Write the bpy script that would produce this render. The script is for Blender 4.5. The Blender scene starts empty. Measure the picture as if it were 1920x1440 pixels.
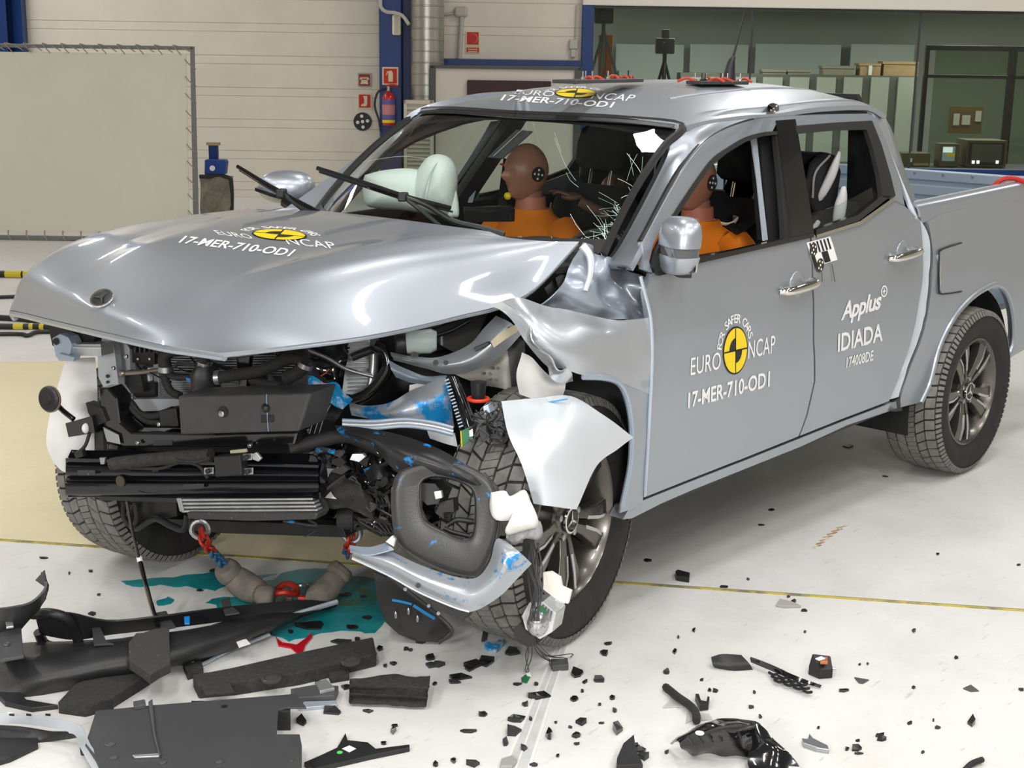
import bpy, bmesh, math, random
import numpy as np
from mathutils import Vector, Matrix
random.seed(7)
SC = bpy.context.scene
COL = SC.collection
# ---------------------------------------------------------------- camera
CAMP = np.array([-2.82152706, -3.57437144, 1.84658197])
YAW, PITCH, ROLL, FOC = math.radians(42.41373556), math.radians(13.30543534), math.radians(-0.84728284), 2622.9
_f = np.array([math.cos(PITCH)*math.cos(YAW), math.cos(PITCH)*math.sin(YAW), -math.sin(PITCH)])
_r = np.array([math.sin(YAW), -math.cos(YAW), 0.0]); _d = np.cross(_f, _r)
_c, _s = math.cos(ROLL), math.sin(ROLL)
RC = np.array([_c*_r + _s*_d, -_s*_r + _c*_d, _f])
cam_data = bpy.data.cameras.new('camera'); cam = bpy.data.objects.new('camera', cam_data); COL.objects.link(cam)
cam_data.sensor_width = 36.0; cam_data.lens = FOC/1920*36; cam_data.clip_end = 200
_m = Matrix.Identity(4)
for i in range(3):
    _m[i][0], _m[i][1], _m[i][2], _m[i][3] = RC[0][i], -RC[1][i], -RC[2][i], CAMP[i]
cam.matrix_world = _m
SC.camera = cam
# room axes: ER to the right along the far wall, EF towards it
ER = np.array([math.sin(YAW), -math.cos(YAW), 0.0]); EF = np.array([math.cos(YAW), math.sin(YAW), 0.0])
def room(r, f, z): return Vector(np.array([CAMP[0], CAMP[1], 0]) + ER*r + EF*f + np.array([0, 0, z]))
# ---------------------------------------------------------------- world, lamps, exposure
SC.view_settings.view_transform = 'Standard'; SC.view_settings.look = 'None'
SC.view_settings.exposure = 0.1; SC.view_settings.gamma = 1.0; SC.view_settings.use_curve_mapping = False
wd = bpy.data.worlds.new('world'); SC.world = wd; wd.use_nodes = True
wd.node_tree.nodes['Background'].inputs[0].default_value = (1, .97, .92, 1); wd.node_tree.nodes['Background'].inputs[1].default_value = .4
def ceiling_lamp(r, f, z, sx, sy, power, col=(1, .98, .95)):
    l = bpy.data.lights.new('ceiling_lamp', 'AREA'); l.shape = 'RECTANGLE'; l.size = sx; l.size_y = sy; l.energy = power; l.color = col
    o = bpy.data.objects.new('ceiling_lamp', l); COL.objects.link(o)
    o.location = room(r, f, z); o.rotation_euler = (0, 0, YAW); return o
for r, f, p in [(r, f, 62) for r in (-4.2, -1.4, 1.4, 4.2) for f in (-.6, 1.4)] + [(-4.6, 4.4, 50), (1.9, 4.4, 50), (4.6, 4.4, 50), (.32, 7.0, 60), (4.6, 7.4, 45), (-5.4, 7.4, 45)]:
    ceiling_lamp(r, f, 5.7, 1.2, .22, p)
for r, f in ((-9.5, 12), (-6.5, 16.3), (3, 13.5), (8, 13)): ceiling_lamp(r, f, 5.7, 2.4, .4, 120)
# lamps added behind the camera as its flash, filling the dark front end
for r, f, z, p in ((-2.4, -1.2, 2.3, 105), (1.0, -1.3, 2.4, 95)):
    l = bpy.data.lights.new('flash_fill', 'AREA'); l.shape = 'RECTANGLE'; l.size = .9; l.size_y = .6; l.energy = p; l.color = (1, .99, .97)
    o = bpy.data.objects.new('flash_fill', l); COL.objects.link(o); o.location = room(r, f, z)
    o.rotation_euler = (room(0, 4.2, .6)-o.location).to_track_quat('-Z', 'Y').to_euler()
# ---------------------------------------------------------------- pixel -> world helpers (1920 x 1440 frame)
def ray(u, v): return RC.T @ np.array([(u-960)/FOC, (v-720)/FOC, 1.0])
def _on(u, v, i, val):
    w = ray(u, v); return Vector(CAMP + w*(val-CAMP[i])/w[i])
def X(u, v, x): return _on(u, v, 0, x)
def Y(u, v, y): return _on(u, v, 1, y)
def Z(u, v, z=0.0): return _on(u, v, 2, z)
def D(u, v, d): return Vector(CAMP + ray(u, v)*d)
def PL(u, v, p0, n):
    w = Vector(ray(u, v)); c = Vector(CAMP); n = Vector(n); return c + w*((Vector(p0)-c).dot(n)/w.dot(n))
def N(u, v, o=0.0):      # crushed front end: plane x = -.37 - .3 y + o
    return PL(u, v, (-.37+o, 0, 0), (1, .3, 0))
def WALL(u, v, f=18.0): return PL(u, v, room(0, f, 0), Vector(EF))
def dep(p): return float(RC[2] @ (np.array(p)-CAMP))
_wz = [0.2, .38, .5, .75, .98, 1.12, 1.20, 1.62, 1.75]; _wy = [.87, .90, .92, .935, .93, .905, .885, .68, .60]
# smoothed body section
_zs = np.linspace(.15, 1.8, 166); _ys = np.interp(_zs, _wz, _wy)
_k = np.ones(9)/9; _ys = np.convolve(np.pad(_ys, 4, mode='edge'), _k, 'valid')
def W(z): return float(np.interp(z, _zs, _ys))
def side(u, v):
    y = -.93
    for _ in range(40):
        p = Y(u, v, y); y = .5*y - .5*W(p.z)
    return p
# ---------------------------------------------------------------- materials
MATS = {}
def mat(name, col, rough=.5, metal=0.0, noise=0.0, scale=8.0, bump=0.0, bscale=40.0, coat=0.0, spec=.5, trans=0.0, ior=1.45, alpha=1.0, emit=None, col2=None, thr=None, sheen=0):
    if name in MATS: return MATS[name]
    m = bpy.data.materials.new(name); m.use_nodes = True; nt = m.node_tree; b = nt.nodes['Principled BSDF']
    c4 = (*col, 1)
    b.inputs['Base Color'].default_value = c4; b.inputs['Roughness'].default_value = rough; b.inputs['Metallic'].default_value = metal
    b.inputs['Coat Weight'].default_value = coat; b.inputs['Coat Roughness'].default_value = .06; b.inputs['Specular IOR Level'].default_value = spec
    b.inputs['Transmission Weight'].default_value = trans; b.inputs['IOR'].default_value = ior; b.inputs['Alpha'].default_value = alpha
    if emit: b.inputs['Emission Color'].default_value = (*emit[0], 1); b.inputs['Emission Strength'].default_value = emit[1]
    tc = nt.nodes.new('ShaderNodeTexCoord')
    if noise or col2:
        n = nt.nodes.new('ShaderNodeTexNoise'); n.inputs['Scale'].default_value = scale; n.inputs['Detail'].default_value = 6; n.inputs['Roughness'].default_value = .65
        nt.links.new(tc.outputs['Object'], n.inputs['Vector'])
        r = nt.nodes.new('ShaderNodeValToRGB')
        if col2:
            lo, hi = thr or (.4, .6)
            r.color_ramp.elements[0].position = lo; r.color_ramp.elements[1].position = hi
            r.color_ramp.elements[0].color = c4; r.color_ramp.elements[1].color = (*col2, 1)
        else:
            r.color_ramp.elements[0].position = .3; r.color_ramp.elements[1].position = .7
            r.color_ramp.elements[0].color = (*[max(0, x*(1-noise)) for x in col], 1); r.color_ramp.elements[1].color = (*[min(1, x*(1+noise)) for x in col], 1)
        nt.links.new(n.outputs['Fac'], r.inputs['Fac']); nt.links.new(r.outputs['Color'], b.inputs['Base Color'])
    if bump:
        n2 = nt.nodes.new('ShaderNodeTexNoise'); n2.inputs['Scale'].default_value = bscale; n2.inputs['Detail'].default_value = 3
        nt.links.new(tc.outputs['Object'], n2.inputs['Vector'])
        bp = nt.nodes.new('ShaderNodeBump'); bp.inputs['Strength'].default_value = bump; bp.inputs['Distance'].default_value = .01
        nt.links.new(n2.outputs['Fac'], bp.inputs['Height']); nt.links.new(bp.outputs['Normal'], b.inputs['Normal'])
    MATS[name] = m; return m
PAINT = mat('silver_paint', (.41, .445, .495), .38, .72, coat=.4, bump=.0)
PAINTC = mat('crumpled_silver', (.45, .475, .51), .36, .55, coat=.5, bump=.12, bscale=9)
INNER = mat('inner_blue_silver', (.50, .56, .64), .35, .4, coat=.3)
BLACKP = mat('black_plastic', (.016, .016, .017), .42, bump=.05, bscale=300)
GLOSSB = mat('gloss_black', (.008, .008, .009), .12, coat=.6)
DARKG = mat('dark_grey_plastic', (.045, .045, .047), .45, bump=.08, bscale=200)
GREYP = mat('grey_plastic', (.075, .077, .08), .5, bump=.05, bscale=200)
RUB = mat('rubber', (.022, .021, .02), .75, noise=.3, scale=20, bump=.1, bscale=120)
TREAD = mat('tread_rubber', (.19, .185, .17), .8, noise=.25, scale=30)
RIMM = mat('rim_grey', (.14, .13, .115), .3, .75, coat=.3)
MACH = mat('machined_alloy', (.55, .56, .58), .22, .9)
CHROME = mat('chrome', (.75, .73, .68), .08, 1.0)
STEEL = mat('steel', (.42, .43, .45), .35, .9)
ALU = mat('cast_aluminium', (.55, .56, .57), .38, .7, noise=.15, scale=14)
WHITE = mat('white_vinyl', (.83, .83, .82), .5)
YEL = mat('yellow_vinyl', (.85, .62, .01), .4)
BLK = mat('black_vinyl', (.012, .012, .012), .45)
FOAMB = mat('black_foam', (.035, .033, .031), .95, noise=.35, scale=60, bump=.5, bscale=160)
GLASS = None
def glass(name, tint=(.75, .82, .78), fac=.12, rough=.0):
    m = bpy.data.materials.new(name); m.use_nodes = True; nt = m.node_tree; nt.nodes.clear()
    o = nt.nodes.new('ShaderNodeOutputMaterial'); t = nt.nodes.new('ShaderNodeBsdfTransparent'); g = nt.nodes.new('ShaderNodeBsdfGlossy'); x = nt.nodes.new('ShaderNodeMixShader'); fr = nt.nodes.new('ShaderNodeFresnel')
    t.inputs[0].default_value = (*tint, 1); g.inputs['Roughness'].default_value = rough; fr.inputs['IOR'].default_value = 1.0+fac*4
    ge = nt.nodes.new('ShaderNodeNewGeometry'); iv = nt.nodes.new('ShaderNodeMath'); iv.operation = 'SUBTRACT'; iv.inputs[0].default_value = 1.0; nt.links.new(ge.outputs['Backfacing'], iv.inputs[1])
    mu = nt.nodes.new('ShaderNodeMath'); mu.operation = 'MULTIPLY'; nt.links.new(fr.outputs[0], mu.inputs[0]); nt.links.new(iv.outputs[0], mu.inputs[1]); nt.links.new(mu.outputs[0], x.inputs[0]); nt.links.new(t.outputs[0], x.inputs[1]); nt.links.new(g.outputs[0], x.inputs[2]); nt.links.new(x.outputs[0], o.inputs[0]); return m
# ---------------------------------------------------------------- object helpers
ROOTS = {}
def root(name, label, cat, loc, group=None, kind=None):
    o = bpy.data.objects.new(name, None); COL.objects.link(o); o.location = loc; o.empty_display_size = .1
    o['label'] = label; o['category'] = cat
    if group: o['group'] = group
    if kind: o['kind'] = kind
    return o
def tag(o, label=None, cat=None, group=None, kind=None):
    if label: o['label'] = label
    if cat: o['category'] = cat
    if group: o['group'] = group
    if kind: o['kind'] = kind
    return o
def attach(o, parent):
    o.parent = parent
    p, T = parent, Matrix.Identity(4)
    chain = []
    while p is not None: chain.append(p); p = p.parent
    for q in reversed(chain): T = T @ (q.matrix_parent_inverse if q.parent else Matrix.Identity(4)) @ q.matrix_basis
    o.matrix_parent_inverse = T.inverted(); return o
def link(name, me, m, parent=None, smooth=40, bevel=0, sub=0):
    if isinstance(m, (list, tuple)):
        for k in m: me.materials.append(k)
    else: me.materials.append(m)
    if smooth:
        me.polygons.foreach_set('use_smooth', [True]*len(me.polygons)); me.set_sharp_from_angle(angle=math.radians(smooth))
    o = bpy.data.objects.new(name, me); COL.objects.link(o)
    if bevel:
        b = o.modifiers.new('bevel', 'BEVEL'); b.width = bevel; b.segments = 2; b.limit_method = 'ANGLE'; b.angle_limit = math.radians(50)
    if sub: s = o.modifiers.new('sub', 'SUBSURF'); s.levels = sub; s.render_levels = sub
    if parent is not None: attach(o, parent)
    return o
def cr(pts, n):
    """Catmull-Rom through pts, n segments each"""
    p = [np.array(q, float) for q in pts]; out = []
    if len(p) < 3:
        return [Vector(p[0]+(p[1]-p[0])*i/n) for i in range(n+1)]
    q = [2*p[0]-p[1]] + p + [2*p[-1]-p[-2]]
    for i in range(1, len(q)-2):
        for k in range(n):
            t = k/n; a, b, c, d = q[i-1], q[i], q[i+1], q[i+2]
            out.append(.5*((2*b)+(c-a)*t+(2*a-5*b+4*c-d)*t*t+(3*b-a-3*c+d)*t**3))
    out.append(p[-1]); return [Vector(x) for x in out]
class MB:
    def __init__(s): s.v, s.f, s.mi = [], [], []
    def add(s, vs, fs, mi=0):
        o = len(s.v); s.v += [Vector(x) for x in vs]; s.f += [tuple(i+o for i in f) for f in fs]; s.mi += [mi]*len(fs); return s
    def box(s, c, size, rot=None, mi=0):
        hx, hy, hz = [k/2 for k in size]; vs = []
        for x in (-hx, hx):
            for y in (-hy, hy):
                for z in (-hz, hz):
                    p = Vector((x, y, z)); vs.append(Vector(c)+((rot @ p) if rot else p))
        return s.add(vs, [(0, 1, 3, 2), (4, 6, 7, 5), (0, 4, 5, 1), (2, 3, 7, 6), (0, 2, 6, 4), (1, 5, 7, 3)], mi)
    def prism(s, pts, e, mi=0):
        n = len(pts); e = Vector(e); pts = [Vector(p) for p in pts]
        s.add(pts+[p+e for p in pts], [tuple(range(n)), tuple(range(2*n-1, n-1, -1))]+[(i, i+n, (i+1) % n+n, (i+1) % n) for i in range(n)], mi); return s
    def tube(s, pts, r, n=8, seg=6, caps=True, smooth=True, mi=0):
        path = cr(pts, seg) if (smooth and len(pts) > 2) else [Vector(p) for p in pts]
        m = len(path); rs = r if callable(r) else (lambda t: r)
        up = None; vs = []
        for i, p in enumerate(path):
            t = (path[min(i+1, m-1)]-path[max(i-1, 0)])
            t = t.normalized() if t.length > 1e-9 else Vector((0, 0, 1))
            if up is None: up = t.orthogonal().normalized()
            up = (up - t*up.dot(t)); up = up.normalized() if up.length > 1e-6 else t.orthogonal().normalized()
            b = t.cross(up); rr = rs(i/(m-1))
            for k in range(n):
                a = 2*math.pi*k/n; vs.append(p+(up*math.cos(a)+b*math.sin(a))*rr)
        fs = [(i*n+k, i*n+(k+1) % n, (i+1)*n+(k+1) % n, (i+1)*n+k) for i in range(m-1) for k in range(n)]
        if caps: fs += [tuple(range(n-1, -1, -1)), tuple((m-1)*n+k for k in range(n))]
        return s.add(vs, fs, mi)
    def lathe(s, prof, o, axis, n=32, mi=0, closed=False):
        """prof: (radius, along axis)"""
        axis = Vector(axis).normalized(); u = axis.orthogonal().normalized(); w = axis.cross(u); vs = []
        for r, h in prof:
            for k in range(n):
                a = 2*math.pi*k/n; vs.append(Vector(o)+axis*h+(u*math.cos(a)+w*math.sin(a))*r)
        m = len(prof); R_ = range(m if closed else m-1)
        fs = [(i*n+k, i*n+(k+1) % n, ((i+1) % m)*n+(k+1) % n, ((i+1) % m)*n+k) for i in R_ for k in range(n)]
        if not closed:
            if prof[0][0] > 1e-4: fs.append(tuple(range(n-1, -1, -1)))
            if prof[-1][0] > 1e-4: fs.append(tuple((m-1)*n+k for k in range(n)))
        return s.add(vs, fs, mi)
    def ball(s, c, rx, ry=None, rz=None, n=16, m=10, rot=None, mi=0):
        ry = ry or rx; rz = rz or rx; vs = []; c = Vector(c)
        for i in range(m+1):
            th = math.pi*i/m
            for k in range(n):
                a = 2*math.pi*k/n; p = Vector((rx*math.sin(th)*math.cos(a), ry*math.sin(th)*math.sin(a), rz*math.cos(th)))
                vs.append(c+(rot @ p if rot else p))
        return s.add(vs, [(i*n+k, (i+1)*n+k, (i+1)*n+(k+1) % n, i*n+(k+1) % n) for i in range(m) for k in range(n)], mi)
    def build(s, name, m, parent=None, smooth=40, bevel=0, sub=0):
        me = bpy.data.meshes.new(name); me.from_pydata([tuple(v) for v in s.v], [], s.f)
        if any(s.mi): me.polygons.foreach_set('material_index', s.mi)
        bm = bmesh.new(); bm.from_mesh(me); bmesh.ops.remove_doubles(bm, verts=bm.verts, dist=1e-5); bmesh.ops.recalc_face_normals(bm, faces=bm.faces)
        bmesh.ops.triangulate(bm, faces=[f for f in bm.faces if len(f.verts) > 4]); bm.to_mesh(me); bm.free()
        return link(name, me, m, parent, smooth, bevel, sub)
def gridpts(rows, nu=6, nv=6):
    a = [cr(r, nu) for r in rows]; n = len(a[0]); cols = [cr([r[i] for r in a], nv) for i in range(n)]
    return [[cols[i][j] for i in range(n)] for j in range(len(cols[0]))]
def thicken(bm, t, vec=None):
    """give an open sheet thickness t away from the camera side"""
    bm.normal_update()
    c = Vector((0, 0, 0))
    for v in bm.verts: c += v.co
    c /= max(1, len(bm.verts)); s = 0.0
    for f in bm.faces: s += f.normal.dot(Vector(CAMP)-f.calc_center_median())*f.calc_area()
    if s < 0: bmesh.ops.reverse_faces(bm, faces=bm.faces); bm.normal_update()
    old = list(bm.faces); mp = {}
    edges = [e for e in bm.edges if len(e.link_faces) == 1]
    for v in list(bm.verts): mp[v] = bm.verts.new(v.co - (Vector(vec) if vec else v.normal)*t)
    for f in old: bm.faces.new([mp[v] for v in reversed(f.verts)]).material_index = f.material_index
    for e in edges:
        f = e.link_faces[0]; a, b = e.verts
        vs = list(f.verts); i = vs.index(a)
        if vs[(i+1) % len(vs)] is not b: a, b = b, a
        try: bm.faces.new((b, a, mp[a], mp[b]))
        except ValueError: pass
def patch(name, rows, m, parent=None, t=.006, nu=6, nv=6, noise=0, nscale=6, smooth=50, fn=None, vec=None):
    g = gridpts(rows, nu, nv); bm = bmesh.new(); R_ = [[bm.verts.new(p) for p in r] for r in g]
    for j in range(len(R_)-1):
        for i in range(len(R_[0])-1): bm.faces.new((R_[j][i], R_[j][i+1], R_[j+1][i+1], R_[j+1][i]))
    if noise or fn:
        from mathutils import noise as mn
        bm.normal_update()
        for v in bm.verts:
            if noise: v.co = v.co + v.normal*noise*mn.noise(v.co*nscale)
            if fn: v.co = fn(v.co)
    if t: thicken(bm, t, vec)
    me = bpy.data.meshes.new(name); bm.to_mesh(me); bm.free(); return link(name, me, m, parent, smooth)
def sheet(name, pts, m, parent=None, t=.02, step=.05, axes=(0, 2), fn=None, mirror=False, smooth=45, holes=None):
    """polygon pts (3D), cut into a grid, then mapped with fn(co) to its surface, given thickness"""
    ot = [k for k in (0, 1, 2) if k not in axes][0]; pts = [Vector(p) for p in pts]
    for p in pts: p[ot] = 0.0
    from mathutils.geometry import tessellate_polygon
    bm = bmesh.new(); vs = [bm.verts.new(p) for p in pts]
    for tr in tessellate_polygon([[Vector((p[axes[0]], p[axes[1]], 0)) for p in pts]]):
        if len(set(tr)) == 3: bm.faces.new([vs[k] for k in tr])
    for ax in axes:
        c = [v.co[ax] for v in bm.verts]; lo, hi = min(c), max(c); n = [0, 0, 0]; n[ax] = 1
        k = math.floor(lo/step)*step + step
        while k < hi:
            co = [0, 0, 0]; co[ax] = k
            bmesh.ops.bisect_plane(bm, geom=bm.verts[:]+bm.edges[:]+bm.faces[:], dist=1e-5, plane_co=co, plane_no=n); k += step
    bmesh.ops.remove_doubles(bm, verts=bm.verts, dist=1e-4)
    if fn:
        for v in bm.verts: v.co = fn(v.co)
    thicken(bm, t, (0, -1, 0) if axes == (0, 2) else None)
    if mirror:
        for v in bm.verts: v.co.y = -v.co.y
        bmesh.ops.reverse_faces(bm, faces=bm.faces)
    me = bpy.data.meshes.new(name); bm.to_mesh(me); bm.free(); return link(name, me, m, parent, smooth)
def copy_tree(o, parent=None):
    c = o.copy(); COL.objects.link(c)
    if parent is not None: c.parent = parent
    for ch in list(o.children): copy_tree(ch, c)
    return c
def textmesh(body, size=1.0, shear=0.0, spacing=1.0, align='CENTER', bold=0.0):
    cu = bpy.data.curves.new('lettering', 'FONT'); cu.body = body; cu.size = size; cu.align_x = align; cu.align_y = 'CENTER'; cu.shear = shear; cu.space_character = spacing; cu.offset = bold; cu.resolution_u = 3
    o = bpy.data.objects.new('lettering', cu); COL.objects.link(o)
    bpy.context.view_layer.update()
    dg = bpy.context.evaluated_depsgraph_get(); me = bpy.data.meshes.new_from_object(o.evaluated_get(dg), depsgraph=dg)
    bpy.data.objects.remove(o); bpy.data.curves.remove(cu)
    vs = [v.co.copy() for v in me.vertices]; fs = [tuple(p.vertices) for p in me.polygons]; bpy.data.meshes.remove(me); return vs, fs
def decal(name, vs, fs, fn, m, parent, step=None):
    bm = bmesh.new(); V_ = [bm.verts.new(v) for v in vs]
    for f in fs:
        try: bm.faces.new([V_[i] for i in f])
        except ValueError: pass
    if step:
        for ax in (0, 1):
            c = [v.co[ax] for v in bm.verts]; k = math.floor(min(c)/step)*step+step; hi = max(c); n = [0, 0, 0]; n[ax] = 1
            while k < hi:
                co = [0, 0, 0]; co[ax] = k
                bmesh.ops.bisect_plane(bm, geom=bm.verts[:]+bm.edges[:]+bm.faces[:], dist=1e-6, plane_co=co, plane_no=n); k += step
    for v in bm.verts: v.co = fn(v.co)
    bmesh.ops.triangulate(bm, faces=bm.faces)
    me = bpy.data.meshes.new(name); bm.to_mesh(me); bm.free(); return link(name, me, m, parent, 0)
def disc(n=40, r=1.0, a0=0, a1=2*math.pi):
    vs = [Vector((0, 0, 0))]+[Vector((r*math.cos(a0+(a1-a0)*i/n), r*math.sin(a0+(a1-a0)*i/n), 0)) for i in range(n+1)]
    return vs, [(0, i+1, i+2) for i in range(n)]
# ================================================================ SETTING
def floor_mat(name, base, dirt, scale=2.2):
    m = bpy.data.materials.new(name); m.use_nodes = True; nt = m.node_tree; b = nt.nodes['Principled BSDF']; L = nt.links
    tc = nt.nodes.new('ShaderNodeTexCoord')
    def nz(sc, det, lo, hi, stretch=None):
        n = nt.nodes.new('ShaderNodeTexNoise'); n.inputs['Scale'].default_value = sc; n.inputs['Detail'].default_value = det; n.inputs['Roughness'].default_value = .7
        if stretch:
            mp = nt.nodes.new('ShaderNodeMapping'); mp.inputs['Scale'].default_value = stretch; mp.inputs['Rotation'].default_value = (0, 0, -YAW+.15); L.new(tc.outputs['Object'], mp.inputs['Vector']); L.new(mp.outputs[0], n.inputs['Vector'])
        else: L.new(tc.outputs['Object'], n.inputs['Vector'])
        r = nt.nodes.new('ShaderNodeMapRange'); r.inputs['From Min'].default_value = lo; r.inputs['From Max'].default_value = hi; L.new(n.outputs['Fac'], r.inputs['Value']); return r.outputs[0]
    def mix(a, bcol, fac, amt):
        x = nt.nodes.new('ShaderNodeMix'); x.data_type = 'RGBA'; ml = nt.nodes.new('ShaderNodeMath'); ml.operation = 'MULTIPLY'; ml.inputs[1].default_value = amt; L.new(fac, ml.inputs[0]); L.new(ml.outputs[0], x.inputs['Factor'])
        if isinstance(a, tuple): x.inputs['A'].default_value = (*a, 1)
        else: L.new(a, x.inputs['A'])
        x.inputs['B'].default_value = (*bcol, 1); return x.outputs['Result']
    c = mix(base, dirt, nz(scale, 8, .45, .75), .55)
    c = mix(c, [k*.55 for k in dirt], nz(9, 10, .60, .70, (1, 5, 1)), .55)
    c = mix(c, (.33, .28, .22), nz(26, 6, .66, .73), .6)
    L.new(c, b.inputs['Base Color']); b.inputs['Roughness'].default_value = .42
    bp = nt.nodes.new('ShaderNodeBump'); bp.inputs['Strength'].default_value = .12; bp.inputs['Distance'].default_value = .01
    n = nt.nodes.new('ShaderNodeTexNoise'); n.inputs['Scale'].default_value = 25; n.inputs['Detail'].default_value = 6; L.new(tc.outputs['Object'], n.inputs['Vector']); L.new(n.outputs['Fac'], bp.inputs['Height']); L.new(bp.outputs[0], b.inputs['Normal']); return m
FLOORM = floor_mat('painted_concrete', (.70, .695, .675), (.53, .515, .485))
FLOORY = floor_mat('yellow_painted_concrete', (.72, .63, .39), (.62, .54, .35))
def structure(o): o['kind'] = 'structure'; return o
RW0, RW1, FB, FW, HC = -13.0, 12.0, -7.0, 18.0, 6.2
b = MB(); b.prism([room(RW0, FB, -.2), room(RW1, FB, -.2), room(RW1, 27, -.2), room(RW0, 27, -.2)], (0, 0, .2)); structure(b.build('floor', FLOORM))
def slab_px(name, px, m, h, parent=None, z0=.0):
    b = MB(); b.prism([Z(u, v, z0) for u, v in px], (0, 0, h)); return b.build(name, m, parent, smooth=0)
FLO = bpy.data.objects['floor']
slab_px('painted_area', [(-700, 968), (0, 1011), (330, 1033), (720, 1061), (840, 900), (800, 676), (0, 678), (-700, 690)], FLOORY, .0015, FLO)
# expansion joint across the hall floor
JM = mat('joint_filler', (.20, .19, .11), .8, col2=(.52, .42, .08), scale=9, thr=(.42, .55))
JD = mat('joint_dark', (.16, .16, .14), .9)  # dark strip along the far edge of the joint
a0, a1 = Z(-300, 992), Z(2300, 1171); dv = (a1-a0).normalized(); nv = Vector((-dv.y, dv.x, 0))
b = MB(); b.prism([a0-nv*.011, a1-nv*.011, a1+nv*.006, a0+nv*.006], (0, 0, .002)); structure(b.build('trim_1', JM, None, 0))
b = MB(); b.prism([a0+nv*.0062, a1+nv*.0062, a1+nv*.011, a0+nv*.011], (0, 0, .0018)); b.build('joint_gap', JD, bpy.data.objects['trim_1'], 0)
# recessed track strip leading away from the camera
TRK = mat('track_strip', (.60, .60, .585), .35, .1, noise=.12, scale=12)
TRK2 = mat('track_lip', (.74, .735, .72), .4)
t = slab_px('trim_2', [(944, 1450), (990, 1450), (1064, 1212), (1044, 1212)], TRK, .0012); structure(t)
slab_px('track_lip', [(938, 1450), (945, 1450), (1045, 1212), (1041, 1212)], TRK2, .0022, t); slab_px('track_lip', [(986, 1450), (993, 1450), (1066, 1212), (1062, 1212)], TRK2, .0022, t)
slab_px('track_lip', [(962, 1450), (966, 1450), (1054, 1212), (1052, 1212)], TRK2, .002, t)
# ---- walls and ceiling
WALLM = mat('wall_panel', (.74, .69, .60), .55, noise=.04, scale=3)
WALLD = mat('wall_joint', (.60, .56, .48), .8)
CEIL = mat('ceiling_white', (.22, .22, .215), .7, noise=.04, scale=2)
BLUE = mat('blue_steel', (.004, .035, .17), .4, noise=.12, scale=4)
def wp(u, v, f=18.0):
    p = WALL(u, v, f); q = np.array(p)-CAMP; return float(q @ ER), p.z
def rbox(b, r0, r1, f0, f1, z0, z1, mi=0):
    b.prism([room(r0, f0, z0), room(r1, f0, z0), room(r1, f1, z0), room(r0, f1, z0)], (0, 0, z1-z0), mi); return b
rl, zt = wp(1092, 10); zb = wp(1800, 324)[1]
b = MB(); rbox(b, RW0, rl, FW+.007, FW+.3, 0, HC); rbox(b, rl, RW1, FW+.007, FW+.3, zt, HC); rbox(b, rl, RW1, FW+.007, FW+.3, 0, zb)
wall = structure(b.build('wall_back', WALLD))
z = wp(500, 105)[1]; per = .393; k0 = -math.floor(z/per)
zz = z+k0*per-per
while zz < HC:
    for za, zbb in ((zz+.004, zz+per-.105), (zz+per-.1, zz+per-.002)):
        za, zbb = max(za, 0.0), min(zbb, HC)
        if zbb-za > .02:
            b = MB(); rbox(b, RW0, rl-.002, FW, FW+.05, za, zbb); b.build('panel', WALLM, wall, 0, bevel=.004)
    zz += per
b = MB(); rbox(b, rl, RW1, FW-.12, FW+.05, zt, zt+1.2); b.build('lintel_panel', mat('lintel_cream', (.80, .76, .68), .6), wall, 0, bevel=.01)
b = MB(); rbox(b, rl, RW1, FW, FW+.05, 0, zb-.12); b.build('panel', WALLM, wall, 0, bevel=.004)
b = MB(); rbox(b, rl+.1, RW1, FW-.14, FW+.06, zb-.12, zb-.02); b.build('sill_board', mat('sill_cream', (.72, .66, .55), .6), wall, 0, bevel=.01)
for nm, a in (('wall_left', (RW0-.2, RW0, FB, 27)), ('wall_right', (RW1, RW1+.2, FB, 27)), ('wall_front', (RW0, RW1, FB-.2, FB))):
    b = MB(); rbox(b, *a, 0, HC); structure(b.build(nm, WALLM))
b = MB(); rbox(b, RW0, RW1, FB, 27, HC, HC+.2); structure(b.build('ceiling', CEIL))
# ---- control room behind the window
CRW = mat('control_room_wall', (.50, .55, .55), .5); CRC = mat('control_room_ceiling', (.40, .39, .33), .7)
b = MB(); rbox(b, rl-.3, RW1, 25.0, 25.2, 0, 3.4); bw = structure(b.build('wall_control_room', CRW))
b = MB(); rbox(b, rl-.3, RW1, FW+.3, 25, 2.62, 2.72); structure(b.build('ceiling_control_room', CRC))
b = MB(); rbox(b, rl-.4, rl-.3, FW+.3, 25, 0, 3.0); structure(b.build('wall_control_room_side', CRW))
CABM = mat('cabinet_grey', (.36, .39, .37), .5); CABD = mat('cabinet_gap', (.12, .13, .12), .7)
WINB = MB(); rbox(WINB, rl, rl+.145, FW-.1, FW+.3, 0, zt); win = structure(WINB.build('window_1', BLUE, None, 0, bevel=.006))
b = MB(); rbox(b, rl+.145, RW1, FW-.06, FW+.1, zb-.02, zb+.05); b.build('bottom_rail', BLUE, win, 0, bevel=.004)
b = MB(); rbox(b, rl+.145, RW1, FW-.06, FW+.1, zt-.03, zt); b.build('top_rail', DARKG, win, 0)
WG = glass('control_window_glass', (.84, .87, .80), .10)
ed = [rl+.15, wp(1406, 150)[0], wp(1717, 150)[0], wp(2040, 150)[0], RW1]
for i in range(4):
    b = MB(); rbox(b, ed[i]+.012, ed[i+1]-.012, FW+.0, FW+.02, zb+.05, zt-.03); b.build('pane', WG, win, 0)
    if i: b = MB(); rbox(b, ed[i]-.010, ed[i]+.010, FW-.005, FW+.025, zb+.05, zt-.03); b.build('pane_joint', DARKG, win, 0)
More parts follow.
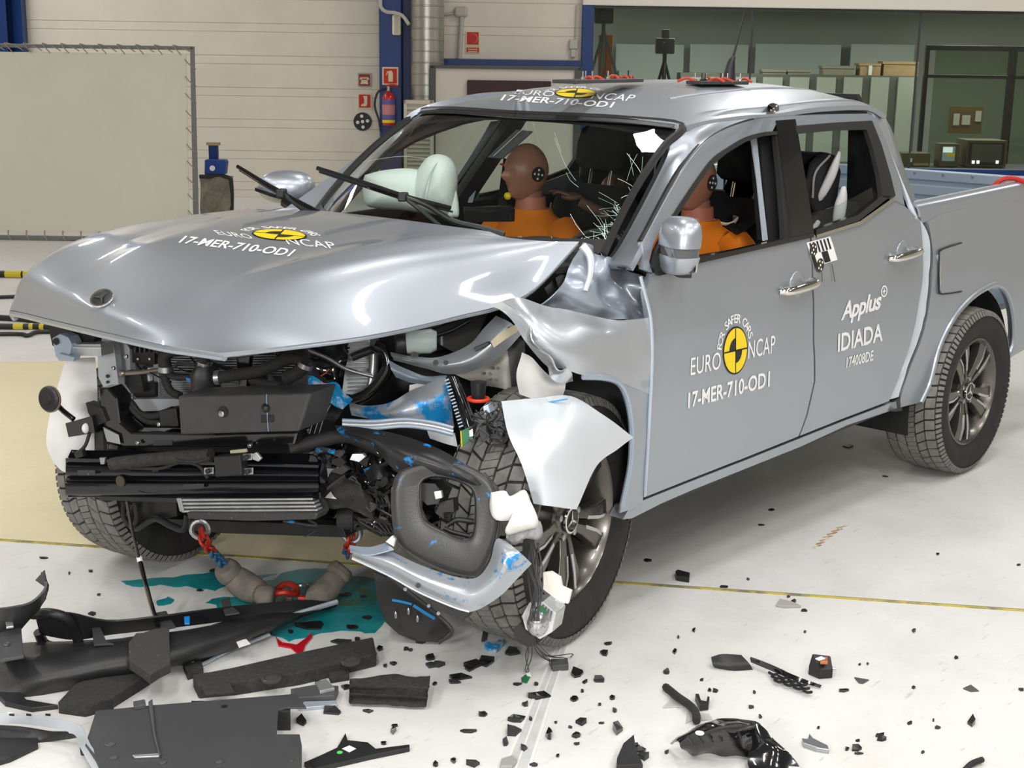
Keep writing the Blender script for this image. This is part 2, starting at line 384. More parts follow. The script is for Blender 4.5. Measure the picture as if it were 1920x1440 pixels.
# room behind: each at its own depth
def wbox(name, u0, v0, u1, v1, f, th, m, label=None, cat=None, group=None, parent=None, bevel=.004, tofloor=False):
    r0, za = wp(u0, v1, f); r1, zc = wp(u1, v0, f)
    if tofloor: za = 0.0
    b = MB(); rbox(b, r0, r1, f, f+th, za, zc); o = b.build(name, m, parent, 0, bevel=bevel)
    if label: tag(o, label, cat, group)
    return o
PARTG = mat('pale_partition', (.62, .72, .76), .35)
for i, (u0, u1) in enumerate(((1150, 1283), (1287, 1404), (1408, 1578), (1584, 1716))):
    p = wbox('partition_panel', u0, 84, u1, 260, 24.6, .04, PARTG, parent=bw)
hb = root('wall_cabinet', 'long row of pale grey cabinets behind the control room glass', 'cabinet', room(3, 23, 0))
for i in range(9):
    u0 = 1270+i*50; wbox('cabinet_door', u0+1, 145, u0+48, 330, 22.4, .05, CABM, parent=hb)
wbox('cabinet_body', 1268, 143, 1722, 330, 22.46, .5, CABD, parent=hb)
CARD = mat('cardboard', (.42, .30, .17), .8, noise=.1); CARDG = mat('grey_archive_box', (.28, .27, .22), .8)
for u0, v0, u1, v1, m, lab in ((1430, 131, 1474, 143, CARDG, 'flat grey archive box, leftmost on the control room cabinets'), (1477, 131, 1520, 143, CARDG, 'flat grey archive box, second from left on the control room cabinets'), (1543, 124, 1602, 143, CARDG, 'wide grey-brown box in the middle of the control room cabinets'), (1612, 119, 1652, 143, CARD, 'brown cardboard box with a white label on the cabinets'), (1656, 116, 1722, 143, CARD, 'largest brown cardboard box, rightmost on the control room cabinets')):
    t = root('storage_box', lab, 'box', room(wp((u0+u1)/2, v1, 22.5)[0], 22.6, wp((u0+u1)/2, v1, 22.5)[1]), 'boxes on the control room cabinets')
    wbox('box_body', u0, v0+3, u1, v1, 22.5, .3, m, parent=t); wbox('box_lid', u0-1, v0, u1+1, v0+4, 22.48, .34, m, parent=t)
    if '119' in str(v0): wbox('paper_label', 1628, 123, 1636, 141, 22.47, .01, WHITE, parent=t)
LAMPM = mat('luminaire_diffuser', (.8, .8, .75), .5, emit=((1, .98, .9), .9))
for i, (u0, v0, u1, v1) in enumerate(((1165, 67, 1250, 73), (1175, 78, 1260, 83), (1345, 67, 1425, 73), (1352, 79, 1430, 84), (1520, 67, 1605, 73), (1515, 79, 1590, 84), (1700, 66, 1785, 72), (1680, 79, 1760, 83))):
    f = 21.3 if i % 2 == 0 else 23.3; r0, r1 = wp(u0, 70, f)[0], wp(u1, 70, f)[0]
    o = root('ceiling_luminaire', 'flat ceiling light in the control room, '+('front', 'rear')[i % 2]+' row, '+('leftmost', 'second from left', 'third from left', 'rightmost')[i//2], 'lamp', room((r0+r1)/2, f, 2.62), 'control room ceiling lights')
    b = MB(); rbox(b, r0, r1, f-.25, f+.25, 2.585, 2.62); b.build('housing', DARKG, o, 0, bevel=.003)
    b = MB(); rbox(b, r0+.03, r1-.03, f-.22, f+.22, 2.578, 2.586); b.build('diffuser', LAMPM, o, 0)
for r, f in ((3, 21), (7, 21)):
    l = bpy.data.lights.new('control_room_lamp', 'AREA'); l.size = 2; l.energy = 80; l.color = (1, .98, .92); o = bpy.data.objects.new('control_room_lamp', l); COL.objects.link(o); o.location = room(r, f, 2.55)
# dark framed glazed door
dr = root('glazed_partition_door', 'black framed glazed door at the right of the control room', 'door', room(6.5, 21.6, 0))
wbox('door_frame', 1726, 88, 1737, 318, 21.5, .08, GLOSSB, parent=dr, tofloor=True); wbox('door_frame', 1737, 88, 1990, 94, 21.5, .08, GLOSSB, parent=dr); wbox('door_frame', 1888, 94, 1894, 318, 21.5, .06, GLOSSB, parent=dr); wbox('door_frame', 1737, 143, 1990, 146, 21.5, .06, GLOSSB, parent=dr)
wbox('door_glass', 1737, 94, 1990, 318, 21.53, .02, glass('door_glass', (.7, .75, .68), .15), parent=dr)
# equipment on the desk below the window
SCR = mat('monitor_screen', (.02, .02, .02), .2, emit=((.35, .5, .55), .35)); KH = mat('khaki_case', (.10, .09, .04), .6)
dk = root('control_desk', 'dark control desk running below the control room window', 'desk', room(6, 19, 0))
r0, zc = wp(1690, 312, 18.9); zc -= .012; b = MB(); rbox(b, r0-2.5, RW1-.6, 18.9, 19.8, zc-.06, zc); b.build('desk_top', DARKG, dk, 0, bevel=.005)
for r in (r0-2.4, r0+.5, r0+3.5): b = MB(); rbox(b, r, r+.06, 19, 19.7, 0, zc-.06); b.build('leg', DARKG, dk, 0)
mo = root('monitor', 'small control room monitor with a bright white and yellow screen', 'monitor', room(wp(1779, 312, 19.1)[0], 19.2, zc))
wbox('monitor_case', 1760, 270, 1800, 312, 19.1, .25, KH, parent=mo); wbox('monitor_screen', 1766, 275, 1792, 302, 19.09, .01, SCR, parent=mo); wbox('screen_picture', 1768, 276, 1787, 286, 19.08, .01, mat('bright_picture', (.5, .5, .5), .4, emit=((.8, .95, 1), .7)), parent=mo); wbox('screen_picture', 1774, 288, 1791, 294, 19.08, .01, YEL, parent=mo)
mo = root('crt_monitor', 'bulky dark monitor at the right end of the control desk', 'monitor', room(wp(1850, 312, 19.1)[0], 19.3, zc))
wbox('monitor_case', 1810, 264, 1890, 312, 19.1, .5, KH, parent=mo); wbox('bezel', 1815, 268, 1885, 308, 19.08, .02, BLACKP, parent=mo); wbox('monitor_screen', 1820, 271, 1880, 304, 19.07, .01, mat('dark_screen', (.09, .09, .075), .15), parent=mo)
for u in (1822, 1831, 1867): wbox('indicator', u, 301, u+6, 307, 19.05, .01, mat('pilot_light', (.9, .95, 1), .4, emit=((1, 1, 1), 1.2)), parent=mo)
mo = root('rack_unit', 'low dark equipment case beside the bright monitor', 'equipment', room(wp(1715, 312, 19.1)[0], 19.2, zc))
wbox('case_body', 1690, 288, 1745, 312, 19.1, .4, KH, parent=mo); wbox('white_key', 1703, 297, 1711, 304, 19.08, .02, WHITE, parent=mo); wbox('wood_strip', 1713, 306, 1741, 311, 19.08, .02, CARD, parent=mo)
nb = root('notice_board', 'dark notice board with pinned papers behind the control room glass', 'board', room(wp(1810, 225, 21.4)[0], 21.45, wp(1810, 225, 21.4)[1]))
wbox('board', 1778, 200, 1844, 250, 21.4, .03, mat('dark_board', (.08, .06, .02), .7), parent=nb)
for q in ((1787, 213, 1800, 235), (1803, 216, 1820, 234), (1828, 208, 1841, 228)): wbox('pinned_paper', *q, 21.38, .01, mat('dull_paper', (.32, .33, .30), .8), parent=nb, bevel=0)
def tripod(name, label, cat, u, vh, vb, f, spread, m, headm):
    r, zh = wp(u, vh, f); zb2 = .0; o = root(name, label, cat, room(r, f, 0))
    for k in range(3):
        a = 2*math.pi*k/3+.3; b = MB(); b.tube([room(r, f, zh), room(r+spread*math.cos(a), f+spread*math.sin(a), 0)], .022, 6); b.build('leg', m, o)
    b = MB(); b.tube([room(r, f, zh-.5), room(r, f, zh+.08)], .03, 8); b.build('centre_column', m, o)
    b = MB(); rbox(b, r-.13, r+.13, f-.1, f+.12, zh+.08, zh+.30); b.build('camera_body', headm, o, 0, bevel=.02)
    b = MB(); b.lathe([(.05, 0), (.06, .02), (.06, .16)], room(r, f-.1, zh+.19), -Vector(EF), 16); b.build('lens', headm, o)
    b = MB(); rbox(b, r-.05, r+.05, f-.05, f+.08, zh+.30, zh+.42); b.build('viewfinder', headm, o, 0, bevel=.01); return o
tripod('camera_tripod', 'dark film camera on a tripod behind the control room glass', 'camera', 1246, 112, 300, 20.5, .55, BLACKP, DARKG)
tripod('reflected_tripod', 'reflection of a tall grey tripod, built solid beside the blue window post', 'tripod', 1132, 56, 300, 19.6, .75, mat('tripod_grey', (.12, .14, .14), .5), DARKG)  # what looks like a reflection in the window, modelled as a solid tripod
o = wbox('orange_panel', 1116, 66, 1149, 320, 20.6, .05, mat('orange_board', (.34, .11, .035), .7), 'upright orange-brown board behind the tall reflected tripod', 'board', tofloor=True)
wbox('board_strip', 1131, 70, 1137, 320, 20.58, .02, mat('rust_strip', (.28, .04, .01), .6), parent=o)
# ---- steel columns, duct, rail
def ibeam(name, r0, r1, m, z1=HC):
    b = MB(); rbox(b, r0, r1, FW-.42, FW-.39, 0, z1); rbox(b, r0, r1, FW-.13, FW-.10, 0, z1); rbox(b, (r0+r1)/2+.04, (r0+r1)/2+.06, FW-.39, FW-.13, 0, z1); rbox(b, r1-.0, r1+.12, FW-.2, FW-.03, 0, z1)
    return structure(b.build(name, m, None, 0, bevel=.003))
ra, rb_ = wp(711, 100, FW-.42)[0], wp(752, 100, FW-.42)[0]
ibeam('column_1', ra, rb_, BLUE); ra2 = wp(-30, 50, FW-.42)[0]; ibeam('column_2', ra2, wp(12, 50, FW-.42)[0], BLUE)
b = MB(); r0 = wp(833, 115)[0]; rbox(b, r0-.3, rl+.02, FW-.1, FW, wp(960, 120)[1]-.02, wp(960, 112)[1]); structure(b.build('beam_1', BLUE, None, 0, bevel=.004))
rc_, rr = wp(801, 100, FW-.5)[0], (wp(833, 100, FW-.5)[0]-wp(770, 100, FW-.5)[0])/2
b = MB(); prof = []
zq = 0.0
while zq < HC-.05:
    prof += [(rr, zq), (rr, zq+.115), (rr+.006, zq+.12), (rr+.006, zq+.128)]; zq += .133
b.lathe(prof, room(rc_, FW-.5, 0), (0, 0, 1), 40)
tag(b.build('ventilation_duct', mat('galvanised', (.42, .42, .38), .32, .85, noise=.12, scale=3)), 'vertical ribbed galvanised duct beside the blue column', 'duct')
# conduits and boxes
PVC = mat('grey_pvc', (.50, .48, .43), .5)
jb = root('junction_box', 'round-cornered grey junction box with conduits beside the duct', 'junction box', WALL(864, 22))
r0, z0 = wp(852, 32); r1, z1 = wp(877, 13); b = MB(); rbox(b, r0, r1, FW-.08, FW-.002, z0, z1); b.build('box', PVC, jb, 0, bevel=.03)
b = MB(); b.tube([WALL(866, 30, FW-.035), WALL(861, 110, FW-.035)], .03, 8); b.build('conduit', PVC, jb); b = MB(); b.tube([WALL(834, 27, FW-.03), WALL(853, 25, FW-.03)], .016, 8); b.build('conduit', PVC, jb)
jb = root('socket_box', 'pale socket box with a thin conduit left of the window', 'socket box', WALL(1075, 84))
r0, z0 = wp(1067, 92); r1, z1 = wp(1083, 74); b = MB(); rbox(b, r0, r1, FW-.07, FW, z0, z1); b.build('box', PVC, jb, 0, bevel=.012)
b = MB(); b.tube([WALL(1081, 10, FW-.02), WALL(1079, 75, FW-.02)], .01, 6); b.build('conduit', PVC, jb); b = MB(); rbox(b, r0+.02, r1-.02, FW-.06, FW, z0-.1, z0); b.build('plug', PVC, jb, 0, bevel=.01)
b = MB(); b.tube([WALL(714, -10, FW-.56), WALL(714, 12, FW-.56), WALL(724, 22, FW-.56), WALL(740, 24, FW-.56), WALL(755, 30, FW-.56), WALL(767, 46, FW-.6)], .022, 8); tag(b.build('flexible_conduit', PVC), 'pale flexible conduit looping over the blue column', 'conduit')
wl = root('bulkhead_lamp', 'small upright lamp fixed on the blue column', 'lamp', WALL(744, 45, FW-.44))
r0, z0 = wp(736, 66, FW-.43); r1, z1 = wp(752, 28, FW-.43); b = MB(); rbox(b, r0, r1, FW-.5, FW-.42, z0, z1); b.build('diffuser', mat('lamp_cover', (.75, .68, .52), .35), wl, 0, bevel=.02); b = MB(); rbox(b, r0+.03, r1-.03, FW-.508, FW-.5, z0+.02, z1-.02); b.build('rib', mat('lamp_rib', (.5, .47, .4), .5), wl, 0)
# ---- safety signs
RED = mat('sign_red', (.55, .015, .01), .5); CRM = mat('sign_cream', (.72, .64, .42), .5); DRED = mat('sign_dark_red', (.30, .02, .02), .5)
def sign(name, label, u0, v0, u1, v1, f, m, border, sym=None):
    s = root(name, label, 'sign', WALL((u0+u1)/2, v1, f)); r0, z0 = wp(u0, v1, f); r1, z1 = wp(u1, v0, f)
    b = MB(); rbox(b, r0, r1, f-.012, f, z0, z1); b.build('plate', border, s, 0)
    e = (r1-r0)*.09; b = MB(); rbox(b, r0+e, r1-e, f-.016, f-.012, z0+e, z1-e); b.build('field', m, s, 0)
    if sym: sym(s, (r0+r1)/2, (z0+z1)/2, (r1-r0), f-.016)
    return s
def poly_sym(pts, m):
    def fn(s, rc, zc, w, f):
        b = MB()
        for P in pts: b.prism([room(rc+x*w, f, zc+y*w) for x, y in P], -Vector(EF)*.003)
        b.build('pictogram', m, s, 0)
    return fn
circ = lambda cx, cy, r, n=20: [(cx+r*math.cos(2*math.pi*i/n), cy+r*math.sin(2*math.pi*i/n)) for i in range(n)]
sign('extinguisher_sign', 'red square sign with a cream extinguisher on the blue column', 717, 126, 747, 159, FW-.42, RED, CRM, poly_sym([[(-.12, -.34), (.16, -.34), (.16, .2), (.08, .32), (-.04, .32), (-.12, .2)], [(-.04, .3), (-.2, .28), (-.26, .05), (-.2, .05), (-.16, .22), (-.04, .24)]], CRM))
sign('telephone_sign', 'dark red sign with a cream telephone on the panelled wall', 671, 137, 696, 163, FW, DRED, mat('sign_grey', (.45, .40, .36), .5), poly_sym([[(-.3, -.3), (.3, -.3), (.22, .02), (-.22, .02)], [(-.36, .02), (-.22, .02), (-.18, .1), (.18, .1), (.22, .02), (.36, .02), (.3, .2), (-.3, .2)]], CRM))
sign('hose_sign', 'red square sign with a cream boot-shaped pictogram below the telephone sign', 671, 175, 697, 204, FW, RED, CRM, poly_sym([[(-.1, .36), (.2, .36), (.18, -.2), (.12, -.36), (-.26, -.36), (-.26, -.25), (-.04, -.15), (-.04, .1)]], CRM))
s = sign('alarm_sign', 'red sign with a white ring and a red caption strip above the blue rail', 873, 58, 900, 86, FW, RED, CRM, poly_sym([circ(0, 0, .34)], CRM))
b = MB(); b.prism([room(x, FW-.02, zc) for x, zc in [(wp(886, 72)[0]+.085*math.cos(2*math.pi*i/20)*.7, wp(886, 72)[1]+.085*math.sin(2*math.pi*i/20)*.7) for i in range(20)]], -Vector(EF)*.003); b.build('ring_core', RED, s, 0)
r0, z0 = wp(873, 100); r1, z1 = wp(900, 88); b = MB(); rbox(b, r0, r1, FW-.012, FW, z0, z1); b.build('caption_plate', CRM, s, 0); b = MB(); rbox(b, r0+.012, r1-.012, FW-.016, FW-.012, z0+.012, z1-.008); b.build('caption_field', RED, s, 0)
for k in range(2): b = MB(); rbox(b, r0+.03, r1-.03, FW-.018, FW-.016, z0+.02+.025*k, z0+.03+.025*k); b.build('caption_line', CRM, s, 0)
mk = root('target_marker', 'round black marker with five white dots on the panelled wall', 'marker', WALL(680, 244))
rc2, zc2 = wp(680, 228); b = MB(); b.lathe([(.115, 0), (.115, .012)], room(rc2, FW, zc2), -Vector(EF), 32); b.build('disc', BLK, mk)
for x, y in ((0, 0), (.062, .01), (-.062, -.01), (-.01, .068), (.005, -.068)): b = MB(); b.lathe([(.021, 0), (.021, .003)], room(rc2+x, FW-.012, zc2+y), -Vector(EF), 16); b.build('dot', WHITE, mk)
ex = root('fire_extinguisher', 'red fire extinguisher with a blue and white label on the blue column', 'fire extinguisher', WALL(729, 238, FW-.55))
rE, zE = wp(729, 235, FW-.52); zT = wp(729, 170, FW-.52)[1]; h = zT-zE
b = MB(); b.lathe([(.0, 0), (.07, .0), (.078, .02), (.078, h*.78), (.06, h*.9), (.025, h*.97), (.025, h)], room(rE, FW-.53, zE), (0, 0, 1), 28); b.build('cylinder', mat('extinguisher_red', (.50, .012, .01), .25, coat=.5), ex)
for z0, z1, m in ((.08, .16, YEL), (.17, .30, mat('label_blue', (.10, .12, .35), .5)), (.31, .60, mat('label_pink', (.55, .22, .22), .5)), (.61, .74, mat('label_blue', (.1, .12, .35), .5))): b = MB(); b.lathe([(.0795, 0), (.0795, h*(z1-z0))], room(rE, FW-.53, zE+h*z0), (0, 0, 1), 28); b.build('label_band', m, ex)
b = MB(); b.tube([room(rE, FW-.53, zT), room(rE, FW-.53, zT+.05)], .022, 10); b.build('valve', CHROME, ex); b = MB(); b.tube([room(rE-.02, FW-.55, zT+.06), room(rE+.06, FW-.6, zT+.07), room(rE+.12, FW-.62, zT+.06)], .013, 6); b.build('lever', RED, ex)
b = MB(); b.tube([room(rE-.03, FW-.53, zT+.03), room(rE-.13, FW-.53, zT-.02), room(rE-.17, FW-.53, zT-.18), room(rE-.12, FW-.53, zT-.36), room(rE-.1, FW-.53, zT-.5)], .014, 8); b.build('hose', BLACKP, ex)
# louvre cabinet and framed panel on the wall
lv = root('louvre_cabinet', 'cream louvred cabinet beside the foot of the duct', 'cabinet', room(wp(785, 190, FW-1.15)[0], FW-.7, 0))
r0, z1 = wp(757, 188, FW-1.15); r1 = wp(812, 188, FW-1.15)[0]; LVM = mat('louvre_cream', (.55, .51, .42), .6)
b = MB(); rbox(b, r0, r1, FW-1.11, FW-.97, 0, z1); b.build('body', WALLD, lv, 0)
for a in ((r0, r0+.035), (r1-.035, r1)): b = MB(); rbox(b, *a, FW-1.15, FW-1.11, 0, z1); b.build('frame', LVM, lv, 0)
b = MB(); rbox(b, r0, r1, FW-1.15, FW-1.11, z1-.04, z1); b.build('frame', LVM, lv, 0)
for i in range(24):
    zc = z1-.07-i*.05
    if zc < .1: break
    b = MB(); b.prism([room(r0+.035, FW-1.12, zc), room(r0+.035, FW-1.15, zc-.03), room(r0+.035, FW-1.14, zc-.036), room(r0+.035, FW-1.11, zc-.006)], Vector(ER)*(r1-r0-.07)); b.build('slat', LVM, lv, 0)
wb = root('framed_panel', 'large cream panel with a dark grey frame behind the truck roof', 'panel', room(wp(950, 200, FW-.87)[0], FW-.85, 0))
r0, z1 = wp(806, 122, FW-.87); r1 = wp(1092, 122, FW-.87)[0]
b = MB(); rbox(b, r0+.06, r1-.06, FW-.86, FW-.83, .15, z1-.035); b.build('sheet', mat('panel_cream', (.62, .57, .50), .6), wb, 0)
for a in ((r0, r0+.07, 0, z1), (r1-.09, r1, 0, z1)): b = MB(); rbox(b, a[0], a[1], FW-.89, FW-.81, a[2], a[3]); b.build('frame_post', mat('frame_grey', (.07, .07, .065), .5), wb, 0, bevel=.006)
b = MB(); rbox(b, r0, r1, FW-.89, FW-.81, z1-.035, z1); b.build('frame_bar', MATS['frame_grey'], wb, 0); b = MB(); rbox(b, r0, r1, FW-.89, FW-.81, .1, .15); b.build('frame_bar', MATS['frame_grey'], wb, 0)
q0, zz1 = wp(876, 150, FW-.89); q1, zz0 = wp(1032, 215, FW-.89); b = MB(); rbox(b, q0, q1, FW-.91, FW-.86, zz0, zz1); b.build('dark_insert', mat('maroon_insert', (.03, .006, .006), .5), wb, 0, bevel=.01)
# ---- laced projection screen
pS = Z(180, 452); FS = float((np.array(pS)-CAMP) @ EF)
sc_ = root('laced_screen', 'large white sheet laced into a grey tubular frame', 'screen', room(wp(150, 452, FS)[0], FS, 0))
FRM = mat('screen_frame_grey', (.17, .175, .165), .5); SHT = mat('screen_sheet', (.70, .665, .56), .7, noise=.03, scale=2, bump=.05, bscale=2); CORD = mat('lacing_cord', (.33, .28, .20), .8)
rR, zT = wp(364, 87, FS); zB = .03; rL = rR-3.6
def bar(name, r0, r1, z0, z1, parent, m, th=.05): b = MB(); rbox(b, r0, r1, FS-th/2, FS+th/2, z0, z1); return b.build(name, m, parent, 0, bevel=.008)
rRb = wp(371, 440, FS)[0]
bar('frame_top', rL, rR, zT-.035, zT, sc_, FRM); bar('frame_bottom', rL, rRb, 0.0, .045, sc_, FRM)
b = MB(); b.prism([room(rR-.035, FS-.025, zT), room(rR, FS-.025, zT), room(rRb+.01, FS-.025, 0), room(rRb-.04, FS-.025, 0)], Vector(EF)*.05); b.build('frame_side', FRM, sc_, 0, bevel=.006)
b = MB(); b.prism([room(rL, FS-.01, zT-.075), room(rR-.075, FS-.01, zT-.075), room(rRb-.08, FS-.01, .075), room(rL, FS-.01, .075)], Vector(EF)*.008); b.build('sheet', SHT, sc_, 0)
for i in range(20):
    r = rR-.12-i*.177
    b = MB(); b.tube([room(r, FS-.03, zT-.08), room(r-.06, FS-.035, zT-.01), room(r-.07, FS, zT+.008), room(r+.12-.07, FS-.03, zT-.03), room(r+.1, FS-.03, zT-.06)], .0055, 5, seg=3); b.build('lacing', CORD, sc_)
    b = MB(); b.tube([room(r+.02, FS-.03, .1), room(r+.02, FS-.035, .05), room(r+.04, FS-.03, .0)], .007, 5, seg=3); b.build('lacing', CORD, sc_)
for i in range(11):
    zc = zT-.12-i*(zT-.2)/10.5; rr_ = rR+(rRb-rR)*(zT-zc)/zT
    b = MB(); b.tube([room(rr_-.085, FS-.03, zc), room(rr_-.04, FS-.035, zc-.05), room(rr_+.01, FS, zc-.09)], .0055, 5, seg=3); b.build('lacing', CORD, sc_)
for r in (rRb-.03, rL+.5): b = MB(); rbox(b, r-.03, r+.03, FS-.3, FS+.3, 0, .03); b.build('foot', FRM, sc_, 0)
# padded block and blue crate beside the screen
pd = root('padded_block', 'grey quilted pad with black edges standing beside the screen', 'pad', room(wp(405, 400, 15.5)[0], 15.6, 0))
r0, z1 = wp(374, 331, 15.5); r1 = wp(432, 331, 15.5)[0]
rows = [[room(r0+(r1-r0)*i/4, 15.5+.03*math.sin(i*1.9+j*1.3), z1*(1-j/5)) for i in range(5)] for j in range(6)]
patch('quilt', rows, mat('quilt_grey', (.20, .19, .15), .35, .3, noise=.35, scale=7), pd, t=.12, nu=4, nv=4, vec=-Vector(EF))
b = MB(); b.tube([room(r1, 15.5, 0), room(r1+.01, 15.5, z1-.1), room(r1-.04, 15.5, z1), room(r0, 15.5, z1)], .022, 8); b.build('edge_binding', BLACKP, pd)
cr_ = root('blue_crate', 'blue box with a round white plug standing on the quilted pad', 'box', room(wp(403, 331, 15.6)[0], 15.6, z1))
r0, z0 = wp(383, 331, 15.52); r1, zc = wp(424, 300, 15.52); b = MB(); b.prism([room(r0, 15.52, z1+.02), room(r1-.02, 15.52, z1+.02), room(r1, 15.52, zc-.03), room(r1-.01, 15.52, zc), room(r0+.01, 15.52, zc)], Vector(EF)*.14); b.build('body', mat('crate_blue', (.01, .05, .26), .45), cr_, 0, bevel=.012)
b = MB(); b.lathe([(.03, 0), (.03, .012)], room((r0+r1)/2-.03, 15.52, (z1+zc)/2), -Vector(EF), 16); b.build('plug', WHITE, cr_)
cb = root('blue_upright', 'narrow blue upright behind the screen edge', 'post', room(wp(378, 400, 15.2)[0], 15.3, 0)); r0, zc = wp(372, 278, 15.2); b = MB(); rbox(b, r0, r0+.1, 15.7, 15.76, 0, zc); b.build('post', BLUE, cb, 0); b = MB(); rbox(b, r0-.02, r0+.12, 15.68, 15.78, zc, zc+.03); b.build('wooden_cap', CARD, cb, 0)
# cables on the hall floor
CABL = mat('cable_black', (.02, .02, .018), .5); TAPE = mat('yellow_tape', (.62, .50, .03), .5)
for lab, pts, rad, tapes in (('thick taped cable nearest the screen on the floor', [(-900, 500), (-300, 508), (20, 514), (60, 515), (140, 513), (330, 500)], .028, (.395, .44)), ('thin cable with yellow tape, second from the screen', [(-900, 570), (-300, 562), (0, 557), (60, 553), (160, 556), (400, 545)], .014, (.55,)), ('black cable with one yellow tape in the middle of the cables', [(-900, 585), (-300, 582), (10, 596), (60, 600), (120, 602), (220, 606), (420, 600)], .02, (.55,)), ('black cable with yellow tape bands, second from the truck', [(-900, 612), (-300, 606), (10, 612), (60, 612), (110, 614), (220, 618), (420, 612)], .02, (.35, .48, .56)), ('bare black cable lying nearest the truck', [(-900, 640), (-300, 634), (10, 626), (50, 629), (80, 622), (200, 626), (420, 620)], .014, ())):
    P = [Z(u, v, rad) for u, v in pts]; cbl = root('floor_cable', lab, 'cable', P[1]-Vector((0, 0, rad)), 'cables on the hall floor'); b = MB(); b.tube(P, rad, 8); b.build('sheath', CABL, cbl)
    cp = cr(P, 20)
    for q in tapes:
        i = int(q*(len(cp)-1)); b = MB(); b.tube([cp[i], cp[min(i+4, len(cp)-1)]], rad*1.12, 8); b.build('tape_band', TAPE, cbl)
# teal coolant spilled on the floor
TEAL = mat('coolant', (.005, .20, .235), .25, col2=(.03, .33, .34), scale=6, thr=(.35, .7), spec=.6)
TEAL2 = mat('coolant_olive', (.10, .13, .02), .3, col2=(.02, .24, .24), scale=7, thr=(.4, .6))
def puddle(px, label, m=TEAL, h=.002, name='coolant_puddle'):
    P = [Z(u, v) for u, v in px]; P2 = []
    from mathutils import noise as mn
    for p, q in zip(P, P[1:]+P[:1]):
        for k in range(4):
            x = p.lerp(q, k/4); P2.append(x+Vector((mn.noise(x*23), mn.noise(x*23+Vector((5, 5, 5))), 0))*.02)
    b = MB(); b.prism(P2, (0, 0, h)); return tag(b.build(name, m, None, 0), label, 'puddle', 'coolant on the floor')
puddle([(225, 1092), (270, 1086), (345, 1080), (420, 1070), (470, 1080), (520, 1076), (440, 1098), (400, 1108), (350, 1100), (300, 1098), (250, 1100)], 'long thin teal coolant puddle beside the chain')
puddle([(526, 1078), (564, 1066), (612, 1066), (660, 1080), (705, 1085), (730, 1110), (728, 1160), (700, 1188), (640, 1182), (590, 1192), (545, 1203), (512, 1192), (500, 1170), (440, 1150), (385, 1130), (400, 1122), (445, 1120), (435, 1104), (460, 1092), (500, 1090)], 'large teal coolant puddle under the crushed bumper corner')
puddle([(298, 1127), (310, 1119), (328, 1122), (322, 1133), (300, 1134)], 'small teal coolant spot left of the chain')
puddle([(640, 1108), (690, 1104), (712, 1120), (690, 1136), (650, 1140), (622, 1128)], 'olive-brown patch within the teal puddle', TEAL2, .003)
# ================================================================ TRUCK BODY
from mathutils.bvhtree import BVHTree
TRUCK = root('pickup_truck', 'silver double-cab pickup truck with its front left corner crushed', 'truck', (1.6, 0, 0))
def on_side(c): return Vector((c.x, -W(c.z), c.z))
def S(px): return [side(u, v) for u, v in px]
def sidepanel(name, px, m, t=.02, mirror=True, fn=on_side, step=.04, parent=TRUCK, off=0.0):
    f2 = (lambda c: fn(c)+Vector((0, -off, 0))) if off else fn
    o = sheet(name, S(px), m, parent, t, step, (0, 2), f2)
    if mirror: sheet(name, S(px), m, parent, t, step, (0, 2), f2, mirror=True)
    return o
LF = lambda pts, n=6: [(p.x, p.y) for p in cr([(u, v, 0) for u, v in pts], n)]   # smooth pixel curve
GAPLINE = LF([(1203, 456), (1212, 440), (1270, 334), (1313, 274), (1353, 245), (1407, 226), (1457, 219), (1557, 213), (1615, 212)], 4)
OPENF = LF([(1240, 424), (1256, 404), (1287, 357), (1327, 302), (1357, 279), (1393, 258), (1427, 248), (1453, 246)], 4)
# doors, lower skins
dF = sidepanel('front_door', [(1222, 513), (1240, 507), (1310, 489), (1410, 466), (1518, 441), (1522, 540), (1524, 640), (1526, 715), (1511, 780), (1497, 818), (1400, 857), (1300, 896), (1207, 933), (1212, 850), (1219, 720), (1222, 640), (1216, 590), (1210, 550)], PAINT)
dR = sidepanel('rear_door', [(1521, 441), (1607, 417), (1671, 374), (1690, 380), (1726, 416), (1730, 462), (1729, 533), (1717, 604), (1703, 658), (1681, 720), (1667, 752), (1580, 785), (1500, 817), (1514, 780), (1529, 715), (1527, 640), (1525, 540)], PAINT)
# door frames above the belt (painted), black pillars and seals
sidepanel('window_frame', GAPLINE[:-4]+[(1492, 217), (1492, 226), (1455, 229)]+OPENF[::-1][1:]+[(1222, 460), (1215, 490), (1222, 512), (1205, 505)], PAINT, parent=dF, off=.004)
sidepanel('window_frame', [(1492, 217), (1557, 214), (1625, 213), (1640, 220), (1650, 240), (1668, 290), (1685, 340), (1695, 385), (1672, 374), (1675, 360), (1665, 325), (1650, 272), (1632, 229), (1557, 232), (1488, 238)], PAINT, parent=dR, off=.004)
sidepanel('pillar_trim', [(1452, 226), (1489, 223), (1524, 441), (1482, 449)], GLOSSB, parent=dF, off=.006)
sidepanel('window_seal', OPENF+[(1455, 252), (1427, 255), (1394, 266), (1360, 287), (1331, 310), (1293, 364), (1264, 408), (1250, 426)], BLACKP, parent=dF, off=.008)
sidepanel('window_seal', [(1453, 246), (1466, 246), (1483, 447), (1470, 452), (1462, 330)], BLACKP, parent=dF, off=.002)
sidepanel('belt_moulding', [(1244, 500), (1310, 482), (1410, 460), (1520, 436), (1521, 444), (1410, 469), (1310, 492), (1246, 511)], GLOSSB, parent=dF, off=.012)
sidepanel('window_seal', [(1488, 236), (1557, 230), (1632, 226), (1650, 271), (1667, 329), (1676, 366), (1668, 374), (1651, 368), (1646, 330), (1634, 280), (1622, 243), (1557, 245), (1492, 251)], BLACKP, parent=dR, off=.008)
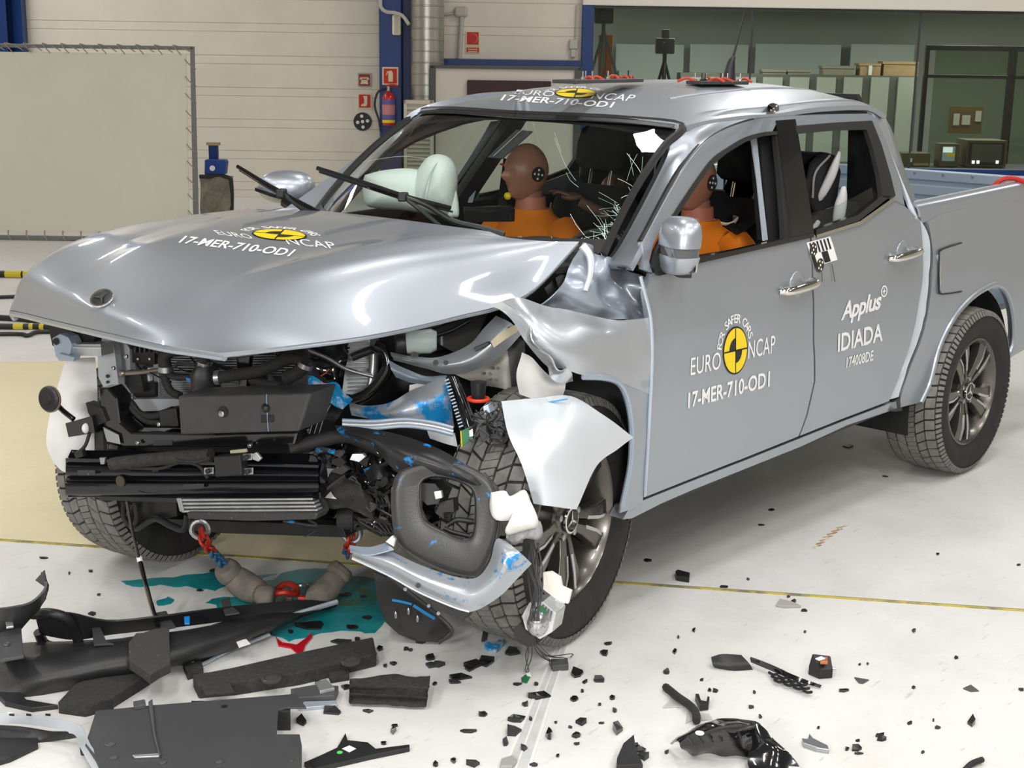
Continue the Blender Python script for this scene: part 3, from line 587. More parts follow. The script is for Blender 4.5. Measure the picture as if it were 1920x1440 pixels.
sidepanel('belt_moulding', [(1526, 440), (1608, 414), (1670, 370), (1674, 375), (1610, 420), (1527, 445)], CHROME, parent=dR, off=.012)
sidepanel('belt_moulding', [(1528, 430), (1606, 402), (1650, 366), (1668, 367), (1608, 413), (1527, 440)], GLOSSB, parent=dR, off=.008)
SG = glass('side_glass', (.88, .92, .90), .12)
sidepanel('window_glass', [(1523, 436), (1517, 405), (1580, 385), (1640, 352), (1652, 366), (1606, 404)], SG, t=.004, parent=dR, off=-.015, mirror=False)
sidepanel('window_glass', [(1494, 248), (1622, 243), (1636, 280), (1652, 366), (1606, 404), (1523, 436)], SG, t=.004, parent=dR, off=-.02, mirror=False) if False else None
# mirrored right-hand glass
for px, par in (([(1258, 430), (1287, 360), (1327, 305), (1393, 261), (1455, 250), (1484, 447), (1310, 490)], dF), ([(1492, 250), (1622, 243), (1652, 366), (1606, 404), (1527, 437)], dR)):
    sheet('window_glass', S(px), SG, par, .004, .2, (0, 2), on_side, mirror=True)
# rolled arch lip
def lip(px, r, par, m, off=0.0, name='arch_lip'):
    b = MB(); b.tube([on_side(p)+Vector((0, off, 0)) for p in S(px)], r, 8, seg=2); b.build(name, m, par)
# door handles
def handle(u, v, par):
    c = side(u, v); ax = Vector((1, 0, .04)).normalized()
    b = MB(); b.ball(c+Vector((0, .004, -.004)), .05, .012, .06, 20, 10); b.build('handle_recess', mat('recess_silver', (.36, .39, .43), .3, .5, coat=.5), par)
    b = MB(); b.tube([c-ax*.115+Vector((0, .0, -.002)), c-ax*.09+Vector((0, -.03, 0)), c+Vector((0, -.042, .004)), c+ax*.08+Vector((0, -.036, .006)), c+ax*.11+Vector((0, .0, .004))], lambda t: .019*(1-.25*abs(2*t-1)), 12, seg=6)
    for k, q in enumerate(b.v): b.v[k] = Vector((q.x, q.y, q.z))
    b.build('door_handle', CHROME, par); b = MB(); b.lathe([(.008, 0), (.008, .004)], c+ax*.095+Vector((0, -.03, 0)), (0, -1, 0), 12); b.build('lock_cover', STEEL, par)
lip([(1200, 518), (1208, 550), (1219, 595), (1222, 650), (1220, 720), (1213, 850), (1208, 930)], .006, dF, mat('door_edge_pale', (.50, .57, .66), .3, .4, coat=.4), -.002, 'door_edge')
handle(1494, 537, dF); handle(1692, 477, dR)
# sill
sidepanel('sill', [(1207, 938), (1300, 901), (1400, 862), (1500, 822), (1580, 790), (1667, 757), (1680, 752), (1682, 766), (1589, 797), (1500, 838), (1420, 870), (1300, 918), (1240, 944), (1185, 972), (1168, 974), (1180, 952)], PAINT, parent=TRUCK, t=.06)
sidepanel('sill_underside', [(1190, 966), (1420, 868), (1680, 762), (1682, 772), (1420, 880), (1192, 980)], BLACKP, t=.3, off=-.03)
b = MB(); b.prism([side(1670, 757), side(1688, 745), side(1692, 770), side(1678, 772), side(1664, 770)], (0, .08, 0)); b.build('mud_guard', BLACKP, TRUCK, 0)
# cargo bed side
ARCH = LF([(1727, 754), (1744, 716), (1762, 649), (1789, 596), (1820, 560), (1847, 541), (1869, 534), (1888, 549), (1899, 587), (1901, 631), (1895, 658), (1882, 678)], 4)
BEDF = LF([(1741, 418), (1747, 453), (1750, 498), (1743, 569), (1730, 631), (1707, 689), (1688, 748)], 4)
bedtop = [(1734, 410), (1765, 396), (1850, 373), (1940, 350), (2040, 326)]
zbk = side(1882, 678).z
px_right = [(2110, 330), (2110, 600)]
bp = S(BEDF[::-1]); bp = S([(1688, 764), (1708, 763)]+ARCH[0:1])+S(ARCH[1:])
e1 = Vector((4.35, 0, .55)); e2 = Vector((4.40, 0, .9)); e3 = Vector((4.36, 0, 1.22))
poly = S(ARCH)+[e1, e2, e3]+S([(1850, 379), (1765, 403), (1741, 418)])+S(BEDF[1:])+S([(1688, 764)])
bedo = sheet('bed_side', poly, PAINT, TRUCK, .03, .04, (0, 2), on_side); sheet('bed_side', poly, PAINT, TRUCK, .03, .04, (0, 2), on_side, mirror=True)
lip(ARCH, .014, bedo, PAINT, .002)
# wheel house
for sd_ in (1, -1):
    b = MB(); an_ = np.linspace(math.radians(-12), math.radians(192), 26)
    for yy in (-.885, -.62, -.50):
        for a in an_: b.v.append(Vector((3.17+.50*math.cos(a), sd_*yy, .355+.50*math.sin(a))))
    n = len(an_)
    for j in range(2):
        for i in range(n-1): b.f.append((j*n+i, j*n+i+1, (j+1)*n+i+1, (j+1)*n+i)); b.mi.append(0)
    b.build('wheel_house', BLACKP, TRUCK); b = MB(); b.box((3.17, sd_*-.49, .62), (1.05, .02, .6)); b.build('wheel_house_back', BLACKP, TRUCK, 0)
# rounded bed rail, left and right, tailgate, bed inside
for s in (1, -1):
    rows = []
    for x in np.linspace(2.655, 4.34, 8):
        zt_ = 1.232+(x-2.655)*.028
        rows.append([Vector((x, -s*.868, zt_-.055)), Vector((x, -s*.862, zt_-.02)), Vector((x, -s*.845, zt_+.012)), Vector((x, -s*.80, zt_+.016)), Vector((x, -s*.775, zt_-.01)), Vector((x, -s*.772, zt_-.10))])
    patch('bed_rail', rows, PAINT, TRUCK, t=.01, nu=4, nv=2)
    b = MB(); b.box((3.5, -s*.76, 1.12), (1.68, .02, .26)); b.build('bed_inner_side', INNER, TRUCK, 0)
b = MB(); b.box((3.5, 0, .66), (1.7, 1.5, .03)); b.build('bed_floor', INNER, TRUCK, 0)
b = MB(); b.box((2.67, 0, .95), (.03, 1.5, .56)); b.build('bed_front_panel', INNER, TRUCK, 0)
TGM = mat('tailgate_blue_silver', (.36, .43, .52), .35, .4)
tg = MB(); tg.box((4.36, 0, .97), (.06, 1.5, .56)); tg = tg.build('tailgate', TGM, TRUCK, 0, bevel=.01)
for i, zc in enumerate((1.235, 1.155, 1.075, .995, .915, .835)):
    b = MB(); b.prism([(4.33, -.74, zc+.03), (4.315, -.74, zc+.022), (4.315, -.74, zc-.022), (4.33, -.74, zc-.03)], (0, 1.48, 0)); b.build('tailgate_rib', TGM, tg, 0)
for i in range(9): b = MB(); b.lathe([(.008, 0), (.006, .006)], (4.315, -.66+i*.165, 1.245), (-1, 0, 0), 10); b.build('bolt', STEEL, tg)
# torn body seam between cab and bed (pale inner metal)
seamo = S([(1716, 410), (1731, 420), (1742, 453), (1744, 498), (1737, 569), (1724, 631), (1701, 689), (1686, 745)]); seami = S([(1722, 414), (1728, 428), (1731, 462), (1731, 533), (1720, 604), (1706, 658), (1685, 720), (1672, 752)])
patch('cab_bed_seam', [[p+Vector((0, .03, 0)) for p in seami], [(p+q)/2+Vector((0, .012, 0)) for p, q in zip(seami, seamo)], [p+Vector((0, .0, 0)) for p in seamo]], mat('seam_pale', (.62, .68, .75), .3, .3, coat=.4), TRUCK, t=.01, nu=4, nv=3, noise=.012, nscale=14)
patch('seam_gap', [[p+Vector((-.004, .05, 0)) for p in seami], [p+Vector((.02, .05, 0)) for p in seami]], BLK, TRUCK, t=.004, nu=3, nv=2)
# fuel flap
fp = [(1757, 478), (1764, 467), (1790, 458), (1800, 455), (1800, 546), (1764, 551), (1758, 540)]
o = sheet('fuel_flap', S(fp), PAINT, bedo, .012, .04, (0, 2), lambda c: on_side(c)+Vector((0, -.006, 0)))
lip([(1800, 455), (1764, 467), (1758, 480), (1758, 540), (1764, 551), (1800, 546)], .004, o, BLK, -.006, 'flap_gap'); lip([(1760, 482), (1760, 536)], .004, o, CHROME, -.009, 'flap_edge')
# ---- roof
def roof_z(x, y):
    c = float(np.interp(x, [1.05, 1.12, 1.25, 1.4, 1.6, 1.8, 2.0, 2.2, 2.4, 2.52, 2.62, 2.68], [1.612, 1.636, 1.668, 1.697, 1.722, 1.738, 1.747, 1.748, 1.742, 1.732, 1.712, 1.68]))
    dr_ = float(np.interp(x, [1.1, 1.25, 1.8, 2.6], [.03, .055, .10, .075])); return c-dr_*(abs(y)/.68)**2.3
def head_x(y): return 1.10+.12*(abs(y)/.65)**2
ys_ = [-.68, -.62, -.5, -.34, -.17, 0, .17, .34, .5, .62, .68]
rows = []
for k, s in enumerate(np.linspace(0, 1, 12)):
    rows.append([Vector((head_x(y)+(2.66-head_x(y))*s, y, roof_z(head_x(y)+(2.66-head_x(y))*s, y))) for y in ys_])
roofo = patch('roof', rows, PAINT, TRUCK, t=.02, nu=4, nv=4)
for y in (-.40, .40):      # pressed roof beads
    b = MB(); b.tube([Vector((x, y, roof_z(x, y)-.002)) for x in np.linspace(1.5, 2.55, 10)], .008, 6, seg=2); b.build('roof_bead', PAINT, roofo)
# headliner
rows = [[Vector((1.2+(2.62-1.2)*s, y, roof_z(1.2+(2.62-1.2)*s, y)-.05)) for y in ys_[1:-1]] for s in np.linspace(0, 1, 6)]
patch('headliner', rows, mat('headliner_dark', (.03, .03, .032), .9), TRUCK, t=.01, nu=2, nv=2)
# cab side frame: A pillar, cant rail, C pillar (strip between door gap line and glass / roof edge)
outer = S([(1180, 500), (1203, 456), (1270, 332), (1313, 272), (1353, 242), (1407, 222), (1457, 215), (1557, 209), (1627, 209), (1648, 235), (1690, 335), (1720, 408)])
def RZ(x, y): return Vector((x, y, roof_z(x, y)))
inner = [Y(1135, 495, -.74), Y(1165, 458, -.73), Y(1222, 352, -.70), Y(1252, 290, -.675), Y(1267, 244, -.655), RZ(1.42, -.60), RZ(1.75, -.60), RZ(2.2, -.60), RZ(2.56, -.57), Y(1662, 224, -.56), Y(1700, 330, -.66), Y(1727, 405, -.72)]
mid = []
for i, (a, b_) in enumerate(zip(outer, inner)):
    m_ = (a+b_)/2; mid.append(m_+Vector((0, -.012 if i < 5 or i > 8 else -.005, .016 if 4 < i < 9 else .004)))
for s in (1, -1):
    rows = [[Vector((p.x, p.y*s, p.z)) for p in R_] for R_ in (outer, mid, inner)]
    csf = patch('cab_side_frame', rows, PAINT, TRUCK, t=.02, nu=6, nv=5)
    if s == 1: CSF = csf
    patch('pillar_lining', [[Vector((p.x*.985+.03, (p.y+.035)*s, p.z-.012)) for p in R_] for R_ in (outer, mid, inner)], mat('lining_black', (.02, .02, .021), .8), csf, t=.006, nu=4, nv=3)
    g = MB(); g.tube([Vector((p.x, s*(-W(p.z)+.012), p.z)) for p in S([(1206, 455), (1270, 335), (1313, 275), (1353, 245), (1407, 225), (1457, 218), (1557, 212), (1627, 212)])], .011, 6, seg=5); g.build('door_gap_seal', BLK, csf)
# cab rear wall with window opening
for y0, y1, z0, z1 in ((-.80, .80, .5, 1.2), (-.80, -.55, 1.2, 1.66), (.55, .80, 1.2, 1.66), (-.62, .62, 1.60, 1.70)):
    b = MB(); b.prism([(2.64, max(-.78, y0), z0), (2.64, min(.78, y1), z0), (2.60, max(-.58, y1) if y1 < 0 else min(y1, .58 if z1 > 1.3 else .78), z1), (2.60, max(y0, -.58 if z1 > 1.3 else -.78) if y0 < 0 else min(y0, .52), z1)], (-.03, 0, 0)); b.build('cab_rear_panel', BLACKP, TRUCK, 0)
b = MB(); b.prism([(2.65, -.55, 1.2), (2.65, .55, 1.2), (2.65, .53, 1.6), (2.65, -.53, 1.6)], (.005, 0, 0)); b.build('rear_window', SG, TRUCK, 0)
# under-body / chassis (dark)
b = MB(); b.box((2.15, 0, .45), (2.8, 1.5, .08)); b.build('chassis_floor', BLACKP, TRUCK, 0)
for s in (-1, 1): b = MB(); b.box((2.2, s*.42, .38), (4.1, .09, .16)); b.build('frame_rail', BLACKP, TRUCK, 0)
b = MB(); b.tube([(3.15, -.7, .38), (3.15, .7, .38)], .05, 10); b.build('rear_axle', BLACKP, TRUCK)
b = MB(); b.box((.72, 0, .8), (.03, 1.5, .75)); b.build('firewall', BLACKP, TRUCK, 0)
# undamaged right-hand fender (rear half, the front half lies behind the lamp carrier)
arc = [Vector((-.03+.46*math.cos(a), 0, .40+.46*math.sin(a))) for a in np.linspace(math.radians(-8), math.radians(104), 14)]
sheet('front_fender', [Vector((.76, 0, .42)), Vector((.46, 0, .36))]+arc[1:]+[Vector((-.15, 0, .98)), Vector((.1, 0, 1.03)), Vector((.4, 0, 1.07)), Vector((.76, 0, 1.12))], PAINT, TRUCK, .01, .04, (0, 2), on_side, mirror=True)
# ---- windscreen
def ws_top(y): return Vector((head_x(y)+.012, y, roof_z(head_x(y)+.012, y)-.008))
def ws_pt(y, s):      # s 0 bottom .. 1 top
    q = y/.70
    yt = q*.655; yb = q*.735
    bt = Vector((.42+.30*(abs(q))**2.2, yb, 1.205+.008*(abs(q))**2)); tp = ws_top(yt); p = bt.lerp(tp, s); n_ = Vector((-.45, 0, .9)); return p+n_*.035*4*s*(1-s)
WSG = glass('windscreen_glass', (.93, .96, .945), .10)
rows = [[ws_pt(y, s) for y in np.linspace(-.70, .70, 9)] for s in np.linspace(0, 1, 6)]
wso = patch('windscreen', rows, WSG, TRUCK, t=.005, nu=4, nv=4)
bnd = [ws_pt(-.70, s) for s in np.linspace(0, 1, 6)]+[ws_pt(y, 1) for y in np.linspace(-.70, .70, 8)][1:]+[ws_pt(.70, s) for s in np.linspace(1, 0, 6)][1:]
b = MB(); b.tube(bnd, .014, 6, seg=4); b.build('windscreen_surround', BLACKP, wso)
# ceramic band along the foot
rows = [[ws_pt(y, s)+Vector((-.003, 0, .006)) for y in np.linspace(-.70, .70, 9)] for s in (0, .04, .08)]
patch('black_band', rows, BLK, wso, t=.002, nu=3, nv=2)
rows = [[ws_pt(y, s)+Vector((-.003, 0, .006)) for y in np.linspace(-.68, .68, 9)] for s in (.95, .975, 1)]
patch('black_band', rows, BLK, wso, t=.002, nu=3, nv=2)
def ws_px(u, v):
    lo = None
    a, bb = Vector(CAMP), Vector(ray(u, v))
    h = WSB.ray_cast(a, bb.normalized()); return (h[0], h[1]) if h[0] else (None, None)
def bvh(o):
    T = o.matrix_basis; me = o.data; return BVHTree.FromPolygons([v.co.copy() for v in me.vertices], [tuple(p.vertices) for p in me.polygons])
WSB = bvh(wso)
# cracks: fine bright fracture lines in the damaged corner
CRK = mat('fractured_glass', (.60, .80, .74), .25, spec=.8)
rnd = random.Random(11)
def crack(pts, r=.0011):
    P = []
    for u, v in pts:
        h, n_ = ws_px(u, v)
        if h: P.append(h+n_*.003)
    if len(P) > 1: return P, r
    return None
cb_ = MB(); foc = [(1158, 470), (1185, 420), (1130, 455), (1210, 360)]
for i in range(110):
    f0 = rnd.choice(foc); u, v = f0[0]+rnd.gauss(0, 16), f0[1]+rnd.gauss(0, 14); a = rnd.choice([math.radians(200), math.radians(225), math.radians(255), math.radians(300), math.radians(180)])+rnd.gauss(0, .35); L_ = rnd.choice([12, 20, 30, 45, 60, 95])*rnd.uniform(.5, 1.1)
    pts = [(u, v)]
    for k in range(4): a += rnd.gauss(0, .10); u += math.cos(a)*L_/4; v += math.sin(a)*L_/4; pts.append((u, v))
    c_ = crack(pts, rnd.choice([.0003, .0004, .0005, .0008]))
    if c_: cb_.tube(c_[0], c_[1], 3, seg=1, caps=False, smooth=False)
for pts in ([(1040, 260), (1060, 310), (1080, 340)], [(1040, 250), (1052, 285)], [(680, 305), (720, 298), (760, 294), (810, 300)], [(1062, 325), (1070, 340), (1085, 352)], [(1180, 290), (1188, 330), (1185, 370)], [(1195, 290), (1185, 310), (1175, 340)], [(1205, 295), (1203, 330)]):
    c_ = crack(pts, .0006)
    if c_: cb_.tube(c_[0], c_[1], 3, seg=2, caps=False)
for i in range(190):      # crushed glass along the pillar and foot
    t_ = rnd.random(); u, v = (1215-85*t_+rnd.gauss(0, 7), 350+125*t_+rnd.gauss(0, 6)) if rnd.random() < .6 else (850+300*t_, 446+18*t_+rnd.gauss(0, 4)+4)
    pts = [(u, v)]; a = rnd.uniform(0, 6.28)
    for k in range(3): a += rnd.gauss(0, .8); u += math.cos(a)*6; v += math.sin(a)*5; pts.append((u, v))
    c_ = crack(pts, .0008)
    if c_: cb_.tube(c_[0], c_[1], 3, seg=1, caps=False, smooth=False)
for i in range(70):
    t_ = rnd.random(); u, v = 575+55*t_+rnd.gauss(0, 8), 375-45*t_+rnd.gauss(0, 6); a = rnd.uniform(0, 6.28); pts = [(u, v), (u+7*math.cos(a), v+6*math.sin(a))]
    c_ = crack(pts, .0007)
    if c_: cb_.tube(c_[0], c_[1], 3, seg=1, caps=False, smooth=False)
o = cb_.build('fracture_lines', CRK, wso); o['kind'] = 'stuff'
# black calibration sheet hung inside the glass
q = [(903, 285), (958, 233), (988, 236), (930, 287)]
P = [ws_px(u, v)[0] for u, v in q]
b = MB(); b.prism([p+Vector((.03, 0, -.02)) for p in P], Vector((.004, 0, -.003))); sm = b.build('sensor_plate', mat('plate_dark', (.02, .02, .021), .8), TRUCK, 0)
b = MB(); b.tube([P[0].lerp(P[3], .45)+Vector((.028, 0, -.014)), P[1].lerp(P[2], .45)+Vector((.028, 0, -.014))], .0015, 5); b.build('plate_seam', mat('seam_line', (.3, .3, .3), .5), sm)
# wiper blades and arms
def wiper(blade, arm, lift):
    def L_(u, v, o=lift):
        h, n_ = ws_px(u, v); return (h+n_*o) if h else None
    Pb = [D(u, v, d) for u, v, d in blade]; b = MB(); b.tube(Pb, lambda t: .0075+.004*(1-abs(2*t-1)), 8, seg=6); w = b.build('wiper', GLOSSB, TRUCK)
    b = MB(); b.tube([p+Vector((.01, 0, -.014)) for p in Pb], .004, 6); b.build('rubber_edge', RUB, w)
    Pa = [D(u, v, d) for u, v, d in arm]; b = MB(); b.tube(Pa, lambda t: .007+.008*t, 8, seg=6); b.build('wiper_arm', BLACKP, w)
    c = Pa[0]; b = MB(); b.box(c, (.05, .03, .03), Matrix.Rotation(.6, 3, 'Z')); b.build('pivot_clip', BLACKP, w, bevel=.005)
d0 = dep((.45, .5, 1.25))
wiper([(445, 312, 5.12), (520, 358, 5.05), (607, 402, 4.98)], [(528, 362, 5.03), (560, 385, 5.02), (585, 400, 5.0)], .03)
wiper([(594, 315, 4.95), (670, 340, 4.93), (756, 368, 4.9), (845, 390, 4.86)], [(756, 369, 4.89), (800, 385, 4.88), (850, 415, 4.86), (900, 428, 4.84), (945, 442, 4.83)], .03)
b = MB(); b.tube([D(758, 370, 4.89), D(790, 395, 4.88), D(832, 430, 4.86)], .008, 8); b.build('wiper_arm', BLACKP, TRUCK)
# ---- hood
HR = [[Y(22, 590, .78), Y(24, 582, .72), X(105, 601, -.66), X(200, 623, -.72), X(300, 645, -.72), X(360, 654, -.70), X(415, 662, -.68)],
      [Y(60, 540, .80), Y(46, 517, .69), Vector((-.60, .36, 1.125)), Vector((-.655, .05, 1.125)), Vector((-.65, -.22, 1.12)), Y(440, 590, -.44), Y(550, 647, -.62)],
      [Y(135, 490, .80), Y(120, 461, .68), Vector((-.36, .36, 1.215)), Vector((-.38, .05, 1.20)), Vector((-.36, -.24, 1.195)), Y(575, 520, -.47), Y(700, 627, -.68)],
      [Y(240, 450, .80), Y(230, 425, .68), Vector((-.12, .36, 1.25)), Vector((-.12, .05, 1.24)), Vector((-.10, -.24, 1.235)), Y(735, 485, -.52), Y(850, 594, -.70)],
      [Y(360, 420, .80), Y(352, 404, .68), Vector((.14, .36, 1.272)), Vector((.13, .05, 1.268)), Vector((.15, -.24, 1.265)), Y(890, 466, -.58), Y(985, 553, -.72)],
      [Y(475, 398, .80), Y(468, 391, .70), X(590, 401, .40), X(740, 418, .36), X(880, 437, .39), X(1005, 451, .48), Y(1086, 453, -.74)]]
def dent(c):
    p = c.copy()
    d = (Vector((p.x, p.y))-Vector((-.55, -.28))).length; p.z -= .012*math.exp(-(d/.07)**2)
    yl = .30+.22*(p.x+.55)/.9; k_ = min(1, max(0, (p.x+.66)/.3)); p.z += .014*k_/(1+math.exp((abs(p.y)-yl)/.010))
    return p
hood = patch('hood', HR, mat('hood_paint', (.35, .38, .425), .42, .65, coat=.85), TRUCK, t=.012, nu=7, nv=7, fn=dent)
HB = bvh(hood); RB = bvh(roofo)
b = MB(); b.tube([p+Vector((.01, 0, -.012)) for p in HR[0]], .012, 8); b.build('hood_edge_fold', PAINT, hood)
b = MB(); b.tube([R_[-1]+Vector((0, .01, -.008)) for R_ in HR], .008, 8); b.build('hood_edge_fold', PAINT, hood)
def cast(B, u, v, off=.002):
    h = B.ray_cast(Vector(CAMP), Vector(ray(u, v)).normalized())
    if h[0] is None: return D(u, v, 5.0)
    n_ = h[1] if h[1].dot(Vector(CAMP)-h[0]) > 0 else -h[1]
    return h[0]+n_*off
# ---- lettering: text laid on a surface inside a parallelogram (origin, along, up in photo pixels)
def textpx(name, body, B, o, ax, up, m, par, shear=0, spacing=1.0, bold=0.0, off=.002, step=.15):
    vs, fs = textmesh(body, 1.0, shear, spacing, 'LEFT', bold); xs = [v.x for v in vs]; ys = [v.y for v in vs]; x0, x1, y0, y1 = min(xs), max(xs), min(ys), max(ys)
    def fn(c):
        a, bb = (c.x-x0)/(x1-x0), (c.y-y0)/(y1-y0); u, v = o[0]+ax[0]*a+up[0]*bb, o[1]+ax[1]*a+up[1]*bb
        if B is None:
            p = side(u, v); return p+Vector((0, -off, 0))
        return cast(B, u, v, off)
    return decal(name, vs, fs, fn, m, par, step)
def roundel(name, B, c, ax, up, par, off=.002):
    """yellow crash-test roundel: c centre px, ax / up half-axes px"""
    def fn(k):
        def f(p):
            u, v = c[0]+ax[0]*p.x+up[0]*p.y, c[1]+ax[1]*p.x+up[1]*p.y
            if B is None: return side(u, v)+Vector((0, -off-k, 0))
            return cast(B, u, v, off+k)
        return f
    vs, fs = disc(48); o = decal(name, vs, fs, fn(0), BLK, par, .25)
    vs, fs = disc(48, .93); decal('yellow_disc', vs, fs, fn(.0008), YEL, o, .25)
    for a in (math.pi/2, -math.pi/2):
        vs, fs = disc(14, .52, a, a+math.pi/2); decal('black_quadrant', vs, fs, fn(.0016), BLK, o, .25)
    for q in ([(-.03, -.93), (.03, -.93), (.03, .93), (-.03, .93)], [(-.93, -.03), (.93, -.03), (.93, .03), (-.93, .03)]): decal('cross_line', [Vector((x, y, 0)) for x, y in q], [(0, 1, 2, 3)], fn(.0016), BLK, o, .2)
    return o
def arctext(name, body, B, c, ax, up, rad, h, a0, a1, m, par, off=.002):
    n = len(body)
    ob = None
    allv, allf = [], []
    for i, ch in enumerate(body):
        if ch == ' ': continue
        vs, fs = textmesh(ch, 1.0, 0, 1, 'CENTER', .01); w = .62
        a = a0+(a1-a0)*i/(n-1); o_ = len(allv)
        for v in vs:
            r_ = rad+(v.y+.35)*h; t_ = v.x*h*1.05; ca, sa = math.cos(a), math.sin(a); allv.append(Vector((r_*ca+t_*sa, r_*sa-t_*ca, 0)))
        allf += [tuple(k+o_ for k in f) for f in fs]
    def fn(p):
        u, v = c[0]+ax[0]*p.x+up[0]*p.y, c[1]+ax[1]*p.x+up[1]*p.y
        return (side(u, v)+Vector((0, -off, 0))) if B is None else cast(B, u, v, off)
    return decal(name, allv, allf, fn, m, par)
def euroncap(B, c, ax, up, euro, ncap, num, par, tmax=1.0):
    roundel('test_roundel', B, c, ax, up, par)
    arctext('lettering', 'FOR SAFER CARS', B, c, ax, up, 1.12, .52, math.radians(168), math.radians(22), WHITE, par)
    textpx('lettering', 'EURO', B, *euro, WHITE, par, spacing=1.05); textpx('lettering', 'NCAP', B, *ncap, WHITE, par, spacing=1.05)
    textpx('lettering', '17-MER-710-OD1', B, *num, WHITE, par, bold=.02)
# front door
euroncap(None, (1378, 657), (23, -5), (0, -45), ((1294, 704), (56, -12), (1, -33)), ((1402, 673), (50, -12), (1, -33)), ((1289, 766), (153, -41), (1, -30)), dF)
# hood: rows run with the car's width
euroncap(HB, (524, 441), (51, 4.5), (9, -9.5), ((411, 441), (66, 8.5), (-12, -9)), ((541, 459), (92, 9), (-10, -13)), ((334, 456), (208, 26), (14, -13)), hood)
euroncap(RB, (1080, 175.5), (40, 1), (3, -8.5), ((964, 177), (72, 5), (6, -9)), ((1107, 186), (77, 5), (10, -12)), ((938, 189), (208, 14), (8, -11)), roofo)
# rear door
textpx('lettering', 'Applus', None, (1574, 612), (73, -22), (8, -46), WHITE, dR, bold=.025, spacing=.92)
textpx('lettering', 'IDIADA', None, (1570, 660), (84, -21), (1, -34), WHITE, dR, bold=.02); textpx('lettering', '174008DE', None, (1586, 690), (50, -14), (1, -20), WHITE, dR, bold=.02)
def ring(name, c, ax, up, r0, r1, m, par):
    n = 28; vs = [Vector((r*math.cos(2*math.pi*i/n), r*math.sin(2*math.pi*i/n), 0)) for r in (r0, r1) for i in range(n)]
    decal(name, vs, [(i, (i+1) % n, n+(i+1) % n, n+i) for i in range(n)], lambda p: side(c[0]+ax[0]*p.x+up[0]*p.y, c[1]+ax[1]*p.x+up[1]*p.y)+Vector((0, -.002, 0)), m, par)
ring('lettering', (1657, 546), (6, -1.4), (0, -11), .72, 1.0, WHITE, dR)
for q in ([(-.12, -.5), (.12, -.5), (.12, .5), (-.12, .5)], [(-.5, -.12), (.5, -.12), (.5, .12), (-.5, .12)]): decal('lettering', [Vector((x, y, 0)) for x, y in q], [(0, 1, 2, 3)], lambda p: side(1657+6*p.x, 546-1.4*p.x-11*p.y)+Vector((0, -.002, 0)), WHITE, dR)
# checker calibration label and round targets at the B pillar
lb = sheet('scale_label', S([(1511, 455), (1555, 443), (1569, 487), (1525, 501)]), WHITE, dR, .001, .05, (0, 2), lambda c: on_side(c)+Vector((0, -.003, 0)))
def lq(a, b_): return (1511+44*a+14*b_, 455-12*a+46*b_)
def lrect(a0, b0, a1, b1): decal('black_mark', [Vector((x, y, 0)) for x, y in ((a0, b0), (a1, b0), (a1, b1), (a0, b1))], [(0, 1, 2, 3)], lambda p: side(*lq(p.x, p.y))+Vector((0, -.0045, 0)), BLK, lb)
for k in range(6): lrect(.08+k*.15, .04, .15+k*.15, .48)
lrect(.46, .50, .72, .94); lrect(.0, .55, .16, 1.0)
def target(u, v, ru, rv, par, B=None):
    f = lambda k: (lambda p: (side(u+ru*p.x, v-.25*ru*p.x-rv*p.y)+Vector((0, -.005-k, 0))) if B is None else cast(B, u+ru*p.x, v-rv*p.y, .003+k))
    vs, fs = disc(24); o = decal('target_disc', vs, fs, f(0), mat('target_black', (.03, .025, .015), .4), par)
    for x, y in ((0, 0), (.5, .35), (-.45, -.35), (-.2, .6), (.2, -.6)):
        vs, fs = disc(10, .17); decal('target_dot', [p+Vector((x, y, 0)) for p in vs], fs, f(.001), WHITE, o)
target(1523, 468, 7, 13, dR); target(1536, 497, 7, 13, dR); target(1449, 204, 11, 11, CSF, bvh(CSF))
for (a_, b_) in (((1539, 510), (1539, 528)), ((1558, 495), (1563, 528))):
    b = MB(); b.tube([side(*a_)+Vector((0, -.004, 0)), side(*b_)+Vector((0, -.006, 0))], .0012, 5); b.build('loose_wire', BLK, dR)
# hood star badge
c = cast(HB, 195, 567, .004); n_ = ((cast(HB, 195, 567, .05)-c).normalized()+(Vector(CAMP)-c).normalized()*.45).normalized(); c = c+n_*.009
b = MB(); b.lathe([(.0, 0), (.031, 0), (.034, .003), (.031, .006), (.028, .005), (0, .005)], c, n_, 32); bd = b.build('badge', BLK, hood); b = MB(); b.lathe([(.028, .004), (.035, .003), (.034, .008), (.029, .008)], c, n_, 32, closed=True); b.build('badge_ring', CHROME, bd)
u_ = (Vector((1, 0, .3))-n_*Vector((1, 0, .3)).dot(n_)).normalized(); w_ = n_.cross(u_)
b = MB()
for k in range(3):
    a = math.pi/2+k*2*math.pi/3; dr2 = u_*math.sin(a)+w_*math.cos(a); sd = n_.cross(dr2); b.prism([c+n_*.007-sd*.004, c+n_*.007+dr2*.027, c+n_*.007+sd*.004], n_*.003)
b.build('badge_star', CHROME, bd)
# aerial
b = MB(); P0 = cast(RB, 1366, 152, 0); 
b.tube([P0, D(1371, 118, dep(P0)-.01), D(1377, 106, dep(P0)-.015)], lambda t: .022*(1-t)+.006, 10); an = b.build('aerial_base', BLACKP, TRUCK)
b = MB(); b.tube([D(1372, 116, dep(P0)-.01), D(1383, 75, dep(P0)-.02), D(1396, 22, dep(P0)-.03)], lambda t: .006-.003*t, 8); b.build('aerial_rod', BLACKP, an)
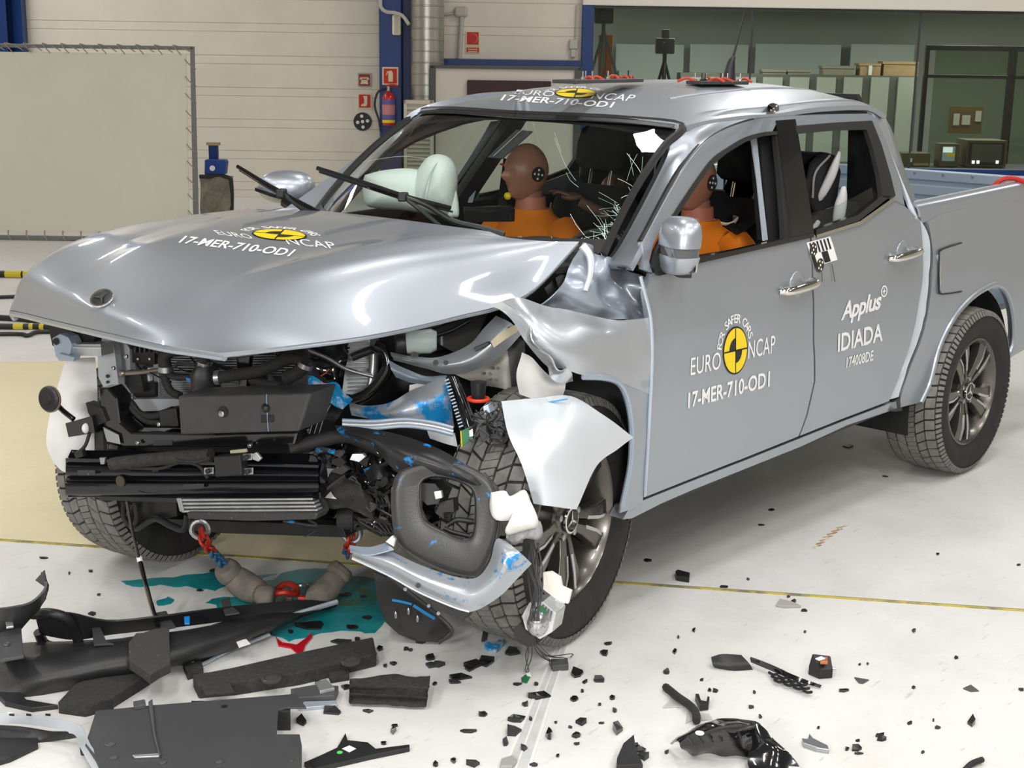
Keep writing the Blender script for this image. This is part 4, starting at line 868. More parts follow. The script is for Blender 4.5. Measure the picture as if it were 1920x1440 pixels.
# ---- door mirror left (folded) and right
mb_ = [Vector((0, 0, 0))]
def mirror_housing(c, sx, name='door_mirror', yaw=0.0):
    rot = Matrix.Rotation(yaw, 3, 'Z')
    def loft(secs, m, nm, par):
        b = MB(); n = 20
        for (y, ax_, az, ox, oz) in secs:
            for k in range(n):
                a = 2*math.pi*k/n; ca, sa = math.cos(a), math.sin(a); e = 3.0
                x = ax_*math.copysign(abs(ca)**(2/e), ca); z = az*math.copysign(abs(sa)**(2/e), sa); b.v.append(Vector(c)+rot @ Vector((x+ox, y, z+oz)))
        for j in range(len(secs)-1):
            for k in range(n): b.f.append((j*n+k, j*n+(k+1) % n, (j+1)*n+(k+1) % n, (j+1)*n+k)); b.mi.append(0)
        b.f += [tuple(range(n)), tuple((len(secs)-1)*n+k for k in range(n))]; b.mi += [0, 0]; return b.build(nm, m, par, smooth=50)
    h = loft([(-.125*sx, .02, .05, -.0, 0), (-.115*sx, .05, .09, -.0, 0), (-.06*sx, .07, .118, -.0, 0), (.02*sx, .075, .122, 0, 0), (.09*sx, .07, .11, .0, 0), (.12*sx, .055, .085, .005, 0)], PAINT, name, TRUCK)
    return h
# left housing: upright box seen from its front corner
lm = D(1274, 462, dep((.86, -1.0, 1.2)))
def lofted(name, secs, m, par, n=24, e=3.0, frame=None, smooth=50):
    b = MB(); C, U, Vv, A = frame
    for (h, au, av, ou, ov) in secs:
        for k in range(n):
            a = 2*math.pi*k/n; ca, sa = math.cos(a), math.sin(a)
            b.v.append(C+A*h+U*(au*math.copysign(abs(ca)**(2/e), ca)+ou)+Vv*(av*math.copysign(abs(sa)**(2/e), sa)+ov))
    for j in range(len(secs)-1):
        for k in range(n): b.f.append((j*n+k, j*n+(k+1) % n, (j+1)*n+(k+1) % n, (j+1)*n+k)); b.mi.append(0)
    b.f += [tuple(range(n-1, -1, -1)), tuple((len(secs)-1)*n+k for k in range(n))]; b.mi += [0, 0]; return b.build(name, m, par, smooth=smooth)
fU = Vector((math.sin(YAW+.35), -math.cos(YAW+.35), 0)); fA = Vector((0, 0, 1)); fV = Vector((math.cos(YAW+.35), math.sin(YAW+.35), 0))
frL = (lm, fU, fV, fA)
mirL = lofted('door_mirror', [(-.085, .035, .05, -.008, 0), (-.07, .048, .075, -.004, 0), (-.03, .052, .085, 0, 0), (-.028, .050, .083, 0, 0)], PAINT, TRUCK, frame=frL)
lofted('mirror_cap', [(.0, .050, .083, 0, 0), (.002, .053, .086, 0, 0), (.04, .054, .086, .002, 0), (.07, .048, .08, .006, .004), (.09, .035, .055, .012, .008)], PAINT, mirL, frame=frL)
lofted('turn_signal', [(-.029, .048, .082, 0, 0), (.001, .048, .082, 0, 0)], mat('signal_lens', (.10, .10, .11), .08, coat=1), mirL, frame=frL)
b = MB(); b.prism([D(1293, 414, dep(lm)-.05), D(1306, 409, dep(lm)-.05), D(1309, 440, dep(lm)-.05), D(1308, 490, dep(lm)-.05), D(1303, 512, dep(lm)-.05), D(1290, 512, dep(lm)-.05), D(1297, 470, dep(lm)-.05)], Vector(ray(1300, 460))*.05); b.build('mirror_rim', GLOSSB, mirL, 0, bevel=.006)
b = MB(); b.prism([D(1307, 411, dep(lm)-.052), D(1310, 411, dep(lm)-.052), D(1311, 460, dep(lm)-.052), D(1307, 510, dep(lm)-.052), D(1304, 512, dep(lm)-.052), D(1307, 470, dep(lm)-.052)], Vector(ray(1300, 460))*.03); b.build('mirror_chrome_edge', CHROME, mirL, 0)
b = MB(); b.tube([D(1262, 507, dep(lm)+.02), D(1275, 513, dep(lm)), D(1296, 514, dep(lm))], .014, 8); b.build('mirror_foot', BLACKP, mirL)
sidepanel('mirror_base', [(1217, 500), (1225, 470), (1244, 432), (1258, 424), (1262, 500), (1250, 511), (1230, 516)], BLACKP, parent=dF, off=.015, mirror=False)
b = MB(); b.tube([side(1240, 495)+Vector((0, -.01, 0)), D(1262, 500, dep(lm)+.03)], .028, 10); b.build('mirror_arm', BLACKP, mirL)
rmC = D(535, 352, dep((.72, 1.0, 1.27))); frR = (rmC, Vector(ER), Vector((0, 0, 1)), Vector(EF))
mirR = lofted('door_mirror', [(-.05, .02, .015, -.01, .0), (-.04, .08, .042, 0, 0), (-.01, .108, .062, 0, 0), (.04, .115, .068, .0, .0), (.09, .11, .062, .0, .0)], PAINT, TRUCK, frame=frR, e=2.4)
b = MB(); b.prism([D(478, 352, dep(rmC)-.05), D(508, 362, dep(rmC)-.06), D(550, 376, dep(rmC)-.07), D(550, 380, dep(rmC)-.07), D(505, 368, dep(rmC)-.06), D(478, 358, dep(rmC)-.05)], Vector(EF)*.05); b.build('turn_signal', GLOSSB, mirR, 0)
b = MB(); b.tube([D(535, 375, dep(rmC)), D(560, 392, dep(rmC)-.02)], .03, 8); b.build('mirror_arm', BLACKP, mirR)
# ---- wheels
def wheel_proto():
    R_ = .382; prof = [(.240, -.105), (.262, -.125), (.30, -.1375), (.335, -.136), (.362, -.128), (.374, -.112), (.3755, -.06), (.3755, .06), (.374, .112), (.362, .128), (.335, .136), (.30, .1375), (.262, .125), (.24, .105), (.236, .06), (.236, -.06)]
    b = MB(); b.lathe(prof, (0, 0, 0), (0, 1, 0), 72, closed=True); ty = b.build('wheel', RUB, None, smooth=35)
    def ch(bb, nm, m, **k): o = bb.build(nm, m, None, **k); o.parent = ty; return o
    b = MB(); n = 46
    def blk(y0, y1, a0, a1, sk, r0=.374, r1=.3825, dr=0):
        vs = []
        for r in (r0, r1):
            for y, s in ((y0, 0), (y1, 1)):
                for a in (a0, a1):
                    aa = a+sk*s; rr2 = r-dr*((abs(y)/.115)**4); vs.append(Vector((rr2*math.cos(aa), y, rr2*math.sin(aa))))
        b.add(vs, [(0, 1, 3, 2), (4, 6, 7, 5), (0, 4, 5, 1), (2, 3, 7, 6), (0, 2, 6, 4), (1, 5, 7, 3)])
    st = 2*math.pi/n
    for i in range(n):
        a = i*st
        blk(-.117, -.075, a+.01, a+st*.90, .02, dr=.006); blk(.075, .117, a+.01, a+st*.90, -.02, dr=.006)
        blk(-.068, -.030, a+.04, a+.04+st*.84, .06); blk(.030, .068, a+.04, a+.04+st*.84, -.06)
        blk(-.024, .024, a, a+st*.45, .04); blk(-.022, .022, a+st*.52, a+st*.95, .04)
    t_ = ch(b, 'tread', TREAD, smooth=0); t_['kind'] = 'stuff'
    b = MB()
    for i in range(92):      # shoulder lugs on the sidewall edge
        a = i*st/2
        for s in (-1, 1):
            vs = [Vector((r*math.cos(x), s*y, r*math.sin(x))) for r, y in ((.350, .1345), (.374, .122)) for x in (a, a+st*.30)]; vs += [v+Vector((0, s*.004, 0)) for v in vs]
            b.add(vs, [(0, 1, 3, 2), (4, 6, 7, 5), (0, 4, 5, 1), (2, 3, 7, 6), (0, 2, 6, 4), (1, 5, 7, 3)])
    s_ = ch(b, 'shoulder_lugs', TREAD, smooth=0); s_['kind'] = 'stuff'
    b = MB(); b.lathe([(.236, .11), (.225, .06), (.215, 0), (.22, -.07), (.236, -.098), (.247, -.108), (.247, -.115), (.238, -.118), (.228, -.105), (.212, -.06), (.20, .0), (.21, .1)], (0, 0, 0), (0, 1, 0), 64, closed=True); ch(b, 'rim', RIMM, smooth=35)
    b = MB(); b.lathe([(0, -.0), (.21, -.0), (.21, .01), (0, .01)], (0, .02, 0), (0, 1, 0), 40); ch(b, 'brake_backing', mat('brake_dark', (.02, .02, .02), .5))
    b = MB(); b.lathe([(0.03, -.03), (.16, -.03), (.16, .0), (.03, 0)], (0, -.0, 0), (0, 1, 0), 40, closed=True); ch(b, 'brake_disc', STEEL)
    for k in range(5):
        a0 = -math.pi/2+k*2*math.pi/5
        for s in (-1, 1):
            def pt(r, off, y): return Vector((r*math.cos(a0)-off*math.sin(a0), y, r*math.sin(a0)+off*math.cos(a0)))
            b = MB()
            inn, out = .050, .232
            sec = [(inn, s*.006, s*.030, -.088), (.11, s*.010, s*.042, -.098), (.17, s*.016, s*.062, -.106), (out, s*.030, s*.090, -.104)]
            vs = []
            for r, o1, o2, y in sec: vs += [pt(r, o1, y), pt(r, o2, y+.006), pt(r, o2*.98, y+.05), pt(r, o1*1.1, y+.05)]
            fs = [(j*4+i, j*4+(i+1) % 4, (j+1)*4+(i+1) % 4, (j+1)*4+i) for j in range(3) for i in range(4)]+[(0, 3, 2, 1), (12, 13, 14, 15)]
            b.add(vs, fs); ch(b, 'spoke', RIMM, smooth=30, bevel=.003)
            b = MB(); vs = []
            for r, o1, o2, y in sec[1:]: vs += [pt(r, o1-s*.001, y-.001), pt(r, o1+s*.010, y-.0025), pt(r, o1+s*.006, y+.012)]
            b.add(vs, [(j*3+i, j*3+(i+1) % 3, (j+1)*3+(i+1) % 3, (j+1)*3+i) for j in range(2) for i in range(3)]+[(0, 2, 1), (6, 7, 8)]); ch(b, 'spoke_edge', MACH, smooth=30)
        b = MB(); a1 = a0+math.pi/5; b.lathe([(.011, 0), (.011, -.012), (.006, -.014)], (.057*math.cos(a1), -.085, .057*math.sin(a1)), (0, 1, 0), 8); ch(b, 'wheel_bolt', STEEL)
    b = MB(); b.lathe([(.075, .0), (.075, -.075), (.060, -.088), (.0, -.090)], (0, 0, 0), (0, 1, 0), 32); ch(b, 'hub', RIMM)
    b = MB(); b.lathe([(.037, -.088), (.040, -.097), (.034, -.101), (0, -.100)], (0, 0, 0), (0, 1, 0), 32); ch(b, 'hub_cap', BLK)
    b = MB(); b.lathe([(.034, -.099), (.041, -.096), (.041, -.104), (.035, -.105)], (0, 0, 0), (0, 1, 0), 32, closed=True); ch(b, 'hub_ring', CHROME)
    b = MB()
    for k in range(3):
        a = math.pi/2+k*2*math.pi/3; d_ = Vector((math.cos(a), 0, math.sin(a))); e_ = Vector((-math.sin(a), 0, math.cos(a))); b.prism([d_*.034+Vector((0, -.103, 0)), e_*.005+Vector((0, -.103, 0)), -e_*.005+Vector((0, -.103, 0))], (0, -.002, 0))
    ch(b, 'hub_star', CHROME, smooth=0)
    return ty
WH = wheel_proto()
def place_wheel(o, loc, steer=0, sc=1.0, flip=False, spin=0.0, camber=0.0):
    o.parent = TRUCK; o.matrix_parent_inverse = Matrix.Translation((-1.6, 0, 0))
    o.matrix_basis = Matrix.Translation(loc) @ Matrix.Rotation(steer, 4, 'Z') @ Matrix.Rotation(camber, 4, 'X') @ Matrix.Rotation(math.pi if flip else 0, 4, 'Z') @ Matrix.Rotation(spin, 4, 'Y') @ Matrix.Scale(sc, 4)
place_wheel(WH, (3.15, -.835, .381), 0, 1.0, spin=.1)
hubP = Y(1071.5, 973, -.868)
w2 = copy_tree(WH); place_wheel(w2, hubP-Vector((math.sin(.20), -math.cos(.20), 0))*.108+Vector((0, 0, -.004)), .20, 1.066, spin=.02)
w3 = copy_tree(WH); place_wheel(w3, (-.03, .735, .385), .20, 1.008, flip=True)
w4 = copy_tree(WH); place_wheel(w4, (3.15, .835, .381), 0, 1.0, flip=True)
# ================================================================ CABIN AND DUMMIES
FAB = mat('seat_fabric', (.018, .018, .02), .85, bump=.1, bscale=200); PIPE = mat('seat_piping', (.30, .30, .32), .7); LGREY = mat('child_seat_grey', (.60, .60, .60), .7)
rows = [[Vector((x+.04*(abs(y)/.7)**2, y, z)) for y in (-.72, -.5, -.25, 0, .25, .5, .72)] for x, z in ((.46, 1.17), (.6, 1.165), (.78, 1.155), (.92, 1.12), (.98, 1.02), (.99, .85), (.97, .6))]
dash = patch('dashboard', rows, mat('dash_black', (.013, .013, .013), .7, bump=.1, bscale=150), TRUCK, t=.02, nu=4, nv=4)
b = MB(); b.ball((.84, -.37, 1.15), .15, .20, .075, 24, 12); b.build('instrument_hood', MATS['dash_black'], dash)
b = MB(); b.prism([X(868, 388, .93), X(952, 386, .90), X(959, 391, .90), X(958, 416, .90), X(868, 416, .93)], (.02, 0, 0)); b.build('centre_screen', GLOSSB, dash, 0, bevel=.004)
b = MB(); c = Vector((1.08, -.38, 1.05)); ax = Vector((-.9, 0, .45)).normalized(); u_ = ax.orthogonal().normalized(); w_ = ax.cross(u_)
b.tube([c+(u_*math.cos(a)+w_*math.sin(a))*.185 for a in np.linspace(0, 2*math.pi, 33)], .016, 8, seg=1, caps=False, smooth=False); stw = b.build('steering_wheel', BLACKP, TRUCK)
b = MB(); b.ball(c+ax*.03, .08, .08, .05, 16, 8); b.build('steering_hub', BLACKP, stw)
for a in (0, math.pi, -math.pi/2): b = MB(); b.tube([c, c+(u_*math.sin(a)+w_*math.cos(a))*.18], .014, 6); b.build('steering_spoke', BLACKP, stw)
def seat(y, x0=1.72):
    s = lofted('front_seat', [(-.02, .24, .22, 0, 0), (0, .27, .25, 0, 0), (.11, .27, .25, 0, 0), (.14, .24, .21, 0, 0)], FAB, TRUCK, frame=(Vector((x0, y, .72)), Vector((1, 0, 0)), Vector((0, 1, 0)), Vector((0, 0, 1))), e=3.5)
    ax = Vector((.22, 0, 1)).normalized(); fr = (Vector((x0+.26, y, .82)), Vector((1, 0, -.22)).normalized(), Vector((0, 1, 0)), ax)
    bk = lofted('seat_back', [(-.02, .06, .2, 0, 0), (.05, .07, .245, 0, 0), (.25, .07, .25, 0, 0), (.40, .062, .225, 0, 0), (.47, .045, .17, 0, 0)], FAB, s, frame=fr, e=3)
    hc = fr[0]+ax*.50
    lofted('headrest', [(.0, .035, .10, 0, 0), (.02, .05, .125, 0, 0), (.11, .055, .13, 0, 0), (.17, .048, .115, 0, 0), (.19, .03, .085, 0, 0)], FAB, s, frame=(hc+ax*.045-Vector((.02, 0, 0)), fr[1], fr[2], ax), e=3)
    for k in (-.055, .055): b = MB(); b.tube([hc+Vector((0, k, 0))-ax*.05, hc+Vector((0, k, 0))+ax*.08], .007, 8); b.build('headrest_post', CHROME, s)
    b = MB(); b.tube([fr[0]+ax*h+Vector((-.06, .21, 0)) for h in (.05, .2, .38)], .004, 5); b.build('piping', PIPE, s)
    return s
seat(.38, 1.70); seat(-.38, 1.70)
lofted('rear_bench', [(0, .22, .66, 0, 0), (.14, .22, .66, 0, 0), (.16, .18, .62, 0, 0)], FAB, TRUCK, frame=(Vector((2.30, 0, .68)), Vector((1, 0, 0)), Vector((0, 1, 0)), Vector((0, 0, 1))), e=5)
lofted('rear_bench_back', [(0, .05, .66, 0, 0), (.42, .05, .66, .06, 0), (.47, .03, .62, .07, 0)], FAB, TRUCK, frame=(Vector((2.50, 0, .78)), Vector((1, 0, 0)), Vector((0, 1, 0)), Vector((0, 0, 1))), e=5)
for y in (-.38, .38): lofted('rear_headrest', [(0, .035, .11, 0, 0), (.03, .045, .12, 0, 0), (.13, .04, .115, .01, 0), (.15, .02, .09, .01, 0)], FAB, TRUCK, frame=(Vector((2.55, y, 1.30)), Vector((1, 0, 0)), Vector((0, 1, 0)), Vector((0, 0, 1))), e=3)
# inner B pillar with belt, left side and far side
for s in (1, -1):
    b = MB(); b.prism([Vector((p.x+.0, s*(-W(p.z)+.05), p.z)) for p in S([(1446, 252), (1474, 250), (1496, 449), (1464, 455)])], (0, s*.05, 0)); pb = b.build('inner_pillar', BLACKP, TRUCK, 0)
    b = MB(); b.prism([Vector((p.x, s*(-W(p.z)+.045), p.z)) for p in S([(1428, 258), (1438, 256), (1448, 350), (1460, 452), (1452, 454), (1440, 340)])], (0, s*.006, 0)); b.build('pillar_edge', INNER, pb, 0)
    rows = [[Vector((p.x, s*(-W(p.z)+.03), p.z)) for p in S([(u, v) for u in (1240, 1380, 1520)])] if False else [Vector((x, s*(-.86), z)) for x in (.8, 1.4, 2.0, 2.55)] for z in (1.19, .9, .5)]
    patch('door_lining', rows, BLACKP, TRUCK, t=.01, nu=2, nv=2)
# ---- crash test dummies
SKIN = mat('dummy_vinyl', (.36, .16, .105), .38, noise=.08, scale=12); NECK = mat('dummy_neck', (.50, .17, .11), .5); ORANGE = mat('orange_shirt', (.80, .20, .005), .85, bump=.3, bscale=14); BROWN = mat('dummy_brown', (.20, .11, .07), .4)
YSH = mat('yellow_shirt', (.52, .50, .03), .85, bump=.2, bscale=20)
def head_mesh(H, sc=1.0, yaw=0.0, tilt=0.0, jaw=True):
    b = MB(); n, m = 36, 30; rot = Matrix.Rotation(yaw, 3, 'Z') @ Matrix.Rotation(tilt, 3, 'Y')
    for i in range(m+1):
        th = math.pi*i/m
        for k in range(n):
            a = 2*math.pi*k/n; f, l, u = math.sin(th)*math.cos(a), math.sin(th)*math.sin(a), math.cos(th)
            x, y, z = f*.10, l*.078, u*.118
            if u < 0:
                q = max(1e-3, math.sin(th))**.5/max(1e-3, math.sin(th)); q = 1+(min(q, 3.2)-1)*.85
                y *= (1-.30*(-u)**1.2)*(1+(q-1)*.7); x *= (q*(1-.10*(-u))) if f > 0 else (1-.25*(-u)); z = max(z, -.113)
            if f > 0:
                g = lambda cu, cl, su, sl: math.exp(-((u-cu)/su)**2-((l-cl)/sl)**2)
                x += .021*g(-.16, 0, .15, .16)+.010*g(-.02, 0, .14, .10)+.006*g(.22, 0, .09, .5)-.010*g(.06, .33, .09, .17)-.010*g(.06, -.33, .09, .17)
                x += .006*g(-.44, 0, .05, .25)-.005*g(-.50, 0, .03, .26)+.006*g(-.56, 0, .05, .22)+.012*g(-.80, 0, .14, .25)
            b.v.append(Vector(H)+rot @ Vector((-x, -y, z))*sc)
    b.f = [(i*n+k, (i+1)*n+k, (i+1)*n+(k+1) % n, i*n+(k+1) % n) for i in range(m) for k in range(n)]; b.mi = [0]*len(b.f); return b
def rings(b, secs, n=22):
    o = len(b.v)
    for c, rx, ry in secs:
        for k in range(n):
            a = 2*math.pi*k/n; b.v.append(Vector(c)+Vector((rx*math.cos(a), ry*math.sin(a), 0)))
    for j in range(len(secs)-1):
        for k in range(n): b.f.append((o+j*n+k, o+j*n+(k+1) % n, o+(j+1)*n+(k+1) % n, o+(j+1)*n+k)); b.mi.append(0)
    b.f += [tuple(o+k for k in range(n-1, -1, -1)), tuple(o+(len(secs)-1)*n+k for k in range(n))]; b.mi += [0, 0]
def hand(b, w, d, s):
    d = d.normalized(); sd = d.cross(Vector((0, 0, 1))).normalized(); b.ball(w+d*.045, .05, .045, .018, 12, 8)
    for k, (o, L_) in enumerate(((-.032, .062), (-.011, .075), (.011, .07), (.032, .055))):
        r = w+d*.085+sd*o; b.tube([r-d*.02, r+d*L_*.5+Vector((0, 0, -.008)), r+d*L_+Vector((0, 0, -.03))], .009, 6, seg=3)
    r = w+d*.03+sd*s*.04; b.tube([r, r+sd*s*.03+d*.025, r+sd*s*.035+d*.055], .010, 6, seg=3)
def dummy(H, label, yaw):
    H = Vector(H); o = root('crash_test_dummy', label, 'dummy', (H.x, H.y, H.z-.62)); hd = head_mesh(H, 1.0, yaw)
    # body: head, neck, trunk, arms and legs in one surface
    rings(hd, [(H+Vector((.02, 0, -.08)), .055, .052), (H+Vector((.025, 0, -.13)), .058, .056), (H+Vector((.035, 0, -.19)), .065, .07), (H+Vector((.05, 0, -.24)), .09, .17), (H+Vector((.06, 0, -.36)), .105, .17), (H+Vector((.08, 0, -.55)), .105, .15), (H+Vector((.09, 0, -.66)), .12, .17)])
    for s in (-1, 1):
        sh = H+Vector((.05, s*.175, -.25)); el = H+Vector((-.06, s*.25, -.46)); wr = H+Vector((-.27, s*.20, -.47)); hd.tube([sh, el, wr], lambda t: .05-.022*t, 10, seg=6); hand(hd, wr, wr-el, -s)
        hp = H+Vector((.03, s*.09, -.64)); kn = H+Vector((-.36, s*.12, -.56)); ft = H+Vector((-.58, s*.12, -.76)); hd.tube([hp, kn, ft], lambda t: .08-.035*t, 10, seg=6); hd.tube([ft, ft+Vector((-.14, 0, -.03))], .04, 8)
    bd = hd.build('body', SKIN, o, smooth=60)
    b = MB(); rings(b, [(H+Vector((.03, 0, -.105)), .064, .062), (H+Vector((.03, 0, -.15)), .067, .064), (H+Vector((.04, 0, -.195)), .074, .078)]); b.build('neck_shroud', NECK, o, smooth=60)
    b = MB(); rings(b, [(H+Vector((.04, 0, -.155)), .080, .085), (H+Vector((.042, 0, -.18)), .085, .10), (H+Vector((.048, 0, -.205)), .10, .155), (H+Vector((.052, 0, -.245)), .115, .20), (H+Vector((.06, 0, -.36)), .125, .195), (H+Vector((.08, 0, -.55)), .125, .175), (H+Vector((.085, 0, -.62)), .13, .18)])
    for s in (-1, 1): b.tube([H+Vector((.05, s*.15, -.235)), H+Vector((.03, s*.215, -.29)), H+Vector((-.03, s*.245, -.40))], lambda t: .075-.008*t, 14, seg=5)
    sh = b.build('shirt', ORANGE, o, smooth=60)
    for s in (-1, 1):      # round photo targets on the temples
        rt = Matrix.Rotation(yaw, 3, 'Z'); c = H+rt @ Vector((.010, s*.0755, -.005)); nn = rt @ Vector((0, s, -.05)); b = MB(); b.lathe([(.031, 0), (.031, .004)], c, nn, 24); tg_ = b.build('target_disc', BLK, o)
        uu = nn.normalized().orthogonal().normalized(); ww = nn.normalized().cross(uu)
        for x, y in ((0, 0), (.5, .35), (-.45, -.4), (-.35, .5), (.4, -.5)): b = MB(); b.lathe([(.0048, 0), (.0048, .001)], c+nn.normalized()*.004+(uu*x+ww*y)*.03, nn, 10); b.build('target_dot', WHITE, tg_)
    return o
Hp = D(987, 322, 5.86); Hd = D(1302, 338, 5.45)
dp = dummy(Hp, 'crash test dummy in an orange shirt on the passenger side, face visible through the windscreen', -.28)
dd = dummy(Hd, 'crash test dummy in an orange shirt at the driver window', 0.0)
rt = Matrix.Rotation(-.28, 3, 'Z')
b = MB(); b.ball(Hp+rt @ Vector((-.090, 0, -.098)), .014, .018, .016, 10, 8); b.build('chin_paint', YEL, dp); b = MB(); b.ball(Hp+rt @ Vector((-.088, .03, .03)), .012, .03, .006, 10, 6); b.build('brow_paint', RED, dp)
b = MB()
for k in range(5): b.tube([Hd+Vector((.06, .0, -.13-.004*k)), Hd+Vector((.10, -.06-.008*k, -.17)), Hd+Vector((.15, -.09-.004*k, -.175+.006*k)), Hd+Vector((.20, -.06, -.15))], .0055, 6)
b.build('sensor_cables', mat('cream_cable', (.72, .68, .55), .5), dd)
b = MB(); b.prism([Hd+Vector((-.02, -.225, -.19)), Hd+Vector((.06, -.20, -.185)), Hd+Vector((.07, -.14, -.16)), Hd+Vector((-.01, -.16, -.165))], (0, -.004, .004)); b.build('belt_webbing', BLK, dd, 0)
# seat belts
for Hh, s in ((Hp, 1), (Hd, -1)):
    P = [Hh+Vector((.25, s*.34, .02)), Hh+Vector((.07, s*.20, -.16)), Hh+Vector((-.07, s*.05, -.36)), Hh+Vector((-.06, -s*.14, -.58))]
    rows = [[p+Vector((0, .024, .006)) for p in P], [p-Vector((0, .024, .006)) for p in P]]; patch('seat_belt', rows, BLK, TRUCK, t=.003, nu=6, nv=1)
# ---- airbag
AB = mat('airbag_cloth', (.74, .79, .76), .8, noise=.04, scale=6, bump=.25, bscale=9)
ab = root('passenger_airbag', 'deployed pale airbag bulging above the passenger dashboard', 'airbag', (1.0, .45, 1.15))
from mathutils import noise as NOI
def blob(name, pts, dp_, th, m, par, nz_=0.0):
    """cushion with a traced outline: rows from the outline towards its centre, puffed both ways"""
    P = LF(pts+[pts[0]], 4)[:-1]; n = len(P); cu, cv = sum(p[0] for p in P)/n, sum(p[1] for p in P)/n; b = MB(); lv = [0, .12, .3, .55, .8]
    w = Vector(ray(cu, cv)).normalized()
    for s in (1, -1):
        o = len(b.v)
        for k in lv:
            h = th*math.sqrt(1-(1-k)**2)
            for u, v in P:
                p_ = D(u+(cu-u)*k, v+(cv-v)*k, dp_)-w*h*s; b.v.append(p_+w*(nz_*NOI.noise(p_*(26 if th < .06 else 11)) if nz_ else 0))
        b.v.append(D(cu, cv, dp_)-w*th*s)
        for j in range(len(lv)-1):
            for i in range(n): b.f.append((o+j*n+i, o+j*n+(i+1) % n, o+(j+1)*n+(i+1) % n, o+(j+1)*n+i)); b.mi.append(0)
        for i in range(n): b.f.append((o+(len(lv)-1)*n+i, o+(len(lv)-1)*n+(i+1) % n, o+len(lv)*n)); b.mi.append(0)
    return b.build(name, m, par, smooth=70)
dA = 5.42
blob('airbag_lobe', [(684, 328), (720, 319), (770, 316), (800, 330), (805, 395), (750, 394), (700, 390), (684, 380), (680, 345)], dA+.02, .12, AB, ab, .02)
blob('airbag_lobe', [(783, 318), (800, 296), (822, 289), (845, 297), (857, 320), (857, 360), (850, 400), (830, 405), (800, 398), (778, 385), (775, 345)], dA-.02, .13, AB, ab, .02)
blob('airbag_tail', [(846, 360), (856, 358), (861, 402), (851, 408), (838, 404)], dA-.05, .03, AB, ab)
b = MB(); b.tube([D(793, 385, dA-.15), D(800, 345, dA-.16), D(815, 312, dA-.13), D(832, 296, dA-.06)], .003, 6); b.build('airbag_seam', mat('airbag_stitch', (.5, .56, .55), .8), ab)
# side curtain strip by the far B pillar
b = MB(); b.prism([D(916, 250, 6.2), D(921, 252, 6.2), D(886, 380, 6.2), D(877, 380, 6.2)], Vector((.02, .02, 0))); b.build('belt_strip', mat('belt_pale', (.45, .60, .72), .4), TRUCK, 0)
# ---- child seats and child dummies in the rear
def child_seat(label, y, shift=0.0, turn=0.0):
    cs = root('child_car_seat', label, 'car seat', (2.28, y, .84)); F_ = (Vector((2.33, y, .86)), Vector((1, 0, -.2)).normalized(), Vector((0, 1, 0)), Vector((.2, 0, 1)).normalized())
    lofted('seat_shell', [(0, .06, .20, 0, 0), (.15, .07, .21, 0, 0), (.32, .07, .20, 0, 0), (.36, .06, .17, 0, 0), (.48, .075, .19, 0, 0), (.58, .06, .16, 0, 0), (.60, .04, .12, 0, 0)], FAB, cs, frame=F_, e=3)
    for s in (-1, 1):
        lofted('side_wing', [(.02, .10, .022, -.1, s*.20), (.22, .12, .024, -.11, s*.21), (.34, .06, .02, -.06, s*.19), (.40, .13, .026, -.10, s*.19), (.54, .12, .026, -.08, s*.18), (.60, .05, .02, -.05, s*.16)], FAB, cs, frame=F_, e=2.5)
        b = MB(); b.tube([F_[0]+F_[1]*o_+F_[2]*(s*.225)+F_[3]*h for h, o_ in ((.02, -.15), (.2, -.225), (.31, -.14))], .011, 8, seg=6); b.build('grey_edge', LGREY, cs)
        b = MB(); b.tube([F_[0]+F_[1]*o_+F_[2]*(s*.215)+F_[3]*h for h, o_ in ((.40, -.20), (.5, -.21), (.585, -.12))], .005, 8, seg=6); b.build('piping', PIPE, cs)
    lofted('seat_base', [(0, .18, .20, 0, 0), (.07, .19, .21, 0, 0), (.10, .16, .18, 0, 0)], FAB, cs, frame=(Vector((2.17, y, .84)), Vector((1, 0, 0)), Vector((0, 1, 0)), Vector((0, 0, 1))), e=3)
    return cs
child_seat('black child seat with grey edges behind the driver, nearest the rear door', -.40); child_seat('black child seat behind the passenger seat, far side of the cabin', .40)
blob('grey_side_panel', [(1572, 283), (1577, 290), (1568, 330), (1545, 372), (1531, 372), (1548, 330), (1562, 300)], dep((2.2, -.55, 1.25)), .02, LGREY, bpy.data.objects['child_car_seat'])
blob('grey_side_panel', [(1578, 350), (1587, 352), (1588, 385), (1580, 418), (1562, 420), (1564, 385)], dep((2.15, -.6, 1.1)), .02, LGREY, bpy.data.objects['child_car_seat'])
